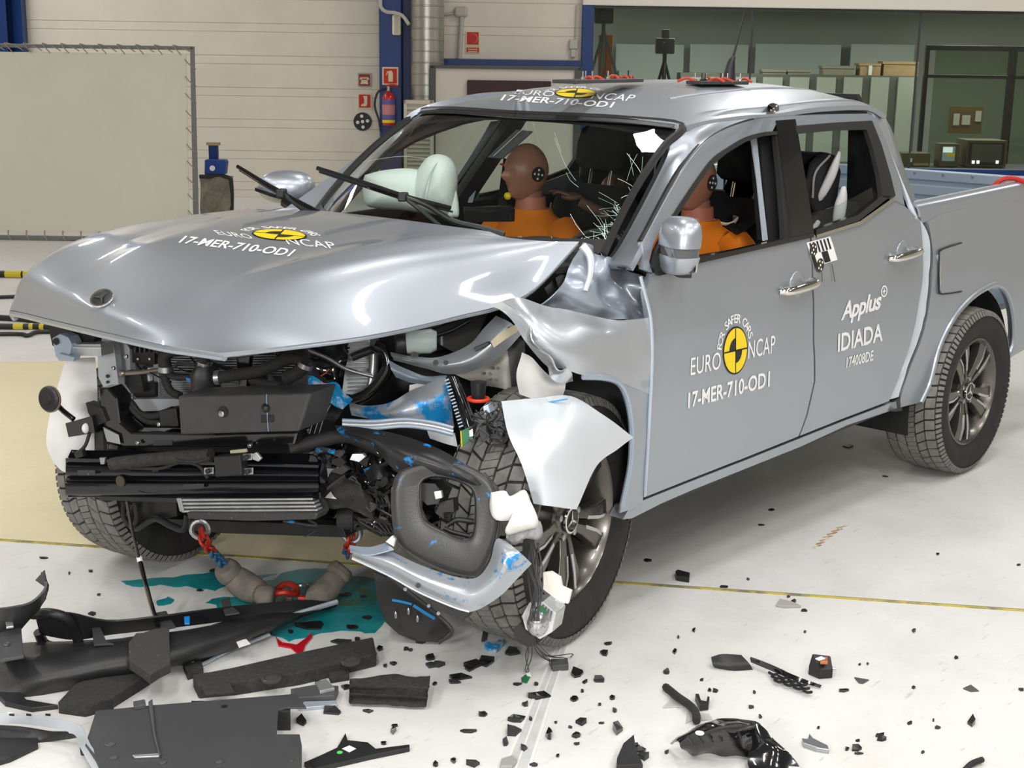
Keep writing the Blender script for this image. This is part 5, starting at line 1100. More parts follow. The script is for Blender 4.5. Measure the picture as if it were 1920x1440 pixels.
for y, lab in ((-.40, 'child dummy in a yellow shirt in the seat behind the driver'), (.40, 'child dummy in a yellow shirt raising an arm behind the passenger')):
    H = Vector((2.20, y, 1.22)); o = root('child_dummy', lab, 'dummy', (2.2, y, .94)); hd = head_mesh(H, .86)
    rings(hd, [(H+Vector((.01, 0, -.07)), .04, .04), (H+Vector((.02, 0, -.12)), .05, .06), (H+Vector((.02, 0, -.16)), .075, .12), (H+Vector((.03, 0, -.27)), .08, .12), (H+Vector((.03, 0, -.36)), .085, .12)])
    for s in (-1, 1):
        el = H+Vector((-.10, s*.19, -.28)); wr = H+Vector((-.25, s*.16, -.25))
        if y > 0 and s < 0: el, wr = H+Vector((-.15, -.17, -.10)), H+Vector((-.30, -.05, .0))
        hd.tube([H+Vector((.02, s*.12, -.16)), el, wr], lambda t: .034-.01*t, 10, seg=5); hand(hd, wr, wr-el, -s); hd.tube([H+Vector((0, s*.06, -.34)), H+Vector((-.26, s*.08, -.30)), H+Vector((-.34, s*.08, -.46))], lambda t: .05-.015*t, 8, seg=5)
    hd.build('body', BROWN, o, smooth=60)
    b = MB(); rings(b, [(H+Vector((.02, 0, -.11)), .055, .07), (H+Vector((.02, 0, -.15)), .085, .13), (H+Vector((.03, 0, -.27)), .09, .13), (H+Vector((.03, 0, -.35)), .095, .13)])
    for s in (-1, 1):
        el = H+Vector((-.05, s*.17, -.23)) if not (y > 0 and s < 0) else H+Vector((-.08, -.16, -.125)); b.tube([H+Vector((.02, s*.10, -.16)), H+Vector((.0, s*.14, -.19)), el], .045, 12, seg=4)
    b.build('shirt', YSH, o, smooth=60)
# arm reaching into view behind the windscreen (rear passenger)
# roof equipment: cable clusters
def roof_gear(label, u0, u1, v0, v1, dpt):
    c = cast(RB, (u0+u1)/2, (v0+v1)/2, .0); g = root('roof_instrument', label, 'instrument', c)
    P0, P1 = cast(RB, u0, (v0+v1)/2, .01), cast(RB, u1, (v0+v1)/2, .01); r_ = random.Random(int(u0))
    b = MB(); b.box((P0+P1)/2+Vector((0, 0, .004)), ((P1-P0).length*.8, .10, .014), Matrix.Rotation(math.atan2((P1-P0).y, (P1-P0).x), 3, 'Z')); b.build('base_plate', DARKG, g, 0, bevel=.003)
    for k in range(7):
        p = P0.lerp(P1, r_.uniform(.05, .95)); q = p+Vector((r_.uniform(-.06, .06), r_.uniform(-.07, .07), .0)); b = MB(); b.tube([p+Vector((0, 0, .008)), (p+q)/2+Vector((0, 0, .02)), q+Vector((0, 0, .008))], .006, 6); b.build('red_cable', mat('red_wire', (.45, .05, .02), .5), g)
    for k in range(8):
        p = P0.lerp(P1, r_.uniform(.1, .9))+Vector((r_.uniform(-.03, .03), r_.uniform(-.03, .03), .006)); b = MB(); b.lathe([(.008, 0), (.008, .012), (.003, .014), (.003, .035)], p, (0, 0, 1), 8); b.build('bolt', STEEL if k % 3 else BLACKP, g)
roof_gear('wired sensor cluster with red cables on the front of the roof', 1040, 1200, 152, 160, 5.6); roof_gear('wired sensor cluster with red cables beside the aerial', 1288, 1400, 155, 168, 5.6)
# red strap over the bed rail
b = MB(); b.tube([Vector((3.62, -.70, 1.20)), Vector((3.66, -.78, 1.30)), Vector((3.74, -.86, 1.28)), Vector((3.80, -.90, 1.18)), Vector((3.82, -.925, 1.05))], .012, 8); tag(b.build('red_strap', mat('strap_red', (.50, .02, .015), .5)), 'red strap hanging over the bed rail', 'strap')
# ================================================================ CRUSHED FRONT END
BK = Vector((1, .3, 0)).normalized()
def Nf(o): return lambda u, v: N(u, v, o)
def Df(d): return lambda u, v: D(u, v, d)
def plate(name, px, fn, t, m, parent=TRUCK, e=None, bevel=.002):
    b = MB(); b.prism([fn(u, v) for u, v in px], (e if e is not None else BK)*t); return b.build(name, m, parent, 0, bevel=bevel)
def hose(name, px, fn, r, m, parent=TRUCK, n=10): b = MB(); b.tube([fn(*p) for p in px], r, n); return b.build(name, m, parent)
def rng(name, c, ax, r, w, m, parent, n=20): b = MB(); b.lathe([(r, -w), (r+.004, -w), (r+.004, w), (r, w)], c, ax, n, closed=True); return b.build(name, m, parent)
def pxpatch(name, rows, m, parent=TRUCK, t=.003, noise=0, nscale=12, nu=5, nv=5): return patch(name, [[D(*p) for p in r] for r in rows], m, parent, t, nu, nv, noise, nscale)
BSPL = mat('blue_smeared_metal', (.42, .45, .49), .4, .5, col2=(.01, .26, .62), scale=9, thr=(.47, .56)); BSPK = mat('blue_smeared_plastic', (.018, .018, .019), .35, col2=(.01, .25, .60), scale=11, thr=(.56, .62))
BSPT = mat('blue_smeared_paint', (.46, .49, .53), .32, .5, coat=.5, col2=(.02, .28, .66), scale=13, thr=(.57, .63))
SPEC = mat('speckled_foam', (.045, .045, .045), .9, col2=(.30, .30, .30), scale=130, thr=(.64, .70)); CLOTH = mat('white_cloth', (.80, .79, .77), .95, bump=.35, bscale=22); LINER = mat('white_liner', (.72, .72, .70), .8, noise=.05, scale=10)
WIREM = mat('wire_grey', (.06, .06, .065), .5); PALEB = mat('pale_blue_metal', (.36, .43, .52), .35, .4, coat=.3)
# --- right-hand lamp carrier
plate('lamp_remnant', [(90, 612), (104, 602), (180, 618), (174, 650), (130, 645), (108, 655), (98, 648)], Nf(.16), .10, BLACKP)
o = plate('lamp_bracket', [(98, 634), (112, 626), (127, 632), (134, 644), (131, 664), (114, 678), (104, 668)], Nf(.10), .05, PALEB); b = MB(); b.lathe([(.012, 0), (.012, .004)], N(106, 640, .098), -BK, 12); b.build('bracket_hole', BLK, o)
plate('lamp_bracket', [(110, 662), (140, 670), (137, 678), (108, 676)], Nf(.09), .03, PALEB)
o = plate('cross_bar', [(116, 645), (188, 645), (190, 668), (118, 667)], Nf(.12), .06, ALU); plate('bar_ridge', [(117, 650), (189, 651), (189, 654), (117, 653)], Nf(.112), .01, mat('bright_alu', (.72, .75, .78), .3, .6), o)
o = plate('radiator_support', [(181, 617), (212, 637), (222, 722), (224, 735), (196, 731), (184, 708)], Nf(.20), .03, mat('primed_grey', (.46, .48, .51), .45, .2))
for u, v, r in ((192, 627, .005), (195, 653, .012), (203, 705, .006), (203, 716, .005)): b = MB(); b.lathe([(r, 0), (r, .006)], N(u, v, .198), -BK, 14); b.build('bolt', BLACKP, o)
plate('radiator_support', [(213, 640), (242, 647), (246, 745), (224, 727)], Nf(.26), .03, MATS['primed_grey'])
plate('support_shelf', [(200, 748), (340, 748), (340, 770), (250, 772), (215, 768)], Nf(.24), .05, MATS['primed_grey'])
# --- dark engine bay behind everything
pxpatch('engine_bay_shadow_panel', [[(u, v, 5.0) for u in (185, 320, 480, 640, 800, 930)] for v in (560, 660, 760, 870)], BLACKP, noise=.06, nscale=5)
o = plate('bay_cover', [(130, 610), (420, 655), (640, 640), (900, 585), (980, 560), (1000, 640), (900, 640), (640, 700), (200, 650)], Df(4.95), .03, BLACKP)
# --- coolers
CORE = mat('cooler_core', (.40, .42, .43), .4, .6); COREd = mat('cooler_core_dark', (.05, .05, .055), .5, .3)
rad = plate('radiator', [(290, 655), (560, 650), (600, 735), (290, 750)], Nf(.34), .04, COREd)
for k in range(9): v = 664+k*4.6; hose('cooler_tube', [(317, v), (440, v+3), (560, v+2)], Nf(.325), .0022, STEEL, rad, 5)
ic = plate('intercooler', [(291, 712), (452, 712), (452, 760), (291, 760)], Nf(.31), .03, mat('intercooler_alu', (.50, .52, .54), .4, .6))
for k in range(11): v = 715+k*4.1; hose('cooler_fin', [(292, v), (372, v), (452, v)], Nf(.305), .0028, CORE, ic, 5)
plate('cooler_tank', [(286, 648), (297, 648), (298, 752), (289, 752)], Nf(.29), .05, ALU); plate('cooler_tank', [(276, 690), (281, 690), (278, 748), (273, 748)], Nf(.28), .02, WHITE)
rb2 = plate('relay_block', [(246, 634), (288, 640), (290, 684), (248, 680)], Nf(.26), .05, BLACKP)
for k in range(4): hose('block_rib', [(254+k*9, 632), (255+k*9, 660)], Nf(.25), .007, GLOSSB, rb2, 8)
for u in (259, 281): b = MB(); b.lathe([(.004, 0), (.004, .003)], N(u, 673, .257), -BK, 8); b.build('white_dot', WHITE, rb2)
plate('bracket_black', [(235, 695), (262, 700), (270, 735), (246, 738), (234, 720)], Nf(.24), .03, BLACKP); plate('bracket_black', [(244, 712), (290, 718), (290, 745), (250, 745)], Nf(.27), .04, BLACKP)
hose('steel_pipe', [(229, 700), (262, 698), (296, 694), (312, 690)], Nf(.20), .008, mat('dull_steel_pipe', (.36, .32, .27), .4, .8)); b = MB(); b.ball(N(230, 700, .195), .013); b.build('pipe_end', MATS['dull_steel_pipe'], TRUCK)
h1 = hose('coolant_hose', [(312, 695), (308, 672), (322, 657), (352, 650), (374, 658), (384, 682)], Nf(.16), .021, RUB)
for u, v, a in ((311, 692, Vector((0, 0, 1))), (384, 684, Vector((.1, -.2, 1)))): rng('hose_clamp', N(u, v, .16), a, .021, .009, STEEL, h1)
tb = lofted('thermostat_housing', [(-.055, .03, .03, 0, 0), (-.03, .038, .038, 0, 0), (.02, .04, .04, 0, 0), (.045, .028, .028, 0, 0)], BLACKP, TRUCK, frame=(N(386, 712, .15), Vector((.7, -.7, 0)), BK, Vector((0, 0, 1))), e=2.6)
hose('coolant_hose', [(318, 702), (332, 706), (350, 706), (368, 706)], Nf(.16), .013, BLACKP, TRUCK); hose('coolant_hose', [(308, 705), (313, 722), (322, 735), (338, 742)], Nf(.17), .014, RUB); hose('coolant_hose', [(384, 735), (386, 750), (384, 760)], Nf(.16), .022, RUB)
h2 = hose('coolant_hose', [(404, 709), (440, 703), (480, 697), (515, 684), (545, 672), (572, 676)], Nf(.15), .020, RUB); rng('hose_clamp', N(408, 708, .15), Vector((.6, -.75, .1)), .02, .008, STEEL, h2); rng('hose_clamp', N(572, 686, .15), Vector((.3, -.3, 1)), .02, .007, STEEL, h2)
hose('coolant_hose', [(536, 708), (556, 700), (572, 684)], Nf(.15), .022, RUB); hose('coolant_hose', [(470, 712), (500, 720), (525, 724)], Nf(.17), .014, RUB)
plate('blue_clip', [(348, 708), (362, 710), (361, 716), (349, 714)], Nf(.14), .01, mat('clip_blue', (.01, .2, .55), .4)); hose('aluminium_pipe', [(400, 662), (430, 668), (470, 664), (505, 654)], Nf(.20), .007, STEEL)
plate('centre_stay', [(441, 658), (470, 658), (461, 738), (448, 738)], Nf(.22), .02, GLOSSB); plate('centre_stay', [(470, 700), (500, 702), (520, 736), (480, 738)], Nf(.2), .02, BLACKP)
# --- lower tie bar, absorber block
tie = plate('tie_bar', [(183, 728), (203, 727), (220, 746), (226, 792), (247, 810), (400, 812), (560, 808), (553, 834), (400, 839), (230, 840), (204, 821), (187, 788)], Nf(.03), .07, GLOSSB, bevel=.008)
plate('grey_tag', [(287, 827), (323, 826), (323, 835), (287, 836)], Nf(.027), .003, SPEC, tie); hose('cable', [(222, 737), (245, 755), (262, 775), (290, 780), (325, 768)], Nf(.10), .012, RUB); hose('cable', [(226, 742), (250, 770), (275, 790), (310, 792)], Nf(.09), .009, RUB)
plate('tie_bracket', [(298, 770), (330, 765), (334, 800), (300, 800)], Nf(.07), .06, BLACKP); plate('tie_bracket', [(160, 755), (190, 765), (200, 790), (180, 800), (165, 775)], Nf(.02), .04, BLACKP); plate('bracket_steel', [(192, 800), (222, 815), (226, 834), (200, 828)], Nf(.02), .004, STEEL)
blk_ = plate('impact_absorber', [(333, 743), (450, 740), (583, 737), (560, 809), (450, 812), (338, 815)], Nf(-.08), .14, mat('absorber_grey', (.050, .050, .052), .5, noise=.15, scale=20), bevel=.006)
b = MB(); b.lathe([(.018, 0), (.018, .004)], N(419, 772, -.079), -BK, 24); b.build('bolt_recess', BLK, blk_); b = MB(); b.lathe([(.010, .003), (.010, .009), (.006, .011)], N(418, 775, -.08), -BK, 12); b.build('bolt', STEEL, blk_)
b = MB(); b.ball(N(499, 765, -.08), .014); b.build('rubber_stop', BLACKP, blk_); hose('chalk_line', [(500, 739), (501, 775), (503, 809)], Nf(-.0825), .0012, mat('chalk_blue', (.25, .36, .6), .8), blk_, 5); plate('dark_label', [(489, 779), (513, 778), (513, 792), (489, 793)], Nf(-.083), .002, BLK, blk_)
pxpatch('crushed_absorber_end', [[(580, 738, 4.52), (612, 744, 4.5), (645, 765, 4.48)], [(568, 775, 4.48), (600, 780, 4.45), (630, 790, 4.46)], [(557, 812, 4.5), (588, 818, 4.48), (615, 820, 4.5)]], BSPK, noise=.02)
for k in range(4): hose('scratch_line', [(590+k*10, 752+k*2), (580+k*9, 785), (571+k*9, 813)], Df(4.43), .0012, mat('scratch_white', (.55, .6, .65), .7), TRUCK, 4)
# --- horn
hc_ = N(99, 747, -.06); b = MB(); b.lathe([(.0, .0), (.036, 0), (.042, .008), (.042, .02), (.036, .026), (.018, .024), (.014, .030), (0, .030)], hc_, -BK+Vector((0, 0, .1)), 28); hn = b.build('horn', BLACKP, TRUCK); rng('horn_rim', hc_+BK*-.012, -BK+Vector((0, 0, .1)), .040, .004, mat('horn_rim_tan', (.40, .30, .2), .4, .5), hn); hose('horn_bracket', [(108, 760), (120, 772), (138, 786)], Nf(-.03), .009, GLOSSB, hn)
o = plate('horn_carrier', [(122, 794), (172, 780), (178, 812), (128, 820)], Nf(-.0), .05, GLOSSB); b = MB(); b.ball(N(161, 803, -.002), .014, .01, .017); b.build('carrier_hole', LINER, o)
# --- wheel-arch liner, white
pxpatch('arch_liner', [[(123, 673, 4.83), (150, 671, 4.82), (178, 670, 4.82)], [(108, 725, 4.81), (145, 728, 4.78), (182, 716, 4.8)], [(92, 785, 4.8), (140, 790, 4.76), (184, 794, 4.78)], [(87, 832, 4.8), (130, 835, 4.76), (190, 835, 4.78)], [(100, 868, 4.82), (122, 886, 4.8), (150, 880, 4.8)]], LINER)
plate('foam_strip', [(176, 800), (192, 798), (194, 853), (177, 854)], Nf(.05), .02, SPEC); hose('cable', [(168, 812), (160, 835), (146, 850)], Nf(.0), .006, RUB); plate('plug', [(137, 848), (152, 843), (156, 856), (142, 860)], Nf(-.005), .02, BLACKP)
# --- bumper beam
L_ = [859, 866, 870, 874, 890, 897, 903, 907, 926, 933]; R2 = [872, 878, 881, 884, 893, 898, 903, 906, 920, 926]; of = [.0, -.0, .008, -.01, -.018, .004, .004, -.02, -.018, .0]
rows = [[N(123+(597-123)*k/6, a+(b_-a)*k/6, o_) for k in range(7)] for a, b_, o_ in zip(L_, R2, of)]
bm_ = patch('bumper_beam', rows, mat('beam_black', (.010, .011, .014), .22, .3, coat=.5), TRUCK, t=.05, nu=3, nv=3, smooth=60)
plate('grey_tag', [(145, 882), (178, 882), (178, 892), (145, 892)], Nf(-.032), .003, SPEC, bm_); plate('grey_tag', [(343, 908), (382, 907), (382, 916), (343, 918)], Nf(-.034), .003, SPEC, bm_); plate('grey_tag', [(284, 878), (297, 877), (296, 884), (285, 885)], Nf(-.034), .003, SPEC, bm_)
b = MB(); b.lathe([(.018, 0), (.018, .005)], N(227, 902, -.02), -BK, 20); b.build('beam_hole', mat('hole_tan', (.06, .05, .03), .6), bm_)
plate('beam_flange', [(185, 930), (340, 934), (330, 943), (187, 938)], Nf(-.01), .04, BLACKP); plate('clip_steel', [(186, 858), (197, 858), (195, 871), (188, 871)], Nf(-.03), .01, STEEL)
hose('foam_tube', [(210, 870), (260, 864), (327, 858), (395, 854)], Nf(-.06), .021, FOAMB); hose('cable', [(240, 877), (300, 878), (340, 866), (372, 873), (390, 896)], Nf(-.06), .006, RUB); hose('cable', [(330, 862), (365, 866), (395, 858)], Nf(-.08), .005, RUB)
rm = plate('radar_module', [(400, 856), (450, 853), (454, 892), (404, 895)], Nf(-.10), .035, BLACKP, bevel=.004)
for u, v in ((391, 883), (463, 857), (465, 884)): plate('module_ear', [(u-9, v-6), (u+9, v-7), (u+9, v+6), (u-9, v+7)], Nf(-.085), .006, STEEL, rm); b = MB(); b.lathe([(.008, 0), (.008, .008), (.004, .01)], N(u, v, -.09), -BK, 10); b.build('bolt', BLACKP, rm)
plate('steel_clip', [(470, 852), (480, 848), (490, 860), (484, 866), (474, 862)], Nf(-.08), .01, ALU); plate('foil_scrap', [(430, 845), (460, 842), (462, 848), (432, 852)], Nf(-.05), .01, mat('cream_plastic', (.55, .55, .38), .5))
# dark filler behind beam, lower crossmember
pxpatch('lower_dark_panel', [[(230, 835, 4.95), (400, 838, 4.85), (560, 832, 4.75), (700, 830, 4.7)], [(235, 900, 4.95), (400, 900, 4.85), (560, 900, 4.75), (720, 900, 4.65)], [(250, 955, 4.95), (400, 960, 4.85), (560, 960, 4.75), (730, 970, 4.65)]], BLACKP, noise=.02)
cl = plate('lower_cooler', [(335, 934), (584, 928), (597, 962), (342, 962)], Nf(.0), .04, COREd)
for k in range(4):
    v = 938+k*7; plate('cooler_bar', [(337+k, v-2), (585+k*3, v-4), (586+k*3, v), (337+k, v+2)], Nf(-.015), .03, ALU, cl)
plate('cooler_foam', [(350, 961), (597, 963), (592, 974), (470, 977), (353, 973)], Nf(-.03), .06, SPEC); plate('cooler_bracket', [(330, 934), (339, 934), (345, 958), (337, 960)], Nf(-.02), .03, STEEL)
plate('crossmember', [(300, 972), (640, 985), (650, 1008), (420, 1000), (365, 996), (330, 985)], Nf(.22), .14, BLACKP); plate('lower_bracket', [(244, 938), (330, 938), (332, 968), (312, 972), (285, 966), (262, 975), (246, 962)], Nf(.12), .10, BLACKP); hose('sway_bar', [(250, 945), (242, 975), (256, 990), (290, 972), (320, 985), (345, 992), (352, 965)], Nf(.1), .012, BLACKP); hose('sway_bar', [(232, 940), (232, 970), (243, 985), (256, 975), (252, 942)], Nf(.08), .008, RUB)
dz = hose('dangling_rod', [N(0, 0)] if False else [(238, 940), (246, 985), (260, 1045)], Nf(-.05), .005, GLOSSB)
# --- left side of the bay
rb3 = plate('radiator_end', [(654, 638), (694, 636), (690, 745), (640, 738)], Df(4.72), .06, CORE)
for k in range(14): v = 642+k*7; hose('cooler_fin', [(652, v), (672, v-1), (692, v-1)], Df(4.70), .003, ALU, rb3, 5)
pxpatch('crumpled_core', [[(556, 655, 4.72), (610, 650, 4.7), (656, 645, 4.7)], [(560, 685, 4.68), (610, 685, 4.66), (650, 680, 4.68)], [(575, 715, 4.7), (620, 712, 4.66), (645, 705, 4.7)]], GLOSSB, noise=.035, nscale=16)
hose('coolant_hose', [(702, 648), (722, 660), (728, 688), (711, 718), (688, 740), (662, 752)], Df(4.55), .021, GLOSSB); hose('coolant_hose', [(660, 670), (680, 662), (700, 655)], Df(4.58), .014, BSPK); hose('silver_pipe', [(558, 650), (612, 671), (650, 692), (700, 706)], Df(4.58), .007, STEEL); hose('orange_wire', [(601, 705), (610, 700), (617, 692)], Df(4.55), .002, mat('orange_wire', (.7, .12, .02), .5), TRUCK, 5); hose('silver_pipe', [(700, 660), (698, 700), (690, 740)], Df(4.62), .012, ALU)
pt = lofted('fluid_reservoir', [(0, .030, .030, 0, 0), (.01, .036, .036, 0, 0), (.085, .040, .038, 0, 0), (.105, .03, .028, 0, 0)], mat('reservoir_plastic', (.56, .66, .64), .4), TRUCK, frame=(D(758, 643, 4.52), Vector((0, 0, 1)), Vector((.7, .7, 0)), Vector((.65, -.7, .08)).normalized()), e=2.2)
b = MB(); ax_ = -Vector((.65, -.7, .08)).normalized(); b.lathe([(.039, -.005), (.041, .0), (.041, .025), (.035, .032), (0, .032)], D(760, 643, 4.52), ax_, 28); b.build('reservoir_cap', BLACKP, pt)
plate('battery_box', [(782, 612), (872, 580), (920, 575), (888, 648), (858, 666), (806, 636)], Df(4.68), .12, GLOSSB); hose('box_rib', [(800, 618), (850, 600), (905, 582)], Df(4.66), .006, BLACKP); hose('box_rib', [(815, 630), (850, 618), (882, 600)], Df(4.66), .006, BLACKP)
rail = pxpatch('inner_fender_rail', [[(732, 660, 4.5), (782, 668, 4.48), (830, 668, 4.46), (880, 645, 4.46), (905, 618, 4.46), (930, 592, 4.46)], [(735, 668, 4.48), (782, 678, 4.44), (835, 684, 4.42), (885, 672, 4.42), (925, 640, 4.42), (955, 604, 4.44)], [(738, 676, 4.5), (790, 690, 4.48), (845, 702, 4.46), (890, 695, 4.46), (940, 665, 4.46), (980, 624, 4.46)]], mat('primer_silver', (.44, .47, .51), .36, .5, coat=.3), t=.006, noise=.006)
pxpatch('inner_fender_plate', [[(850, 700, 4.56), (890, 680, 4.54), (930, 645, 4.52), (952, 630, 4.52)], [(880, 712, 4.56), (910, 700, 4.54), (940, 685, 4.52), (957, 675, 4.52)], [(905, 722, 4.58), (930, 725, 4.56), (945, 728, 4.54), (960, 735, 4.54)]], mat('dusty_steel', (.40, .39, .35), .5, .4), noise=.012)
for u, v, r in ((777, 667, .013), (817, 680, .009), (836, 680, .008), (940, 629, .009), (955, 616, .006), (908, 700, .006), (925, 690, .006), (920, 712, .005)):
    h_ = bvh(rail).ray_cast(Vector(CAMP), Vector(ray(u, v)).normalized()); c = (h_[0] if h_[0] else D(u, v, 4.5)); b = MB(); b.lathe([(r, 0), (r, .004)], c-Vector(ray(u, v)).normalized()*.003, -Vector(ray(u, v)), 14); b.build('rail_hole', BLK, rail)
plate('rail_clip', [(888, 652), (915, 640), (918, 646), (892, 660)], Df(4.40), .01, BLACKP, rail); pxpatch('tan_bracket', [[(920, 640, 4.40), (940, 622, 4.40), (968, 608, 4.40)], [(926, 652, 4.40), (948, 636, 4.40), (976, 618, 4.40)]], mat('tan_steel', (.42, .37, .26), .45, .3), rail)
pxpatch('lower_rail', [[(730, 676, 4.46), (760, 690, 4.44), (800, 704, 4.42), (838, 704, 4.42)], [(733, 692, 4.44), (765, 706, 4.42), (800, 713, 4.40), (836, 710, 4.40)], [(742, 708, 4.46), (772, 718, 4.44), (805, 722, 4.42), (834, 716, 4.42)]], PALEB, noise=.006)
pxpatch('black_liner_edge', [[(952, 640, 4.5), (968, 632, 4.5), (984, 640, 4.5)], [(956, 690, 4.5), (968, 690, 4.5), (985, 690, 4.5)], [(960, 742, 4.5), (968, 745, 4.5), (985, 748, 4.5)]], BLACKP)
pxpatch('white_shield', [[(978, 660, 4.36), (1000, 672, 4.34), (1030, 705, 4.34), (1060, 716, 4.36)], [(970, 700, 4.35), (1000, 705, 4.32), (1030, 722, 4.32), (1060, 728, 4.34)], [(976, 738, 4.36), (1002, 748, 4.33), (1030, 748, 4.33), (1057, 744, 4.35)]], CLOTH, noise=.015, nscale=10)
# blue-smeared side member and torn panels
pxpatch('side_member', [[(655, 752, 4.4), (700, 762, 4.36), (745, 752, 4.34), (785, 724, 4.34), (836, 708, 4.36)], [(655, 764, 4.38), (700, 775, 4.32), (750, 770, 4.28), (795, 755, 4.28), (845, 750, 4.32)], [(660, 778, 4.4), (705, 788, 4.34), (755, 790, 4.30), (805, 790, 4.3), (853, 802, 4.34)]], BSPL, noise=.012)
pxpatch('torn_panel', [[(578, 706, 4.40), (606, 712, 4.37), (636, 722, 4.36), (662, 748, 4.36)], [(580, 722, 4.39), (606, 730, 4.33), (632, 742, 4.33), (655, 757, 4.34)], [(582, 736, 4.40), (602, 746, 4.37), (625, 757, 4.36), (642, 768, 4.36)]], mat('torn_white_blue', (.68, .72, .76), .4, .3, col2=(.01, .35, .75), scale=18, thr=(.46, .55)), noise=.03, nscale=18)
pxpatch('corrugated_duct', [[(836, 708, 4.30), (846, 706, 4.29), (858, 708, 4.30)], [(850, 760, 4.28), (866, 752, 4.26), (880, 756, 4.28)], [(858, 800, 4.28), (880, 800, 4.25), (896, 805, 4.28)], [(870, 825, 4.28), (885, 838, 4.26), (898, 842, 4.28)]], GLOSSB, noise=.006)
for k in range(15): hose('duct_ridge', [(834+k*1.9, 714+k*6.2), (842+k*1.9, 711+k*6.2)], Df(4.255), .003, PALEB, TRUCK, 5)
for k, (dv, m_) in enumerate(((0, PALEB), (7, ALU), (13, PALEB))): hose('bent_strip', [(642, 788+dv), (700, 790+dv), (760, 786+dv), (810, 792+dv), (850, 802+dv)], Df(4.26), .006, m_)
pxpatch('pale_gusset', [[(800, 800, 4.3), (825, 804, 4.28), (853, 812, 4.28)], [(806, 822, 4.3), (828, 830, 4.28), (858, 838, 4.28)]], MATS['primed_grey'], noise=.01)
pxpatch('pale_gusset', [[(768, 722, 4.52), (800, 716, 4.5), (826, 716, 4.5)], [(766, 745, 4.52), (790, 738, 4.5), (812, 728, 4.5)]], WHITE)
b = MB(); rc3 = D(897, 748, 4.22); b.tube([rc3+Vector((math.cos(a)*.030, math.sin(a)*.030, 0)) for a in np.linspace(0, 2*math.pi, 21)], .0055, 8, seg=1, smooth=False); b.build('red_seal_ring', mat('seal_red', (.75, .05, .01), .4), TRUCK); lofted('bulb_holder', [(0, .018, .018, 0, 0), (.05, .022, .022, 0, 0)], BLACKP, TRUCK, frame=(D(897, 746, 4.23), Vector((1, 0, 0)), Vector((0, 1, 0)), Vector((0, 0, 1))))
cbd = plate('circuit_board', [(864, 808), (884, 799), (887, 823), (866, 838)], Df(4.18), .003, mat('pcb_green', (.02, .16, .06), .4)); plate('board_connector', [(879, 807), (886, 804), (887, 818), (880, 820)], Df(4.176), .004, WHITE, cbd); hose('board_edge', [(864, 808), (866, 838)], Df(4.178), .002, YEL, cbd, 4)
r5 = random.Random(5)
for k in range(26):
    u, v = r5.uniform(890, 950), r5.uniform(752, 800); pts = [(u, v)]
    for q in range(4): u += r5.uniform(-24, 30); v += r5.uniform(-6, 22); pts.append((min(max(u, 880), 985), min(v, 850)))
    hose('loose_wire', pts, Df(r5.uniform(4.10, 4.2)), r5.choice([.0018, .0025, .0035]), r5.choice([WIREM, BLACKP, WIREM]), TRUCK, 5)
for px, m_ in (([(918, 782), (940, 772), (966, 800), (950, 812)], BLACKP), ([(962, 790), (982, 786), (975, 812), (958, 815)], LINER), ([(905, 762), (915, 758), (920, 775), (908, 778)], PALEB), ([(930, 800), (946, 806), (940, 822)], BLACKP), ([(896, 800), (912, 796), (918, 820), (902, 830)], BLACKP)): plate('connector', px, Df(4.12), .03, m_)
# black crushed mass in the middle
pxpatch('crushed_mass', [[(560, 830, 4.6), (640, 812, 4.5), (720, 830, 4.45), (800, 850, 4.45), (880, 880, 4.5)], [(560, 870, 4.55), (640, 860, 4.42), (720, 880, 4.4), (790, 900, 4.42), (860, 920, 4.5)], [(575, 920, 4.55), (640, 920, 4.42), (710, 930, 4.4), (760, 950, 4.42), (820, 960, 4.5)], [(600, 975, 4.6), (650, 985, 4.5), (700, 1000, 4.45), (750, 1010, 4.45), (800, 1010, 4.5)]], GLOSSB, noise=.07, nscale=11, nu=8, nv=8)
hose('crushed_tube', [(545, 842), (600, 826), (650, 818), (690, 832), (718, 846)], Df(4.30), .022, RUB); plate('clip_steel', [(700, 838), (718, 832), (722, 846), (708, 852)], Df(4.28), .01, STEEL)
pxpatch('crumpled_foil', [[(558, 862, 4.38), (585, 850, 4.36), (630, 846, 4.38)], [(560, 880, 4.36), (590, 872, 4.33), (620, 860, 4.36)], [(566, 900, 4.38), (585, 890, 4.36), (600, 876, 4.38)]], mat('foil', (.75, .77, .8), .2, .9, col2=(.02, .3, .7), scale=20, thr=(.62, .66)), noise=.05, nscale=25)
pxpatch('torn_foam', [[(570, 893, 4.34), (620, 888, 4.32), (664, 895, 4.32)], [(596, 925, 4.32), (640, 922, 4.28), (682, 930, 4.3)], [(622, 950, 4.34), (660, 960, 4.3), (702, 975, 4.32)]], FOAMB, t=.03, noise=.04, nscale=18); pxpatch('torn_foam', [[(566, 930, 4.34), (590, 925, 4.32), (612, 935, 4.32)], [(575, 955, 4.34), (598, 955, 4.3), (615, 958, 4.32)]], SPEC, t=.02, noise=.03, nscale=18)
pxpatch('blue_scuffed_bracket', [[(680, 880, 4.3), (705, 872, 4.28), (730, 885, 4.3)], [(690, 905, 4.28), (712, 900, 4.26), (735, 910, 4.28)]], BSPK, noise=.02, nscale=20)
for k in range(5): hose('steering_part', [(650+k*12, 960+k*6), (690+k*8, 985-k*5), (720+k*5, 1000)], Df(4.42), .014, GLOSSB)
lofted('bushing', [(0, .03, .03, 0, 0), (.02, .035, .035, 0, 0), (.05, .03, .03, 0, 0)], RUB, TRUCK, frame=(D(662, 972, 4.38), Vector((0, 0, 1)), Vector((.7, .7, 0)), Vector((-.7, .7, 0))), e=2)
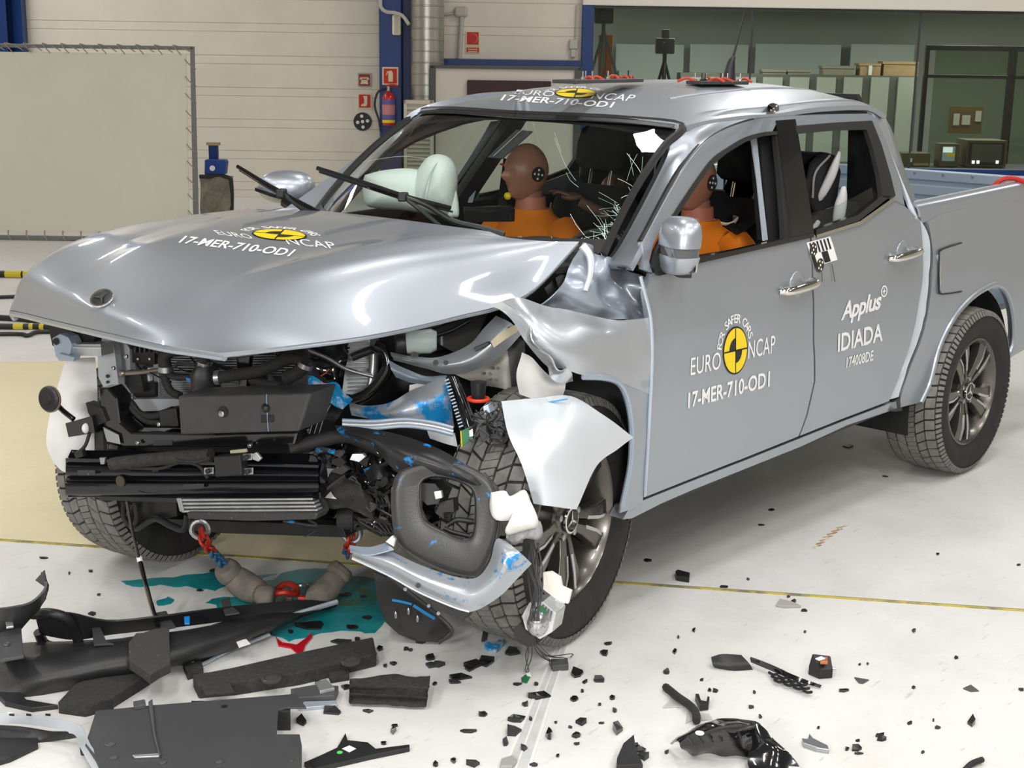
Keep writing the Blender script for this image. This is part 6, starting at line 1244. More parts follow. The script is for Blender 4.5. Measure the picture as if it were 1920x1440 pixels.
# --- bumper corner cover with fog-lamp opening
outer_ = [(733, 920), (748, 884), (800, 868), (860, 868), (906, 888), (930, 915), (938, 960), (932, 1005), (915, 1050), (893, 1082), (840, 1073), (787, 1050), (745, 1018), (734, 965)]
inner_ = [(788, 908), (796, 899), (816, 893), (850, 899), (879, 911), (890, 928), (892, 955), (891, 985), (884, 1009), (862, 1011), (830, 995), (800, 979), (790, 957), (787, 930)]
def ringrow(px, d): return [D(u, v, d+(.10 if u > 915 else 0)*0) for u, v in px+px[:1]]
mid_ = [((a[0]*.55+b_[0]*.45), (a[1]*.55+b_[1]*.45)) for a, b_ in zip(outer_, inner_)]
fas = patch('bumper_corner', [ringrow(outer_, 3.995), ringrow([(a[0]*.86+b_[0]*.14, a[1]*.86+b_[1]*.14) for a, b_ in zip(outer_, inner_)], 3.982), ringrow(mid_, 3.98), ringrow([(a[0]*.12+b_[0]*.88, a[1]*.12+b_[1]*.88) for a, b_ in zip(outer_, inner_)], 3.985), ringrow(inner_, 3.992), ringrow([((u-840)*.96+840, (v-952)*.96+952) for u, v in inner_], 4.06)], mat('corner_black', (.042, .041, .040), .34, col2=(.012, .22, .55), scale=12, thr=(.62, .67), bump=.05, bscale=250), TRUCK, t=.004, nu=3, nv=4)
plate('corner_face', [(732, 914), (760, 904), (789, 900), (789, 955), (800, 980), (830, 997), (862, 1012), (885, 1010), (893, 985), (893, 930), (880, 911), (906, 886), (932, 915), (940, 960), (934, 1008), (917, 1054), (893, 1086), (840, 1078), (787, 1056), (742, 1022)], Df(3.990), .012, MATS['corner_black'], fas, bevel=.003)
patch('bumper_arm', [[D(628, 797, 4.2), D(690, 803, 4.14), D(760, 818, 4.08), D(830, 845, 4.03), D(885, 880, 4.0), D(912, 905, 4.0)], [D(632, 806, 4.16), D(695, 822, 4.08), D(755, 848, 4.0), D(815, 868, 3.97), D(865, 892, 3.96), D(895, 910, 3.97)], [D(638, 815, 4.2), D(698, 840, 4.12), D(742, 882, 4.04), D(792, 892, 4.0), D(840, 898, 4.0), D(878, 908, 4.0)]], BSPK, fas, t=.004, nu=5, nv=4)
plate('fog_bracket', [(786, 905), (815, 906), (830, 925), (822, 945), (800, 948), (787, 935)], Df(4.02), .06, BLACKP, fas); plate('bracket_clip', [(813, 922), (827, 920), (829, 934), (816, 937)], Df(4.01), .01, ALU, fas); plate('fog_bracket', [(826, 940), (850, 936), (852, 960), (832, 975), (815, 962)], Df(4.06), .03, BLACKP, fas)
hose('bracket_strut', [(838, 985), (856, 975), (888, 978)], Df(4.05), .008, BLACKP, fas); hose('bracket_strut', [(832, 990), (850, 998), (880, 1005)], Df(4.05), .007, BLACKP, fas); lofted('lamp_socket', [(0, .01, .01, 0, 0), (.02, .014, .014, 0, 0)], BLACKP, fas, frame=(D(841, 975, 4.04), Vector((1, 0, 0)), Vector((0, 1, 0)), Vector((0, 0, 1))), e=2)
up_ = [(655, 1024), (722, 1030), (787, 1059), (853, 1081), (893, 1083), (918, 1054), (930, 1012), (948, 1014)]; lo_ = [(660, 1047), (727, 1078), (787, 1111), (850, 1138), (885, 1147), (935, 1120), (970, 1085), (997, 1057)]
trm = patch('bumper_trim', [[D(u, v, 3.96) for u, v in up_], [D((u+a)/2+2, (v+c_)/2, 3.90) for (u, v), (a, c_) in zip(up_, lo_)], [D(u, v, 3.95) for u, v in lo_]], BSPT, TRUCK, t=.005, nu=5, nv=4)
patch('trim_lip', [[D(655, 1022, 3.95), D(690, 1026, 3.94), D(723, 1018, 3.95)], [D(657, 1034, 3.91), D(692, 1040, 3.90), D(738, 1029, 3.91)]], PALEB, trm, t=.004); plate('trim_tab', [(722, 1016), (735, 1004), (741, 1012), (738, 1026)], Df(3.93), .01, ALU, trm)
b = MB(); b.lathe([(.007, 0), (.007, .004)], D(784, 1098, 3.915), -Vector(ray(784, 1098)), 14); b.build('trim_hole', BLK, trm); hose('trim_edge', [(660, 1047), (727, 1078), (787, 1111), (850, 1138), (880, 1147)], Df(3.945), .003, mat('edge_white', (.7, .72, .74), .4), trm, 6)
plate('trim_underside', [(800, 1118), (850, 1140), (880, 1150), (866, 1166), (845, 1155), (810, 1135)], Df(3.98), .05, BLACKP, trm)
sk = plate('skid_plate', [(700, 1074), (727, 1082), (757, 1105), (807, 1145), (847, 1182), (822, 1205), (780, 1203), (747, 1190), (723, 1168), (707, 1127)], lambda u, v: D(u, v, 4.42+(v-1074)*.0004), .012, mat('skid_grey', (.028, .027, .026), .3, coat=.3), bevel=.003)
for u, v in ((742, 1153), (766, 1146), (783, 1160)): b = MB(); b.ball(D(u, v, 4.43), .006, .006, .013); b.build('skid_slot', MACH, sk)
hose('scuff_mark', [(735, 1125), (752, 1128), (772, 1133)], Df(4.40), .004, mat('scuff_blue', (.02, .25, .6), .5), sk, 5); hose('scuff_mark', [(775, 1135), (795, 1148), (815, 1160)], Df(4.40), .005, MATS['scuff_blue'], sk, 5); hose('plate_flange', [(727, 1080), (757, 1103), (807, 1142), (848, 1183), (822, 1206)], Df(4.40), .006, DARKG, sk, 6)
for u, v in ((760, 1105), (804, 1136), (822, 1150)): b = MB(); b.lathe([(.006, 0), (.006, .012)], D(u, v, 4.40), -Vector(ray(u, v)), 8); b.build('bolt', STEEL, sk)
# --- left fender, crumpled
FD = [[Y(924, 570, -.72), Y(975, 558, -.78), Y(1040, 578, -.83), Y(1100, 590, -.86), Y(1160, 600, -.90), Y(1216, 596, -.915)],
      [Y(960, 600, -.80), Y(1000, 602, -.87), Y(1060, 612, -.90), Y(1120, 625, -.93), Y(1175, 640, -.935), Y(1221, 640, -.93)],
      [Y(986, 642, -.86), Y(1025, 646, -.92), Y(1078, 655, -.955), Y(1130, 668, -.96), Y(1180, 688, -.945), Y(1220, 690, -.935)],
      [Y(1030, 692, -.88), Y(1060, 694, -.94), Y(1092, 703, -.965), Y(1130, 705, -.97), Y(1160, 716, -.955), Y(1219, 740, -.935)]]
fend = patch('front_fender', FD, PAINTC, TRUCK, t=.006, nu=6, nv=6, noise=.012, nscale=7)
patch('torn_edge', [[Y(921, 570, -.72), Y(962, 600, -.80), Y(986, 640, -.86), Y(1022, 686, -.89), Y(1040, 710, -.91), Y(1076, 718, -.93)], [Y(940, 566, -.76), Y(985, 598, -.85), Y(1004, 640, -.91), Y(1036, 682, -.94), Y(1052, 696, -.95), Y(1070, 690, -.95)]], mat('bright_crumple', (.62, .65, .68), .22, .75), fend, t=.004, noise=.02, nscale=16)
patch('fender_rear', [[Y(1160, 714, -.955), Y(1190, 716, -.945), Y(1220, 712, -.935)], [Y(1177, 765, -.95), Y(1196, 770, -.94), Y(1218, 770, -.93)], [Y(1184, 830, -.945), Y(1198, 835, -.935), Y(1213, 840, -.925)], [Y(1178, 895, -.93), Y(1192, 895, -.925), Y(1209, 895, -.915)], [Y(1162, 962, -.91), Y(1182, 955, -.91), Y(1205, 942, -.905)]], PAINT, fend, t=.006, noise=.004)
b = MB(); b.tube([Y(u, v, y)+Vector((0, -.004, 0)) for u, v, y in ((1092, 706, -.96), (1130, 708, -.965), (1158, 718, -.955), (1174, 748, -.95), (1182, 800, -.945), (1180, 870, -.935), (1164, 950, -.915))], .010, 8); b.build('arch_lip', PALEB, fend)
patch('crumpled_cowl', [[D(1090, 455, 4.45), D(1112, 468, 4.5), D(1150, 488, 4.6), D(1190, 512, 4.68), D(1214, 520, 4.72)], [D(1075, 500, 4.42), D(1105, 515, 4.46), D(1145, 535, 4.55), D(1185, 548, 4.62), D(1216, 556, 4.67)], [D(1035, 548, 4.38), D(1080, 556, 4.42), D(1135, 572, 4.48), D(1180, 586, 4.56), D(1218, 592, 4.62)], [D(1000, 570, 4.4), D(1050, 580, 4.42), D(1110, 592, 4.45), D(1165, 602, 4.52), D(1218, 612, 4.60)]], mat('crumpled_bright', (.36, .41, .48), .38, .5, coat=.4), fend, t=.004, nu=7, nv=6, noise=.045, nscale=12)
b = MB(); b.tube([D(1092, 460, 4.4), D(1106, 480, 4.40), D(1108, 510, 4.40), D(1098, 545, 4.40)], lambda t: .014-.006*t, 8); b.build('bent_strip', mat('bent_white', (.72, .76, .8), .3, .3), fend)
plate('cowl_plastic', [(1020, 540), (1060, 500), (1092, 470), (1100, 520), (1070, 558), (1030, 560)], Df(4.6), .04, BLACKP); plate('hinge_plate', [(1040, 520), (1085, 488), (1090, 540), (1050, 552)], Df(4.5), .02, GLOSSB)
for u, v in ((1164, 438), (1160, 452), (1168, 432)): hose('trim_clip', [(u, v), (u+4, v+10), (u-3, v+20)], Df(4.78), .005, BLACKP)
pxpatch('arch_lining', [[(1060, 716, 4.62), (1100, 708, 4.62), (1140, 710, 4.62), (1166, 728, 4.62)], [(1075, 740, 4.64), (1105, 745, 4.64), (1145, 748, 4.64), (1174, 756, 4.64)], [(1090, 770, 4.66), (1115, 785, 4.66), (1150, 800, 4.66), (1182, 810, 4.66)], [(1110, 850, 4.7), (1130, 870, 4.7), (1160, 890, 4.7), (1182, 890, 4.7)], [(1120, 950, 4.75), (1140, 955, 4.75), (1150, 960, 4.75), (1166, 962, 4.75)]], mat('speckled_lining', (.012, .012, .013), .6, col2=(.4, .42, .45), scale=150, thr=(.70, .74)))
pxpatch('inner_wheel_house', [[(930, 700, 4.75), (1020, 690, 4.8), (1180, 700, 4.85)], [(940, 850, 4.8), (1020, 850, 4.85), (1180, 850, 4.9)], [(1000, 1000, 4.85), (1060, 1000, 4.9), (1170, 970, 4.95)]], BLACKP)
# --- torn outer fender piece hanging over the wheel
FL = [[(940, 752, 4.14), (1005, 747, 4.17), (1070, 742, 4.22), (1130, 780, 4.27), (1188, 820, 4.33)], [(953, 815, 4.06), (1005, 812, 4.06), (1060, 808, 4.10), (1110, 822, 4.17), (1158, 842, 4.26)], [(978, 870, 4.02), (1015, 872, 4.01), (1050, 874, 4.04), (1085, 876, 4.10), (1118, 874, 4.18)], [(1000, 945, 4.04), (1020, 948, 4.03), (1040, 950, 4.04), (1060, 953, 4.07), (1080, 955, 4.11)]]
fl = pxpatch('torn_fender', FL, mat('torn_fender_paint', (.62, .66, .70), .36, .3, coat=.5), t=.004, nu=6, nv=6, noise=.006, nscale=6)
hose('blue_smear', [(1000, 757), (1030, 754), (1064, 748)], lambda u, v: D(u, v, 4.17), .003, MATS['scuff_blue'], fl, 4)
# --- insulation, lamp module and wires hanging at the wheel
blob('torn_insulation', [(920, 923), (947, 920), (957, 930), (983, 918), (995, 940), (1008, 970), (1007, 987), (990, 993), (953, 1003), (948, 990), (963, 977), (930, 975), (918, 953)], 3.96, .035, CLOTH, TRUCK, .02)
blob('grey_wadding', [(950, 998), (985, 992), (1010, 975), (1018, 1000), (1008, 1012), (985, 1010), (965, 1022), (950, 1012)], 4.0, .03, mat('wadding_grey', (.32, .32, .33), 1.0, noise=.3, scale=40, bump=.6, bscale=60), TRUCK, .02)
for k in range(12):
    u0 = 995+r5.uniform(-6, 18); hose('loose_wire', [(u0, 1018), (u0+r5.uniform(-10, 10), 1060), (1005+r5.uniform(-12, 12), 1110), (1000+r5.uniform(-10, 12), 1165)], Df(4.02+r5.uniform(0, .05)), .002, WIREM, TRUCK, 5)
plate('white_lamp_bracket', [(1017, 1074), (1033, 1072), (1050, 1083), (1053, 1100), (1071, 1108), (1065, 1133), (1045, 1126), (1016, 1104)], Df(4.08), .012, mat('bracket_ivory', (.72, .70, .64), .5)); plate('foil_scrap', [(1040, 1125), (1058, 1132), (1052, 1142), (1042, 1138)], Df(4.07), .01, MATS['foil'])
lmp = plate('lamp_module', [(992, 1130), (1018, 1128), (1043, 1150), (1036, 1185), (1012, 1199), (985, 1180), (978, 1155)], Df(4.12), .07, ALU, bevel=.002); b = MB(); b.ball(D(1008, 1168, 4.12), .034, .034, .042, 18, 12); b.build('reflector_dome', MACH, lmp); plate('lamp_board', [(1005, 1138), (1016, 1136), (1026, 1150), (1014, 1154)], Df(4.105), .006, MATS['pcb_green'], lmp); plate('lamp_frame', [(962, 1180), (975, 1168), (1000, 1186), (1008, 1208), (990, 1214), (965, 1200)], Df(4.16), .05, BLACKP, lmp)
for k in range(4): hose('housing_rib', [(1020+k*5, 1134+k*4), (1016+k*5, 1150+k*5)], Df(4.11), .003, STEEL, lmp, 5)

r6 = random.Random(9)
for k in range(14):      # small harness runs and clips along the crushed front
    u, v = r6.uniform(200, 540), r6.uniform(640, 720); hose('harness', [(u, v), (u+r6.uniform(10, 40), v+r6.uniform(-14, 18)), (u+r6.uniform(40, 90), v+r6.uniform(-10, 24))], Nf(r6.uniform(.18, .24)), r6.choice([.003, .005, .007]), r6.choice([RUB, GLOSSB, WIREM]), TRUCK, 6)
for k in range(18):
    u, v = r6.uniform(560, 860), r6.uniform(850, 990); hose('torn_wire', [(u, v), (u+r6.uniform(-30, 30), v+r6.uniform(-20, 25)), (u+r6.uniform(-50, 50), v+r6.uniform(-10, 40))], Df(r6.uniform(4.22, 4.34)) if u < 720 else Df(4.36), r6.choice([.003, .005, .008]), r6.choice([GLOSSB, RUB, BSPK]), TRUCK, 6)
for k in range(16):
    u, v = r6.uniform(565, 725), r6.uniform(840, 960); q = [(u+r6.uniform(6, 20)*math.cos(a), v+r6.uniform(5, 14)*math.sin(a)) for a in np.linspace(0, 5.4, 5)]; plate('broken_piece', q, Df(r6.uniform(4.22, 4.32)), .012, r6.choice([GLOSSB, BLACKP, SPEC, BSPK, STEEL]), TRUCK, bevel=.001)
for u, v in ((238, 668), (252, 745), (330, 735), (430, 745), (505, 715), (300, 795), (260, 830), (545, 745), (214, 690), (470, 835)): b = MB(); b.lathe([(.007, 0), (.007, .008), (.004, .01)], N(u, v, .02 if v > 780 else .18), -BK, 10); b.build('bolt', STEEL, TRUCK)
# ================================================================ CHAINS AND DEBRIS
def link_mesh(b, c, d, side_, L_=.042, w=.016, r=.006):
    d = d.normalized(); s = (side_-d*side_.dot(d)).normalized(); pts = []
    for k in range(17):
        a = 2*math.pi*k/16; pts.append(c+d*(math.copysign(max(0, L_/2-w), math.cos(a)) + w*math.cos(a))+s*w*math.sin(a))
    b.tube(pts, r, 6, seg=1, smooth=False, caps=False); return b
CHR = mat('chain_red', (.42, .03, .015), .45, .3, noise=.3, scale=40); CHB = mat('chain_blue', (.05, .16, .35), .5, .3, noise=.25, scale=40); SLV = mat('chain_sleeve', (.20, .18, .15), .8, noise=.25, scale=14, bump=.3, bscale=30); RING = mat('shackle_steel', (.55, .56, .57), .3, .9)
def chain(label, pts3, seq, sleeves, hook):
    ch = root('tow_chain', label, 'chain', (pts3[-1].x, pts3[-1].y, 0)); P = cr(pts3, 30); lens = [0]
    for a, b_ in zip(P, P[1:]): lens.append(lens[-1]+(b_-a).length)
    def at(s):
        for i in range(len(lens)-1):
            if lens[i+1] >= s: t = (s-lens[i])/max(1e-6, lens[i+1]-lens[i]); return P[i].lerp(P[i+1], t), (P[i+1]-P[i]).normalized()
        return P[-1], (P[-1]-P[-2]).normalized()
    s = 0.0; k = 0
    for m_, n in seq:
        for _ in range(n):
            c, d = at(s+.02); sd = d.cross(Vector((0, 0, 1))); sd = sd if k % 2 else sd.cross(d); b = MB(); link_mesh(b, c, d, sd); b.build('chain_link', m_, ch); s += .031; k += 1
    for Q, r in sleeves:
        b = MB(); b.tube(Q, lambda t, r=r: r*(.70+.30*math.sin(math.pi*min(1, max(0, t)))**.5), 16, seg=6); b.build('protective_sleeve', SLV, ch)
    c = pts3[0]; b = MB(); b.tube([c+Vector((math.sin(a)*.02, -math.sin(a)*.02, math.cos(a)*.03)) for a in np.linspace(0, 2*math.pi, 17)], .009, 8, seg=1, smooth=False); b.build('tow_ring', RING, ch)
    return ch
cs = N(375, 992, .12)
chain('blue and red tow chain with padded sleeve hanging from the right tow eye', [cs, N(388, 1022, .10), Z(412, 1050, .16), Z(440, 1080, .065), Z(470, 1100, .045), Z(515, 1118, .035)], [(CHR, 4), (CHB, 6)], [([Z(420, 1062, .13), Z(430, 1074, .10), Z(440, 1084, .08)], .046), ([Z(434, 1078, .09), Z(460, 1098, .055), Z(488, 1112, .048)], .050), ([Z(487, 1113, .042), Z(500, 1119, .04), Z(514, 1121, .038)], .040)], True)
c2 = D(660, 1000, 4.6)
chain('short tow chain with padded sleeve leading under the crushed corner', [c2, D(655, 1025, 4.62), Z(648, 1045, .15), Z(625, 1085, .07), Z(600, 1120, .05), Z(575, 1128, .03)], [(CHR, 3), (CHB, 4)], [([Z(646, 1062, .12), Z(636, 1074, .10), Z(630, 1082, .09)], .046), ([Z(634, 1078, .09), Z(612, 1104, .055), Z(588, 1124, .046)], .046)], True)
sh = root('shackle', 'red and steel shackle joining the two tow chains on the floor', 'shackle', Z(540, 1120))
b = MB(); c = Z(535, 1108, .045); b.tube([c+Vector((math.cos(a)*.045, math.sin(a)*.035, math.sin(a*2)*.01)) for a in np.linspace(0, 2*math.pi, 21)], .011, 8, seg=1, smooth=False); b.build('red_shackle_body', CHR, sh)
b = MB(); c = Z(556, 1112, .03); b.tube([c+Vector((math.cos(a)*.04, math.sin(a)*.03, .015*math.cos(a))) for a in np.linspace(-.4, math.pi+.6, 15)], .009, 8, seg=1, smooth=False); b.build('steel_bow', RING, sh); b = MB(); b.tube([Z(560, 1122, .02), Z(577, 1123, .02)], .011, 8); b.build('red_pin', CHR, sh)
# ---- big broken pieces lying in front of the truck
DBK = mat('broken_black_plastic', (.020, .020, .021), .42, bump=.08, bscale=180, noise=.15, scale=14); EDGE = mat('torn_paint_edge', (.42, .47, .53), .4, .3)
def gpatch(name, rows, m, parent, t=.006, noise=0.0, ns=10): return patch(name, [[Z(u, v, z) for u, v, z in r] for r in rows], m, parent, t, 4, 4, noise, ns)
bc = root('bumper_cover', 'long broken black bumper cover with torn silver edges, across the left floor', 'bumper', Z(300, 1220))
gpatch('cover_face', [[(-30, 1210, .03), (90, 1205, .05), (230, 1195, .06), (360, 1178, .06), (500, 1150, .05), (632, 1133, .02)], [(-30, 1230, .07), (100, 1232, .09), (240, 1215, .10), (360, 1195, .10), (490, 1170, .08), (620, 1140, .03)], [(-30, 1262, .05), (90, 1270, .06), (220, 1255, .06), (330, 1245, .05), (440, 1212, .04), (512, 1180, .02)], [(-30, 1310, .0), (60, 1306, .0), (150, 1290, .0), (290, 1258, .0), (400, 1235, .0), (512, 1186, .0)]], DBK, bc, .008, .008)
gpatch('upper_flange', [[(65, 1152, .16), (130, 1150, .17), (200, 1165, .13), (290, 1158, .13), (420, 1140, .11), (560, 1125, .07), (632, 1130, .03)], [(75, 1190, .07), (140, 1200, .07), (210, 1190, .06), (300, 1180, .06), (420, 1165, .06), (540, 1145, .05), (630, 1134, .02)]], BLACKP, bc, .006)
for px in ([(172, 1178), (186, 1172), (200, 1206), (214, 1210), (176, 1212)], [(290, 1152), (312, 1148), (330, 1178), (304, 1184)], [(413, 1128), (431, 1122), (434, 1138), (450, 1152), (422, 1156)]): plate('mounting_tab', px, lambda u, v: Z(u, v, .10), .006, DARKG, bc, e=Vector((0, 0, 1)))
b = MB(); b.tube([Z(320, 1242, .02), Z(355, 1236, .03), Z(372, 1248, .01), Z(430, 1220, .01), Z(505, 1190, .02)], .006, 6); b.build('torn_silver_edge', EDGE, bc); b = MB(); b.tube([Z(516, 1168, .04), Z(560, 1150, .04), Z(632, 1128, .05)], .009, 6); b.build('torn_silver_edge', EDGE, bc); plate('blue_clip', [(345, 1159), (356, 1158), (356, 1172), (346, 1172)], lambda u, v: Z(u, v, .12), .006, MATS['clip_blue'], bc, e=Vector((0, 0, 1))); plate('paper_label', [(442, 1202), (462, 1199), (470, 1208), (448, 1215)], lambda u, v: Z(u, v, .055), .002, WHITE, bc, e=Vector((0, 0, 1)))
bw_ = root('bumper_wing', 'tall curled black bumper wing with a loop opening at the left edge', 'bumper', Z(40, 1240))
patch('wing_panel', [[Z(80, 1072, .34), Z(88, 1100, .30), Z(60, 1130, .26), Z(20, 1140, .24), Z(-30, 1145, .22)], [Z(85, 1110, .27), Z(82, 1130, .22), Z(60, 1150, .20), Z(20, 1165, .18), Z(-30, 1170, .16)], [Z(30, 1190, .10), Z(30, 1195, .10), Z(20, 1200, .09), Z(0, 1205, .08), Z(-30, 1210, .07)], [Z(40, 1235, .02), Z(30, 1235, .02), Z(15, 1240, .01), Z(0, 1240, .01), Z(-30, 1240, .01)]], DARKG, bw_, .006, 4, 4)
b = MB(); b.tube([Z(62, 1152, .16), Z(95, 1150, .18), Z(125, 1160, .16), Z(140, 1185, .10), Z(146, 1208, .05), Z(118, 1214, .03), Z(85, 1208, .03), Z(72, 1185, .08)], .016, 10); b.build('wing_loop', BLACKP, bw_)
plate('wing_bracket', [(-10, 1195), (40, 1180), (45, 1235), (-10, 1245)], lambda u, v: Z(u, v, .13), .01, GREYP, bw_, e=Vector((0, 0, 1))); plate('bracket_clip', [(10, 1165), (24, 1163), (26, 1178), (12, 1180)], lambda u, v: Z(u, v, .17), .008, ALU, bw_, e=Vector((0, 0, 1))); b = MB(); b.lathe([(.009, 0), (.009, .006)], Z(12, 1209, .142), (0, 0, 1), 12); b.build('bolt', STEEL, bw_); b = MB(); b.prism([Z(66, 1088, .30), Z(82, 1070, .36), Z(90, 1105, .28)], (.006, .006, 0)); b.build('torn_tip', DARKG, bw_, 0)
# small floor slabs with thickness
def slab3(name, label, cat, px, z, t, m, group=None, noise=.0, parent=None, bevel=.002):
    b = MB(); P = [Z(u, v, z) for u, v in px]; b.prism(P, (0, 0, t)); o = b.build(name, m, parent, 0, bevel=bevel)
    if label: tag(o, label, cat, group)
    return o
slab3('foam_block', 'upright speckled black foam piece lying on the bumper cover', 'foam', [(242, 1222), (256, 1204), (270, 1203), (290, 1196), (318, 1193), (320, 1262), (300, 1272), (282, 1284), (265, 1270), (243, 1256)], .085, .03, SPEC)
o = slab3('foam_strip', 'long black foam strip lying below the speckled foam piece', 'foam', [(110, 1338), (140, 1305), (230, 1260), (255, 1262), (282, 1284), (205, 1333), (160, 1345)], .0, .035, FOAMB)
eb = root('energy_absorber', 'long black moulded foam bar with round bosses, lying diagonally', 'foam', Z(530, 1270))
slab3('bar', None, None, [(362, 1290), (400, 1284), (440, 1276), (560, 1248), (700, 1218), (706, 1250), (560, 1286), (440, 1305), (372, 1311)], .0, .045, FOAMB, parent=eb, bevel=.006)
for u, v in ((509, 1275), (657, 1242)): b = MB(); b.lathe([(.030, 0), (.030, .006), (.022, .008), (.022, .004), (0, .004)], Z(u, v, .045), (0, 0, 1), 24); b.build('round_boss', SPEC, eb)
slab3('foot_block', None, None, [(616, 1272), (655, 1264), (655, 1276), (620, 1282)], .0, .02, FOAMB, parent=eb); slab3('raised_plate', None, None, [(378, 1291), (430, 1282), (440, 1302), (385, 1307)], .045, .008, FOAMB, parent=eb); slab3('foot_block', None, None, [(345, 1258), (378, 1252), (382, 1266), (352, 1276)], .0, .025, FOAMB, parent=eb)
fs_ = root('foam_section', 'short black foam block with two ridges in the middle of the floor', 'foam', Z(728, 1300))
gpatch('ridged_body', [[(658, 1272, .05), (690, 1270, .055), (735, 1263, .06), (770, 1268, .055), (807, 1267, .05)], [(656, 1285, .06), (690, 1286, .06), (735, 1286, .06), (770, 1287, .06), (802, 1288, .055)], [(655, 1296, .03), (690, 1298, .03), (735, 1299, .03), (770, 1301, .03), (799, 1303, .03)], [(656, 1302, .04), (690, 1303, .04), (735, 1305, .04), (770, 1307, .04), (800, 1309, .04)], [(657, 1308, .0), (690, 1310, .0), (735, 1312, .0), (770, 1315, .0), (800, 1317, .0)]], FOAMB, fs_, .03, .003, 40)
tpl = root('undertray', 'large flat dark grey plastic panel with a stepped right edge', 'panel', Z(360, 1390))
pts = [(180, 1336), (280, 1326), (555, 1304), (575, 1330), (538, 1330), (522, 1334), (519, 1380), (562, 1380), (566, 1400), (566, 1440), (560, 1475), (200, 1475), (180, 1430), (160, 1400)]
slab3('tray_sheet', None, None, pts, .06, .006, mat('tray_grey', (.052, .053, .056), .55, noise=.08, scale=6, bump=.04, bscale=150), parent=tpl)
for px in ([(278, 1320), (286, 1314), (292, 1380), (302, 1420), (298, 1422), (288, 1384)],): slab3('pressed_rib', None, None, px, .0665, .008, GREYP, parent=tpl, bevel=.003)
for u, v, r in ((206, 1396, .014), (213, 1421, .012), (305, 1430, .010), (411, 1429, .010), (546, 1428, .005)): b = MB(); b.lathe([(r, 0), (r, .003), (r*.75, .004), (r*.75, .002), (0, .002)], Z(u, v, .066), (0, 0, 1), 20); b.build('round_boss', GREYP, tpl)
b = MB(); b.lathe([(.009, 0), (.009, .001)], Z(421, 1325, .066), (0, 0, 1), 16); b.build('tray_hole', BLK, tpl); slab3('pressed_rib', None, None, [(248, 1419), (302, 1415), (300, 1421), (252, 1423)], .0665, .006, ALU, parent=tpl); slab3('tray_clip', None, None, [(250, 1322), (272, 1318), (274, 1328), (252, 1332)], .066, .012, GREYP, parent=tpl)
for u in (190, 360, 520): slab3('tray_support', None, None, [(u, 1350), (u+25, 1350), (u+25, 1370), (u, 1370)], .0, .06, BLACKP, parent=tpl)
gr = root('grille_trim', 'curved silver and black trim strip in the bottom left corner', 'trim', Z(80, 1380))
gpatch('trim_face', [[(-30, 1335, .07), (40, 1340, .075), (100, 1348, .08), (150, 1362, .08), (165, 1395, .07), (200, 1445, .06)], [(-30, 1355, .04), (40, 1358, .045), (100, 1366, .05), (140, 1378, .05), (152, 1405, .04), (180, 1455, .03)]], WHITE if False else mat('trim_silver', (.60, .64, .69), .35, .3, coat=.4), gr, .006)
gpatch('trim_back', [[(-30, 1358, .03), (40, 1362, .03), (100, 1372, .03), (150, 1382, .03)], [(-30, 1400, .0), (30, 1398, .0), (80, 1392, .0), (130, 1386, .01)]], BLACKP, gr, .006)
for u in (22, 54, 90): slab3('trim_slot', None, None, [(u-5, 1338), (u+5, 1339), (u+5, 1343), (u-5, 1342)], .082, .001, BLK, parent=gr)
slab3('black_panel_scrap', 'dark curved scrap below the silver trim at the bottom left', 'scrap', [(-30, 1390), (40, 1378), (130, 1378), (70, 1392), (72, 1405), (20, 1430), (-30, 1445)], .0, .012, DBK)
slab3('black_scrap', 'dark torn scrap between the wing and the silver trim', 'scrap', [(0, 1290), (30, 1296), (50, 1320), (110, 1330), (60, 1336), (10, 1325), (-10, 1305)], .0, .015, DBK)
b = MB(); b.tube([Z(262, 1050, .20), Z(272, 1090, .15), Z(284, 1135, .12), Z(296, 1172, .11)], .008, 8); rd = tag(b.build('support_rod', GLOSSB), 'thin black rod standing between the truck and the bumper cover', 'rod'); b = MB(); b.tube([Z(261, 1045, .207), Z(263, 1054, .195)], .0095, 8); b.build('white_ferrule', WHITE, rd)
br = root('broken_bracket', 'silver and black broken bracket behind the grey panel', 'bracket', Z(590, 1310)); slab3('bracket_arm', None, None, [(545, 1306), (590, 1298), (635, 1300), (628, 1318), (560, 1322)], .0, .025, GREYP, parent=br); slab3('bracket_plate', None, None, [(592, 1285), (612, 1280), (628, 1296), (600, 1302)], .025, .012, ALU, parent=br); slab3('bracket_strip', None, None, [(570, 1322), (630, 1320), (632, 1328), (560, 1334)], .0, .012, EDGE, parent=br)
slab3('grille_scrap', 'long black grille scrap with a white label below the foam', 'grille', [(570, 1438), (600, 1425), (632, 1410), (648, 1382), (652, 1396), (690, 1400), (705, 1412), (768, 1404), (768, 1410), (700, 1424), (640, 1438), (590, 1450)], .0, .014, DBK)
g2 = bpy.data.objects['grille_scrap']; slab3('paper_label', None, None, [(641, 1404), (655, 1398), (668, 1404), (655, 1411)], .0145, .001, WHITE, parent=g2); b = MB(); b.lathe([(.008, 0), (.008, .001)], Z(637, 1411, .0145), (0, 0, 1), 14); b.build('green_dot', mat('dot_green', (.1, .6, .12), .5), g2)
slab3('red_lens_piece', 'red translucent lens fragment beside the teal puddle', 'fragment', [(516, 1193), (520, 1200), (530, 1207), (556, 1211), (572, 1200), (585, 1188), (586, 1197), (573, 1212), (568, 1226), (560, 1230), (545, 1217), (522, 1213)], .0, .006, mat('lens_red', (.50, .01, .02), .15, coat=.6))
slab3('connector_block', 'grey connector block with loose wires on the floor', 'connector', [(1032, 1246), (1064, 1246), (1066, 1257), (1036, 1260)], .0, .02, GREYP)
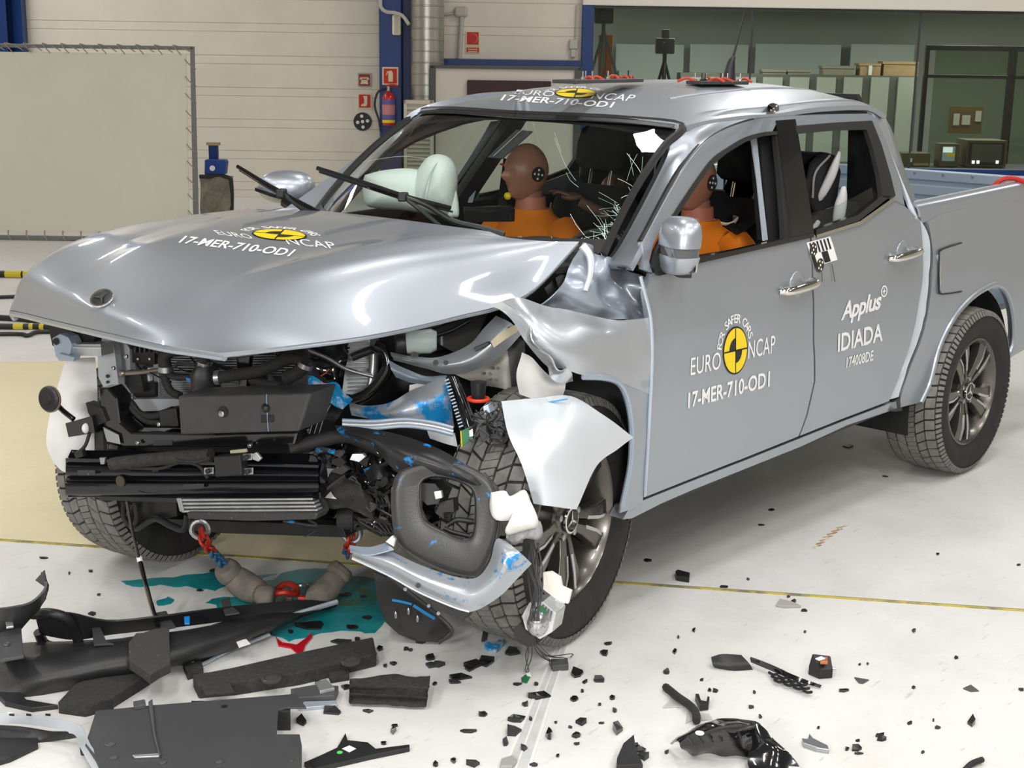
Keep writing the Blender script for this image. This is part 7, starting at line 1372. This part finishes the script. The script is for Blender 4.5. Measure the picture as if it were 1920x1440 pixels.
pc = slab3('circuit_fragment', 'small green circuit board fragment on the floor below the wheel', 'circuit board', [(977, 1272), (985, 1266), (995, 1270), (988, 1282), (978, 1280)], .0, .003, MATS['pcb_green']); slab3('white_chip', None, None, [(985, 1263), (994, 1262), (997, 1270), (988, 1268)], .003, .004, WHITE, parent=pc)
wl_ = root('loose_wire_bundle', 'thin grey wires trailing from the lamp module to the floor', 'wires', Z(1010, 1230))
for k in range(11):
    a_, e_ = (990+r5.uniform(-4, 10), 1206), (r5.choice([(988, 1262), (1040, 1250), (1062, 1240), (1030, 1246), (1070, 1232)])); b = MB(); b.tube([Z(a_[0], a_[1]-14, .10), Z((a_[0]+e_[0])/2+r5.uniform(-8, 8), 1228, .05), Z(e_[0]+r5.uniform(-4, 4), e_[1]-6, .012), Z(*e_, .006)], .0016, 5); b.build('wire', WIREM, wl_)
# right-hand pieces
gs = root('grille_strip', 'broken black grille strip with honeycomb end on the right floor', 'grille', Z(1430, 1260))
gpatch('strip_head', [[(1333, 1232, .03), (1355, 1226, .04), (1390, 1228, .03)], [(1336, 1246, .015), (1360, 1246, .02), (1405, 1244, .02)], [(1340, 1252, .0), (1375, 1258, .0), (1412, 1256, .0)]], DBK, gs, .006)
gpatch('strip_bar', [[(1406, 1234, .03), (1440, 1246, .03), (1490, 1266, .025), (1540, 1286, .012)], [(1408, 1242, .012), (1442, 1256, .012), (1490, 1276, .012), (1538, 1290, .004)]], GLOSSB, gs, .006)
for i in range(4):
    for j in range(3):
        u, v = 1450+i*18+j*5, 1264+i*6.5+j*7; b = MB(); b.tube([Z(u-8, v-3, .012), Z(u, v+1, .014), Z(u+8, v, .012)], .0045, 6, seg=2); b.build('grille_cell', BLACKP, gs)
hs_ = root('sensor_housing', 'small black open housing with a copper and white piece', 'housing', Z(1538, 1262)); b = MB(); b.prism([Z(1515, 1265, 0), Z(1522, 1242, .03), Z(1556, 1246, .03), Z(1561, 1272, 0), Z(1536, 1274, 0)], (0, 0, .03)); b.build('housing_shell', BLACKP, hs_, 0, bevel=.003); slab3('copper_plate', None, None, [(1536, 1238), (1551, 1236), (1552, 1246), (1538, 1246)], .05, .01, mat('copper', (.55, .2, .08), .4, .6), parent=hs_); slab3('white_flap', None, None, [(1528, 1236), (1540, 1232), (1548, 1236), (1536, 1240)], .06, .004, WHITE, parent=hs_); b = MB(); b.tube([Z(1556, 1252, .03), Z(1568, 1254, .03)], .005, 8); b.build('screw', STEEL, hs_)
hl = root('headlamp_shell', 'large glossy black broken headlamp shell at the bottom right', 'headlamp', Z(1370, 1400))
gpatch('shell_top', [[(1255, 1392, .02), (1285, 1372, .07), (1320, 1352, .09), (1370, 1345, .10), (1415, 1355, .07)], [(1272, 1390, .06), (1300, 1372, .10), (1340, 1362, .12), (1385, 1362, .11), (1425, 1362, .06)], [(1278, 1402, .04), (1310, 1396, .06), (1350, 1390, .07), (1395, 1388, .06), (1420, 1372, .05)], [(1300, 1416, .0), (1330, 1415, .01), (1370, 1418, .01), (1405, 1420, .01), (1422, 1425, .0)]], GLOSSB, hl, .006, .012, 20)
gpatch('shell_tail', [[(1405, 1360, .07), (1425, 1362, .07), (1445, 1378, .06)], [(1410, 1395, .05), (1440, 1395, .06), (1475, 1405, .05)], [(1402, 1432, .02), (1440, 1432, .03), (1490, 1425, .03)], [(1420, 1465, .0), (1450, 1468, .0), (1512, 1455, .0)]], GLOSSB, hl, .006, .012, 20)
for k in range(6): b = MB(); b.tube([Z(1290+k*18, 1380-k*3, .105), Z(1300+k*18, 1395-k*2, .075)], .004, 5); b.build('shell_rib', BLACKP, hl)
b = MB(); b.tube([Z(1320, 1376, .105), Z(1350, 1366, .12), Z(1390, 1362, .115)], .006, 6); b.build('shell_edge', BLACKP, hl); b = MB(); b.lathe([(.012, 0), (.012, .002)], Z(1312, 1375, .108), (0, 0, 1), 14); b.build('white_dot', WHITE, hl)
ls = root('lamp_seal', 'curved black rubber seal with clear shards behind the headlamp shell', 'seal', Z(1290, 1330)); b = MB(); b.tube([Z(1248, 1288, .01), Z(1270, 1306, .02), Z(1290, 1320, .02), Z(1304, 1335, .02), Z(1306, 1352, .015)], .012, 8); b.build('seal_tube', RUB, ls)
CLR = mat('clear_shard', (.62, .62, .58), .15, alpha=.55)
for i, (px, lab) in enumerate((([(1240, 1298), (1262, 1308), (1256, 1306)], 0), ([(1242, 1328), (1262, 1308), (1288, 1326)], 1), ([(1285, 1358), (1290, 1332), (1302, 1350)], 2), ([(1312, 1338), (1330, 1340), (1336, 1350), (1316, 1352)], 3))):
    slab3('clear_shard', ('sliver of clear plastic at the tip of the curved seal', 'largest clear triangular shard beside the curved seal', 'upright clear shard at the foot of the curved seal', 'square greyish clear shard right of the curved seal')[i], 'shard', px, .001, .004, CLR, 'clear shards by the seal')
slab3('u_clip', 'black U-shaped clip beside the curved seal', 'clip', [(1303, 1312), (1310, 1312), (1314, 1324), (1324, 1326), (1326, 1316), (1330, 1318), (1328, 1332), (1312, 1334)], .0, .02, BLACKP)
slab3('grey_bracket_piece', 'bent grey metal bracket at the lower right floor', 'bracket', [(1503, 1392), (1514, 1394), (1517, 1383), (1524, 1392), (1552, 1406), (1554, 1414), (1530, 1410), (1506, 1402)], .0, .014, STEEL)
slab3('black_block', 'small black block behind the yellow floor joint', 'block', [(1266, 1080), (1270, 1077), (1293, 1083), (1292, 1093), (1268, 1089)], .0, .02, BLACKP)
slab3('dark_glass_shard', 'grey glass shard, left of two on the right floor', 'shard', [(1601, 1271), (1630, 1276), (1618, 1283), (1610, 1282)], .0, .004, GREYP); slab3('dark_glass_shard', 'grey glass shard near the right edge of the floor', 'shard', [(1805, 1292), (1820, 1285), (1836, 1297), (1820, 1298)], .0, .004, GREYP)
slab3('cloth_scrap', 'grey cloth scrap lying by the yellow floor joint', 'scrap', [(1455, 1138), (1462, 1127), (1484, 1132), (1502, 1140), (1470, 1141)], .0, .01, mat('cloth_grey', (.36, .34, .31), .95))
slab3('black_scrap', 'tall black torn piece at the bottom edge', 'scrap', [(1156, 1440), (1168, 1412), (1188, 1395), (1192, 1428), (1200, 1440), (1205, 1452), (1155, 1455)], .0, .03, DBK); slab3('lens_fragment', 'pale clear lens fragment on the track strip at the bottom', 'fragment', [(940, 1428), (960, 1422), (970, 1430), (960, 1442), (938, 1442)], .002, .01, mat('lens_grey', (.33, .33, .32), .2))
b = MB(); b.tube([Z(1808, 1445, .01), Z(1822, 1432, .012), Z(1842, 1424, .012)], .008, 8); tag(b.build('rubber_hose_piece', RUB), 'short bent black hose piece in the bottom right corner', 'hose')
slab3('clear_lens_piece', 'blue-smeared clear lens piece in front of the left wheel', 'fragment', [(905, 1212), (915, 1222), (930, 1226), (945, 1210), (938, 1204), (925, 1214), (912, 1206)], .0, .012, mat('clear_blue', (.40, .45, .48), .2, col2=(.02, .3, .65), scale=25, thr=(.45, .5)))
slab3('foil_strip', 'grey printed strip standing by the left front tyre', 'strip', [(902, 1160), (916, 1178), (912, 1204), (902, 1204), (906, 1182)], .0, .004, SPEC)
# ---- scattered small shards: u, v, width px, height px
SH = [(822, 1247, 24, 12), (805, 1235, 20, 9), (810, 1248, 26, 10), (770, 1220, 8, 5), (738, 1245, 12, 6), (762, 1218, 12, 6), (790, 1205, 18, 8), (722, 1250, 8, 5), (886, 1248, 40, 14), (910, 1244, 36, 14), (880, 1255, 24, 10), (862, 1272, 46, 8), (852, 1280, 22, 5), (800, 1288, 14, 6), (815, 1284, 10, 5), (960, 1225, 26, 12), (700, 1228, 14, 9), (712, 1218, 14, 8), (640, 1205, 40, 9), (606, 1228, 34, 9), (543, 1237, 12, 4), (613, 1222, 20, 4), (670, 1200, 12, 7), (690, 1160, 20, 9), (585, 1175, 60, 16), (660, 1178, 22, 8), (545, 1187, 12, 6), (648, 1116, 34, 8), (682, 1120, 14, 5), (905, 1341, 16, 9), (968, 1350, 40, 14), (962, 1373, 28, 16), (995, 1350, 8, 6), (878, 1372, 34, 6), (737, 1372, 12, 16), (740, 1362, 14, 3), (850, 1428, 14, 8), (888, 1434, 28, 12), (816, 1435, 10, 10), (948, 1395, 14, 12), (982, 1405, 12, 9), (1000, 1436, 20, 6), (1030, 1380, 12, 22), (1080, 1380, 16, 10), (1082, 1396, 12, 5), (1046, 1419, 8, 4), (1090, 1356, 20, 16), (1158, 1368, 22, 22), (1042, 1356, 6, 4), (1128, 1357, 10, 3), (1070, 1365, 8, 3), (1153, 1334, 10, 8), (1124, 1322, 8, 5), (1148, 1310, 12, 8), (1077, 1313, 14, 7), (1010, 1306, 44, 14), (984, 1322, 14, 7), (1082, 1265, 26, 14), (1097, 1280, 10, 6), (1124, 1276, 24, 9), (1133, 1226, 16, 10), (1092, 1297, 6, 5), (1140, 1208, 20, 5), (970, 1284, 16, 6), (1005, 1284, 10, 6), (1205, 1420, 20, 14), (1200, 1408, 26, 10), (1190, 1405, 16, 18), (1214, 1052, 16, 5), (1357, 1101, 18, 4), (1403, 1087, 6, 4), (1488, 1129, 10, 5), (1508, 1146, 14, 3), (1301, 1183, 8, 7), (1272, 1196, 5, 4), (1265, 1224, 9, 7), (1250, 1262, 12, 8), (1330, 1296, 7, 4), (1341, 1297, 10, 6), (1415, 1300, 6, 5), (1316, 1276, 8, 4), (1509, 1186, 6, 4), (1713, 1184, 9, 7), (1758, 1040, 8, 3), (1910, 1060, 8, 3), (1792, 1235, 8, 4), (1581, 1296, 20, 5), (1713, 1291, 10, 4), (1915, 1294, 10, 5), (1705, 1358, 12, 5), (1750, 1352, 4, 4), (1820, 1356, 18, 16), (1758, 1366, 10, 5), (1650, 1380, 20, 6), (1652, 1388, 18, 7), (1606, 1406, 18, 9), (1588, 1406, 8, 6), (1610, 1414, 18, 3), (1730, 1412, 6, 5), (1608, 1390, 8, 3), (1534, 1366, 6, 3), (1425, 1346, 7, 6), (1408, 1327, 14, 5), (1478, 1120, 8, 3), (1612, 1247, 5, 3), (1627, 1246, 6, 3), (1250, 1412, 8, 5), (500, 1378, 12, 5), (400, 1072, 14, 5), (375, 1108, 12, 3), (82, 1047, 16, 3), (170, 1072, 10, 4), (185, 1116, 8, 3), (172, 1153, 18, 7), (130, 1076, 5, 3), (470, 1256, 16, 8), (415, 1228, 6, 4), (555, 1262, 14, 9), (600, 1282, 20, 7), (160, 1412, 20, 12), (565, 1356, 26, 14), (625, 1336, 36, 14), (690, 1335, 18, 6), (720, 1395, 12, 5), (650, 1290, 20, 8), (448, 955, 6, 3), (1428, 985, 14, 3), (1446, 957, 12, 3), (1590, 838, 20, 5), (1660, 894, 10, 3)]
SHM = [mat('shard_black', (.012, .012, .013), .35), mat('shard_dark', (.028, .028, .03), .45), GLOSSB]
rs = random.Random(3); BYL = {}
LANDS = [('the ridged foam block', 728, 1290), ('the long black foam bar', 530, 1275), ('the large teal puddle', 640, 1150), ('the long thin puddle', 340, 1088), ('the black bumper cover', 250, 1230), ('the grey flat panel', 400, 1400), ('the labelled scrap', 660, 1415), ('the dark skid plate', 790, 1195), ('the blue-smeared lens', 925, 1215), ('the green circuit', 985, 1273), ('the grey connector block', 1050, 1252), ('the pale lens fragment', 955, 1432), ('the track strip middle', 1000, 1345), ('the tall torn piece', 1180, 1425), ('the curved black seal', 1280, 1320), ('the honeycomb strip', 1430, 1258), ('the black headlamp shell', 1370, 1400), ('the grey metal bracket', 1528, 1398), ('the small black housing', 1538, 1260), ('the joint-side black block', 1280, 1085), ('the grey cloth scrap', 1478, 1134), ('the right glass shard', 1820, 1292), ('the bent hose', 1825, 1432), ('the rear wheel', 1780, 878), ('the truck sill', 1440, 970), ('the yellow painted floor', 100, 1060), ('the track strip left side', 880, 1340), ('the open floor centre', 1120, 1340)]
for i, (u, v, w, h) in enumerate(SH):
    n = rs.choice([4, 5, 6, 7]); c = Z(u, v); ang = sorted(rs.uniform(0, 2*math.pi) for _ in range(n)); px = [(u+w*.55*rs.uniform(.65, 1.1)*math.cos(a), v+h*.55*rs.uniform(.65, 1.1)*math.sin(a)) for a in [2*math.pi*k/n+rs.uniform(-.35, .35) for k in range(n)]]
    lift = min(.02, h*.0009); b = MB(); P = [Z(a, e, .0) for a, e in px]; k0 = rs.randrange(n)
    T = [p+Vector((0, 0, .004+(lift if (j-k0) % n < 2 else lift*.3)*rs.uniform(.5, 1.3))) for j, p in enumerate(P)]
    b.v = [Vector(p) for p in P]+T; b.f = [tuple(range(n-1, -1, -1)), tuple(range(n, 2*n))]+[(j, (j+1) % n, n+(j+1) % n, n+j) for j in range(n)]; b.mi = [0]*len(b.f)
    o = b.build('plastic_shard', rs.choice(SHM), None, 0); LM = min(LANDS, key=lambda q: (q[1]-u)**2+((q[2]-v)*1.6)**2); BYL.setdefault((LM[0], 'larger' if w*h > 200 else 'small' if w*h > 60 else 'tiny'), []).append((((LM[1]-u)**2+(LM[2]-v)**2)**.5, o))
ORD = ['nearest', 'second nearest', 'third nearest', 'fourth nearest', 'fifth nearest', 'sixth nearest', 'seventh nearest', 'eighth nearest', 'ninth nearest', 'tenth nearest']
for (ln, sz), L_ in BYL.items():
    L_.sort(key=lambda q: q[0])
    for k, (_, o) in enumerate(L_):
        lab = f'{sz} jagged black plastic shard near {ln}' if len(L_) == 1 else f'{sz} black plastic shard, {ORD[min(k, 9)]} to {ln}'
        tag(o, lab, 'shard', f'{sz} black shards near {ln}')
# rusty tyre scuffs on the floor at the right
SCF = mat('rust_scuff', (.34, .20, .09), .8, col2=(.66, .60, .50), scale=30, thr=(.45, .6))
for i in range(7):
    u, v = 1572-i*9+i*i*.3, 990+i*6; b = MB(); b.prism([Z(u-6, v), Z(u+16-i, v-5), Z(u+18-i, v-3), Z(u-2, v+2)], (0, 0, .0008)); b.build('scuff_mark', SCF, FLO, 0)
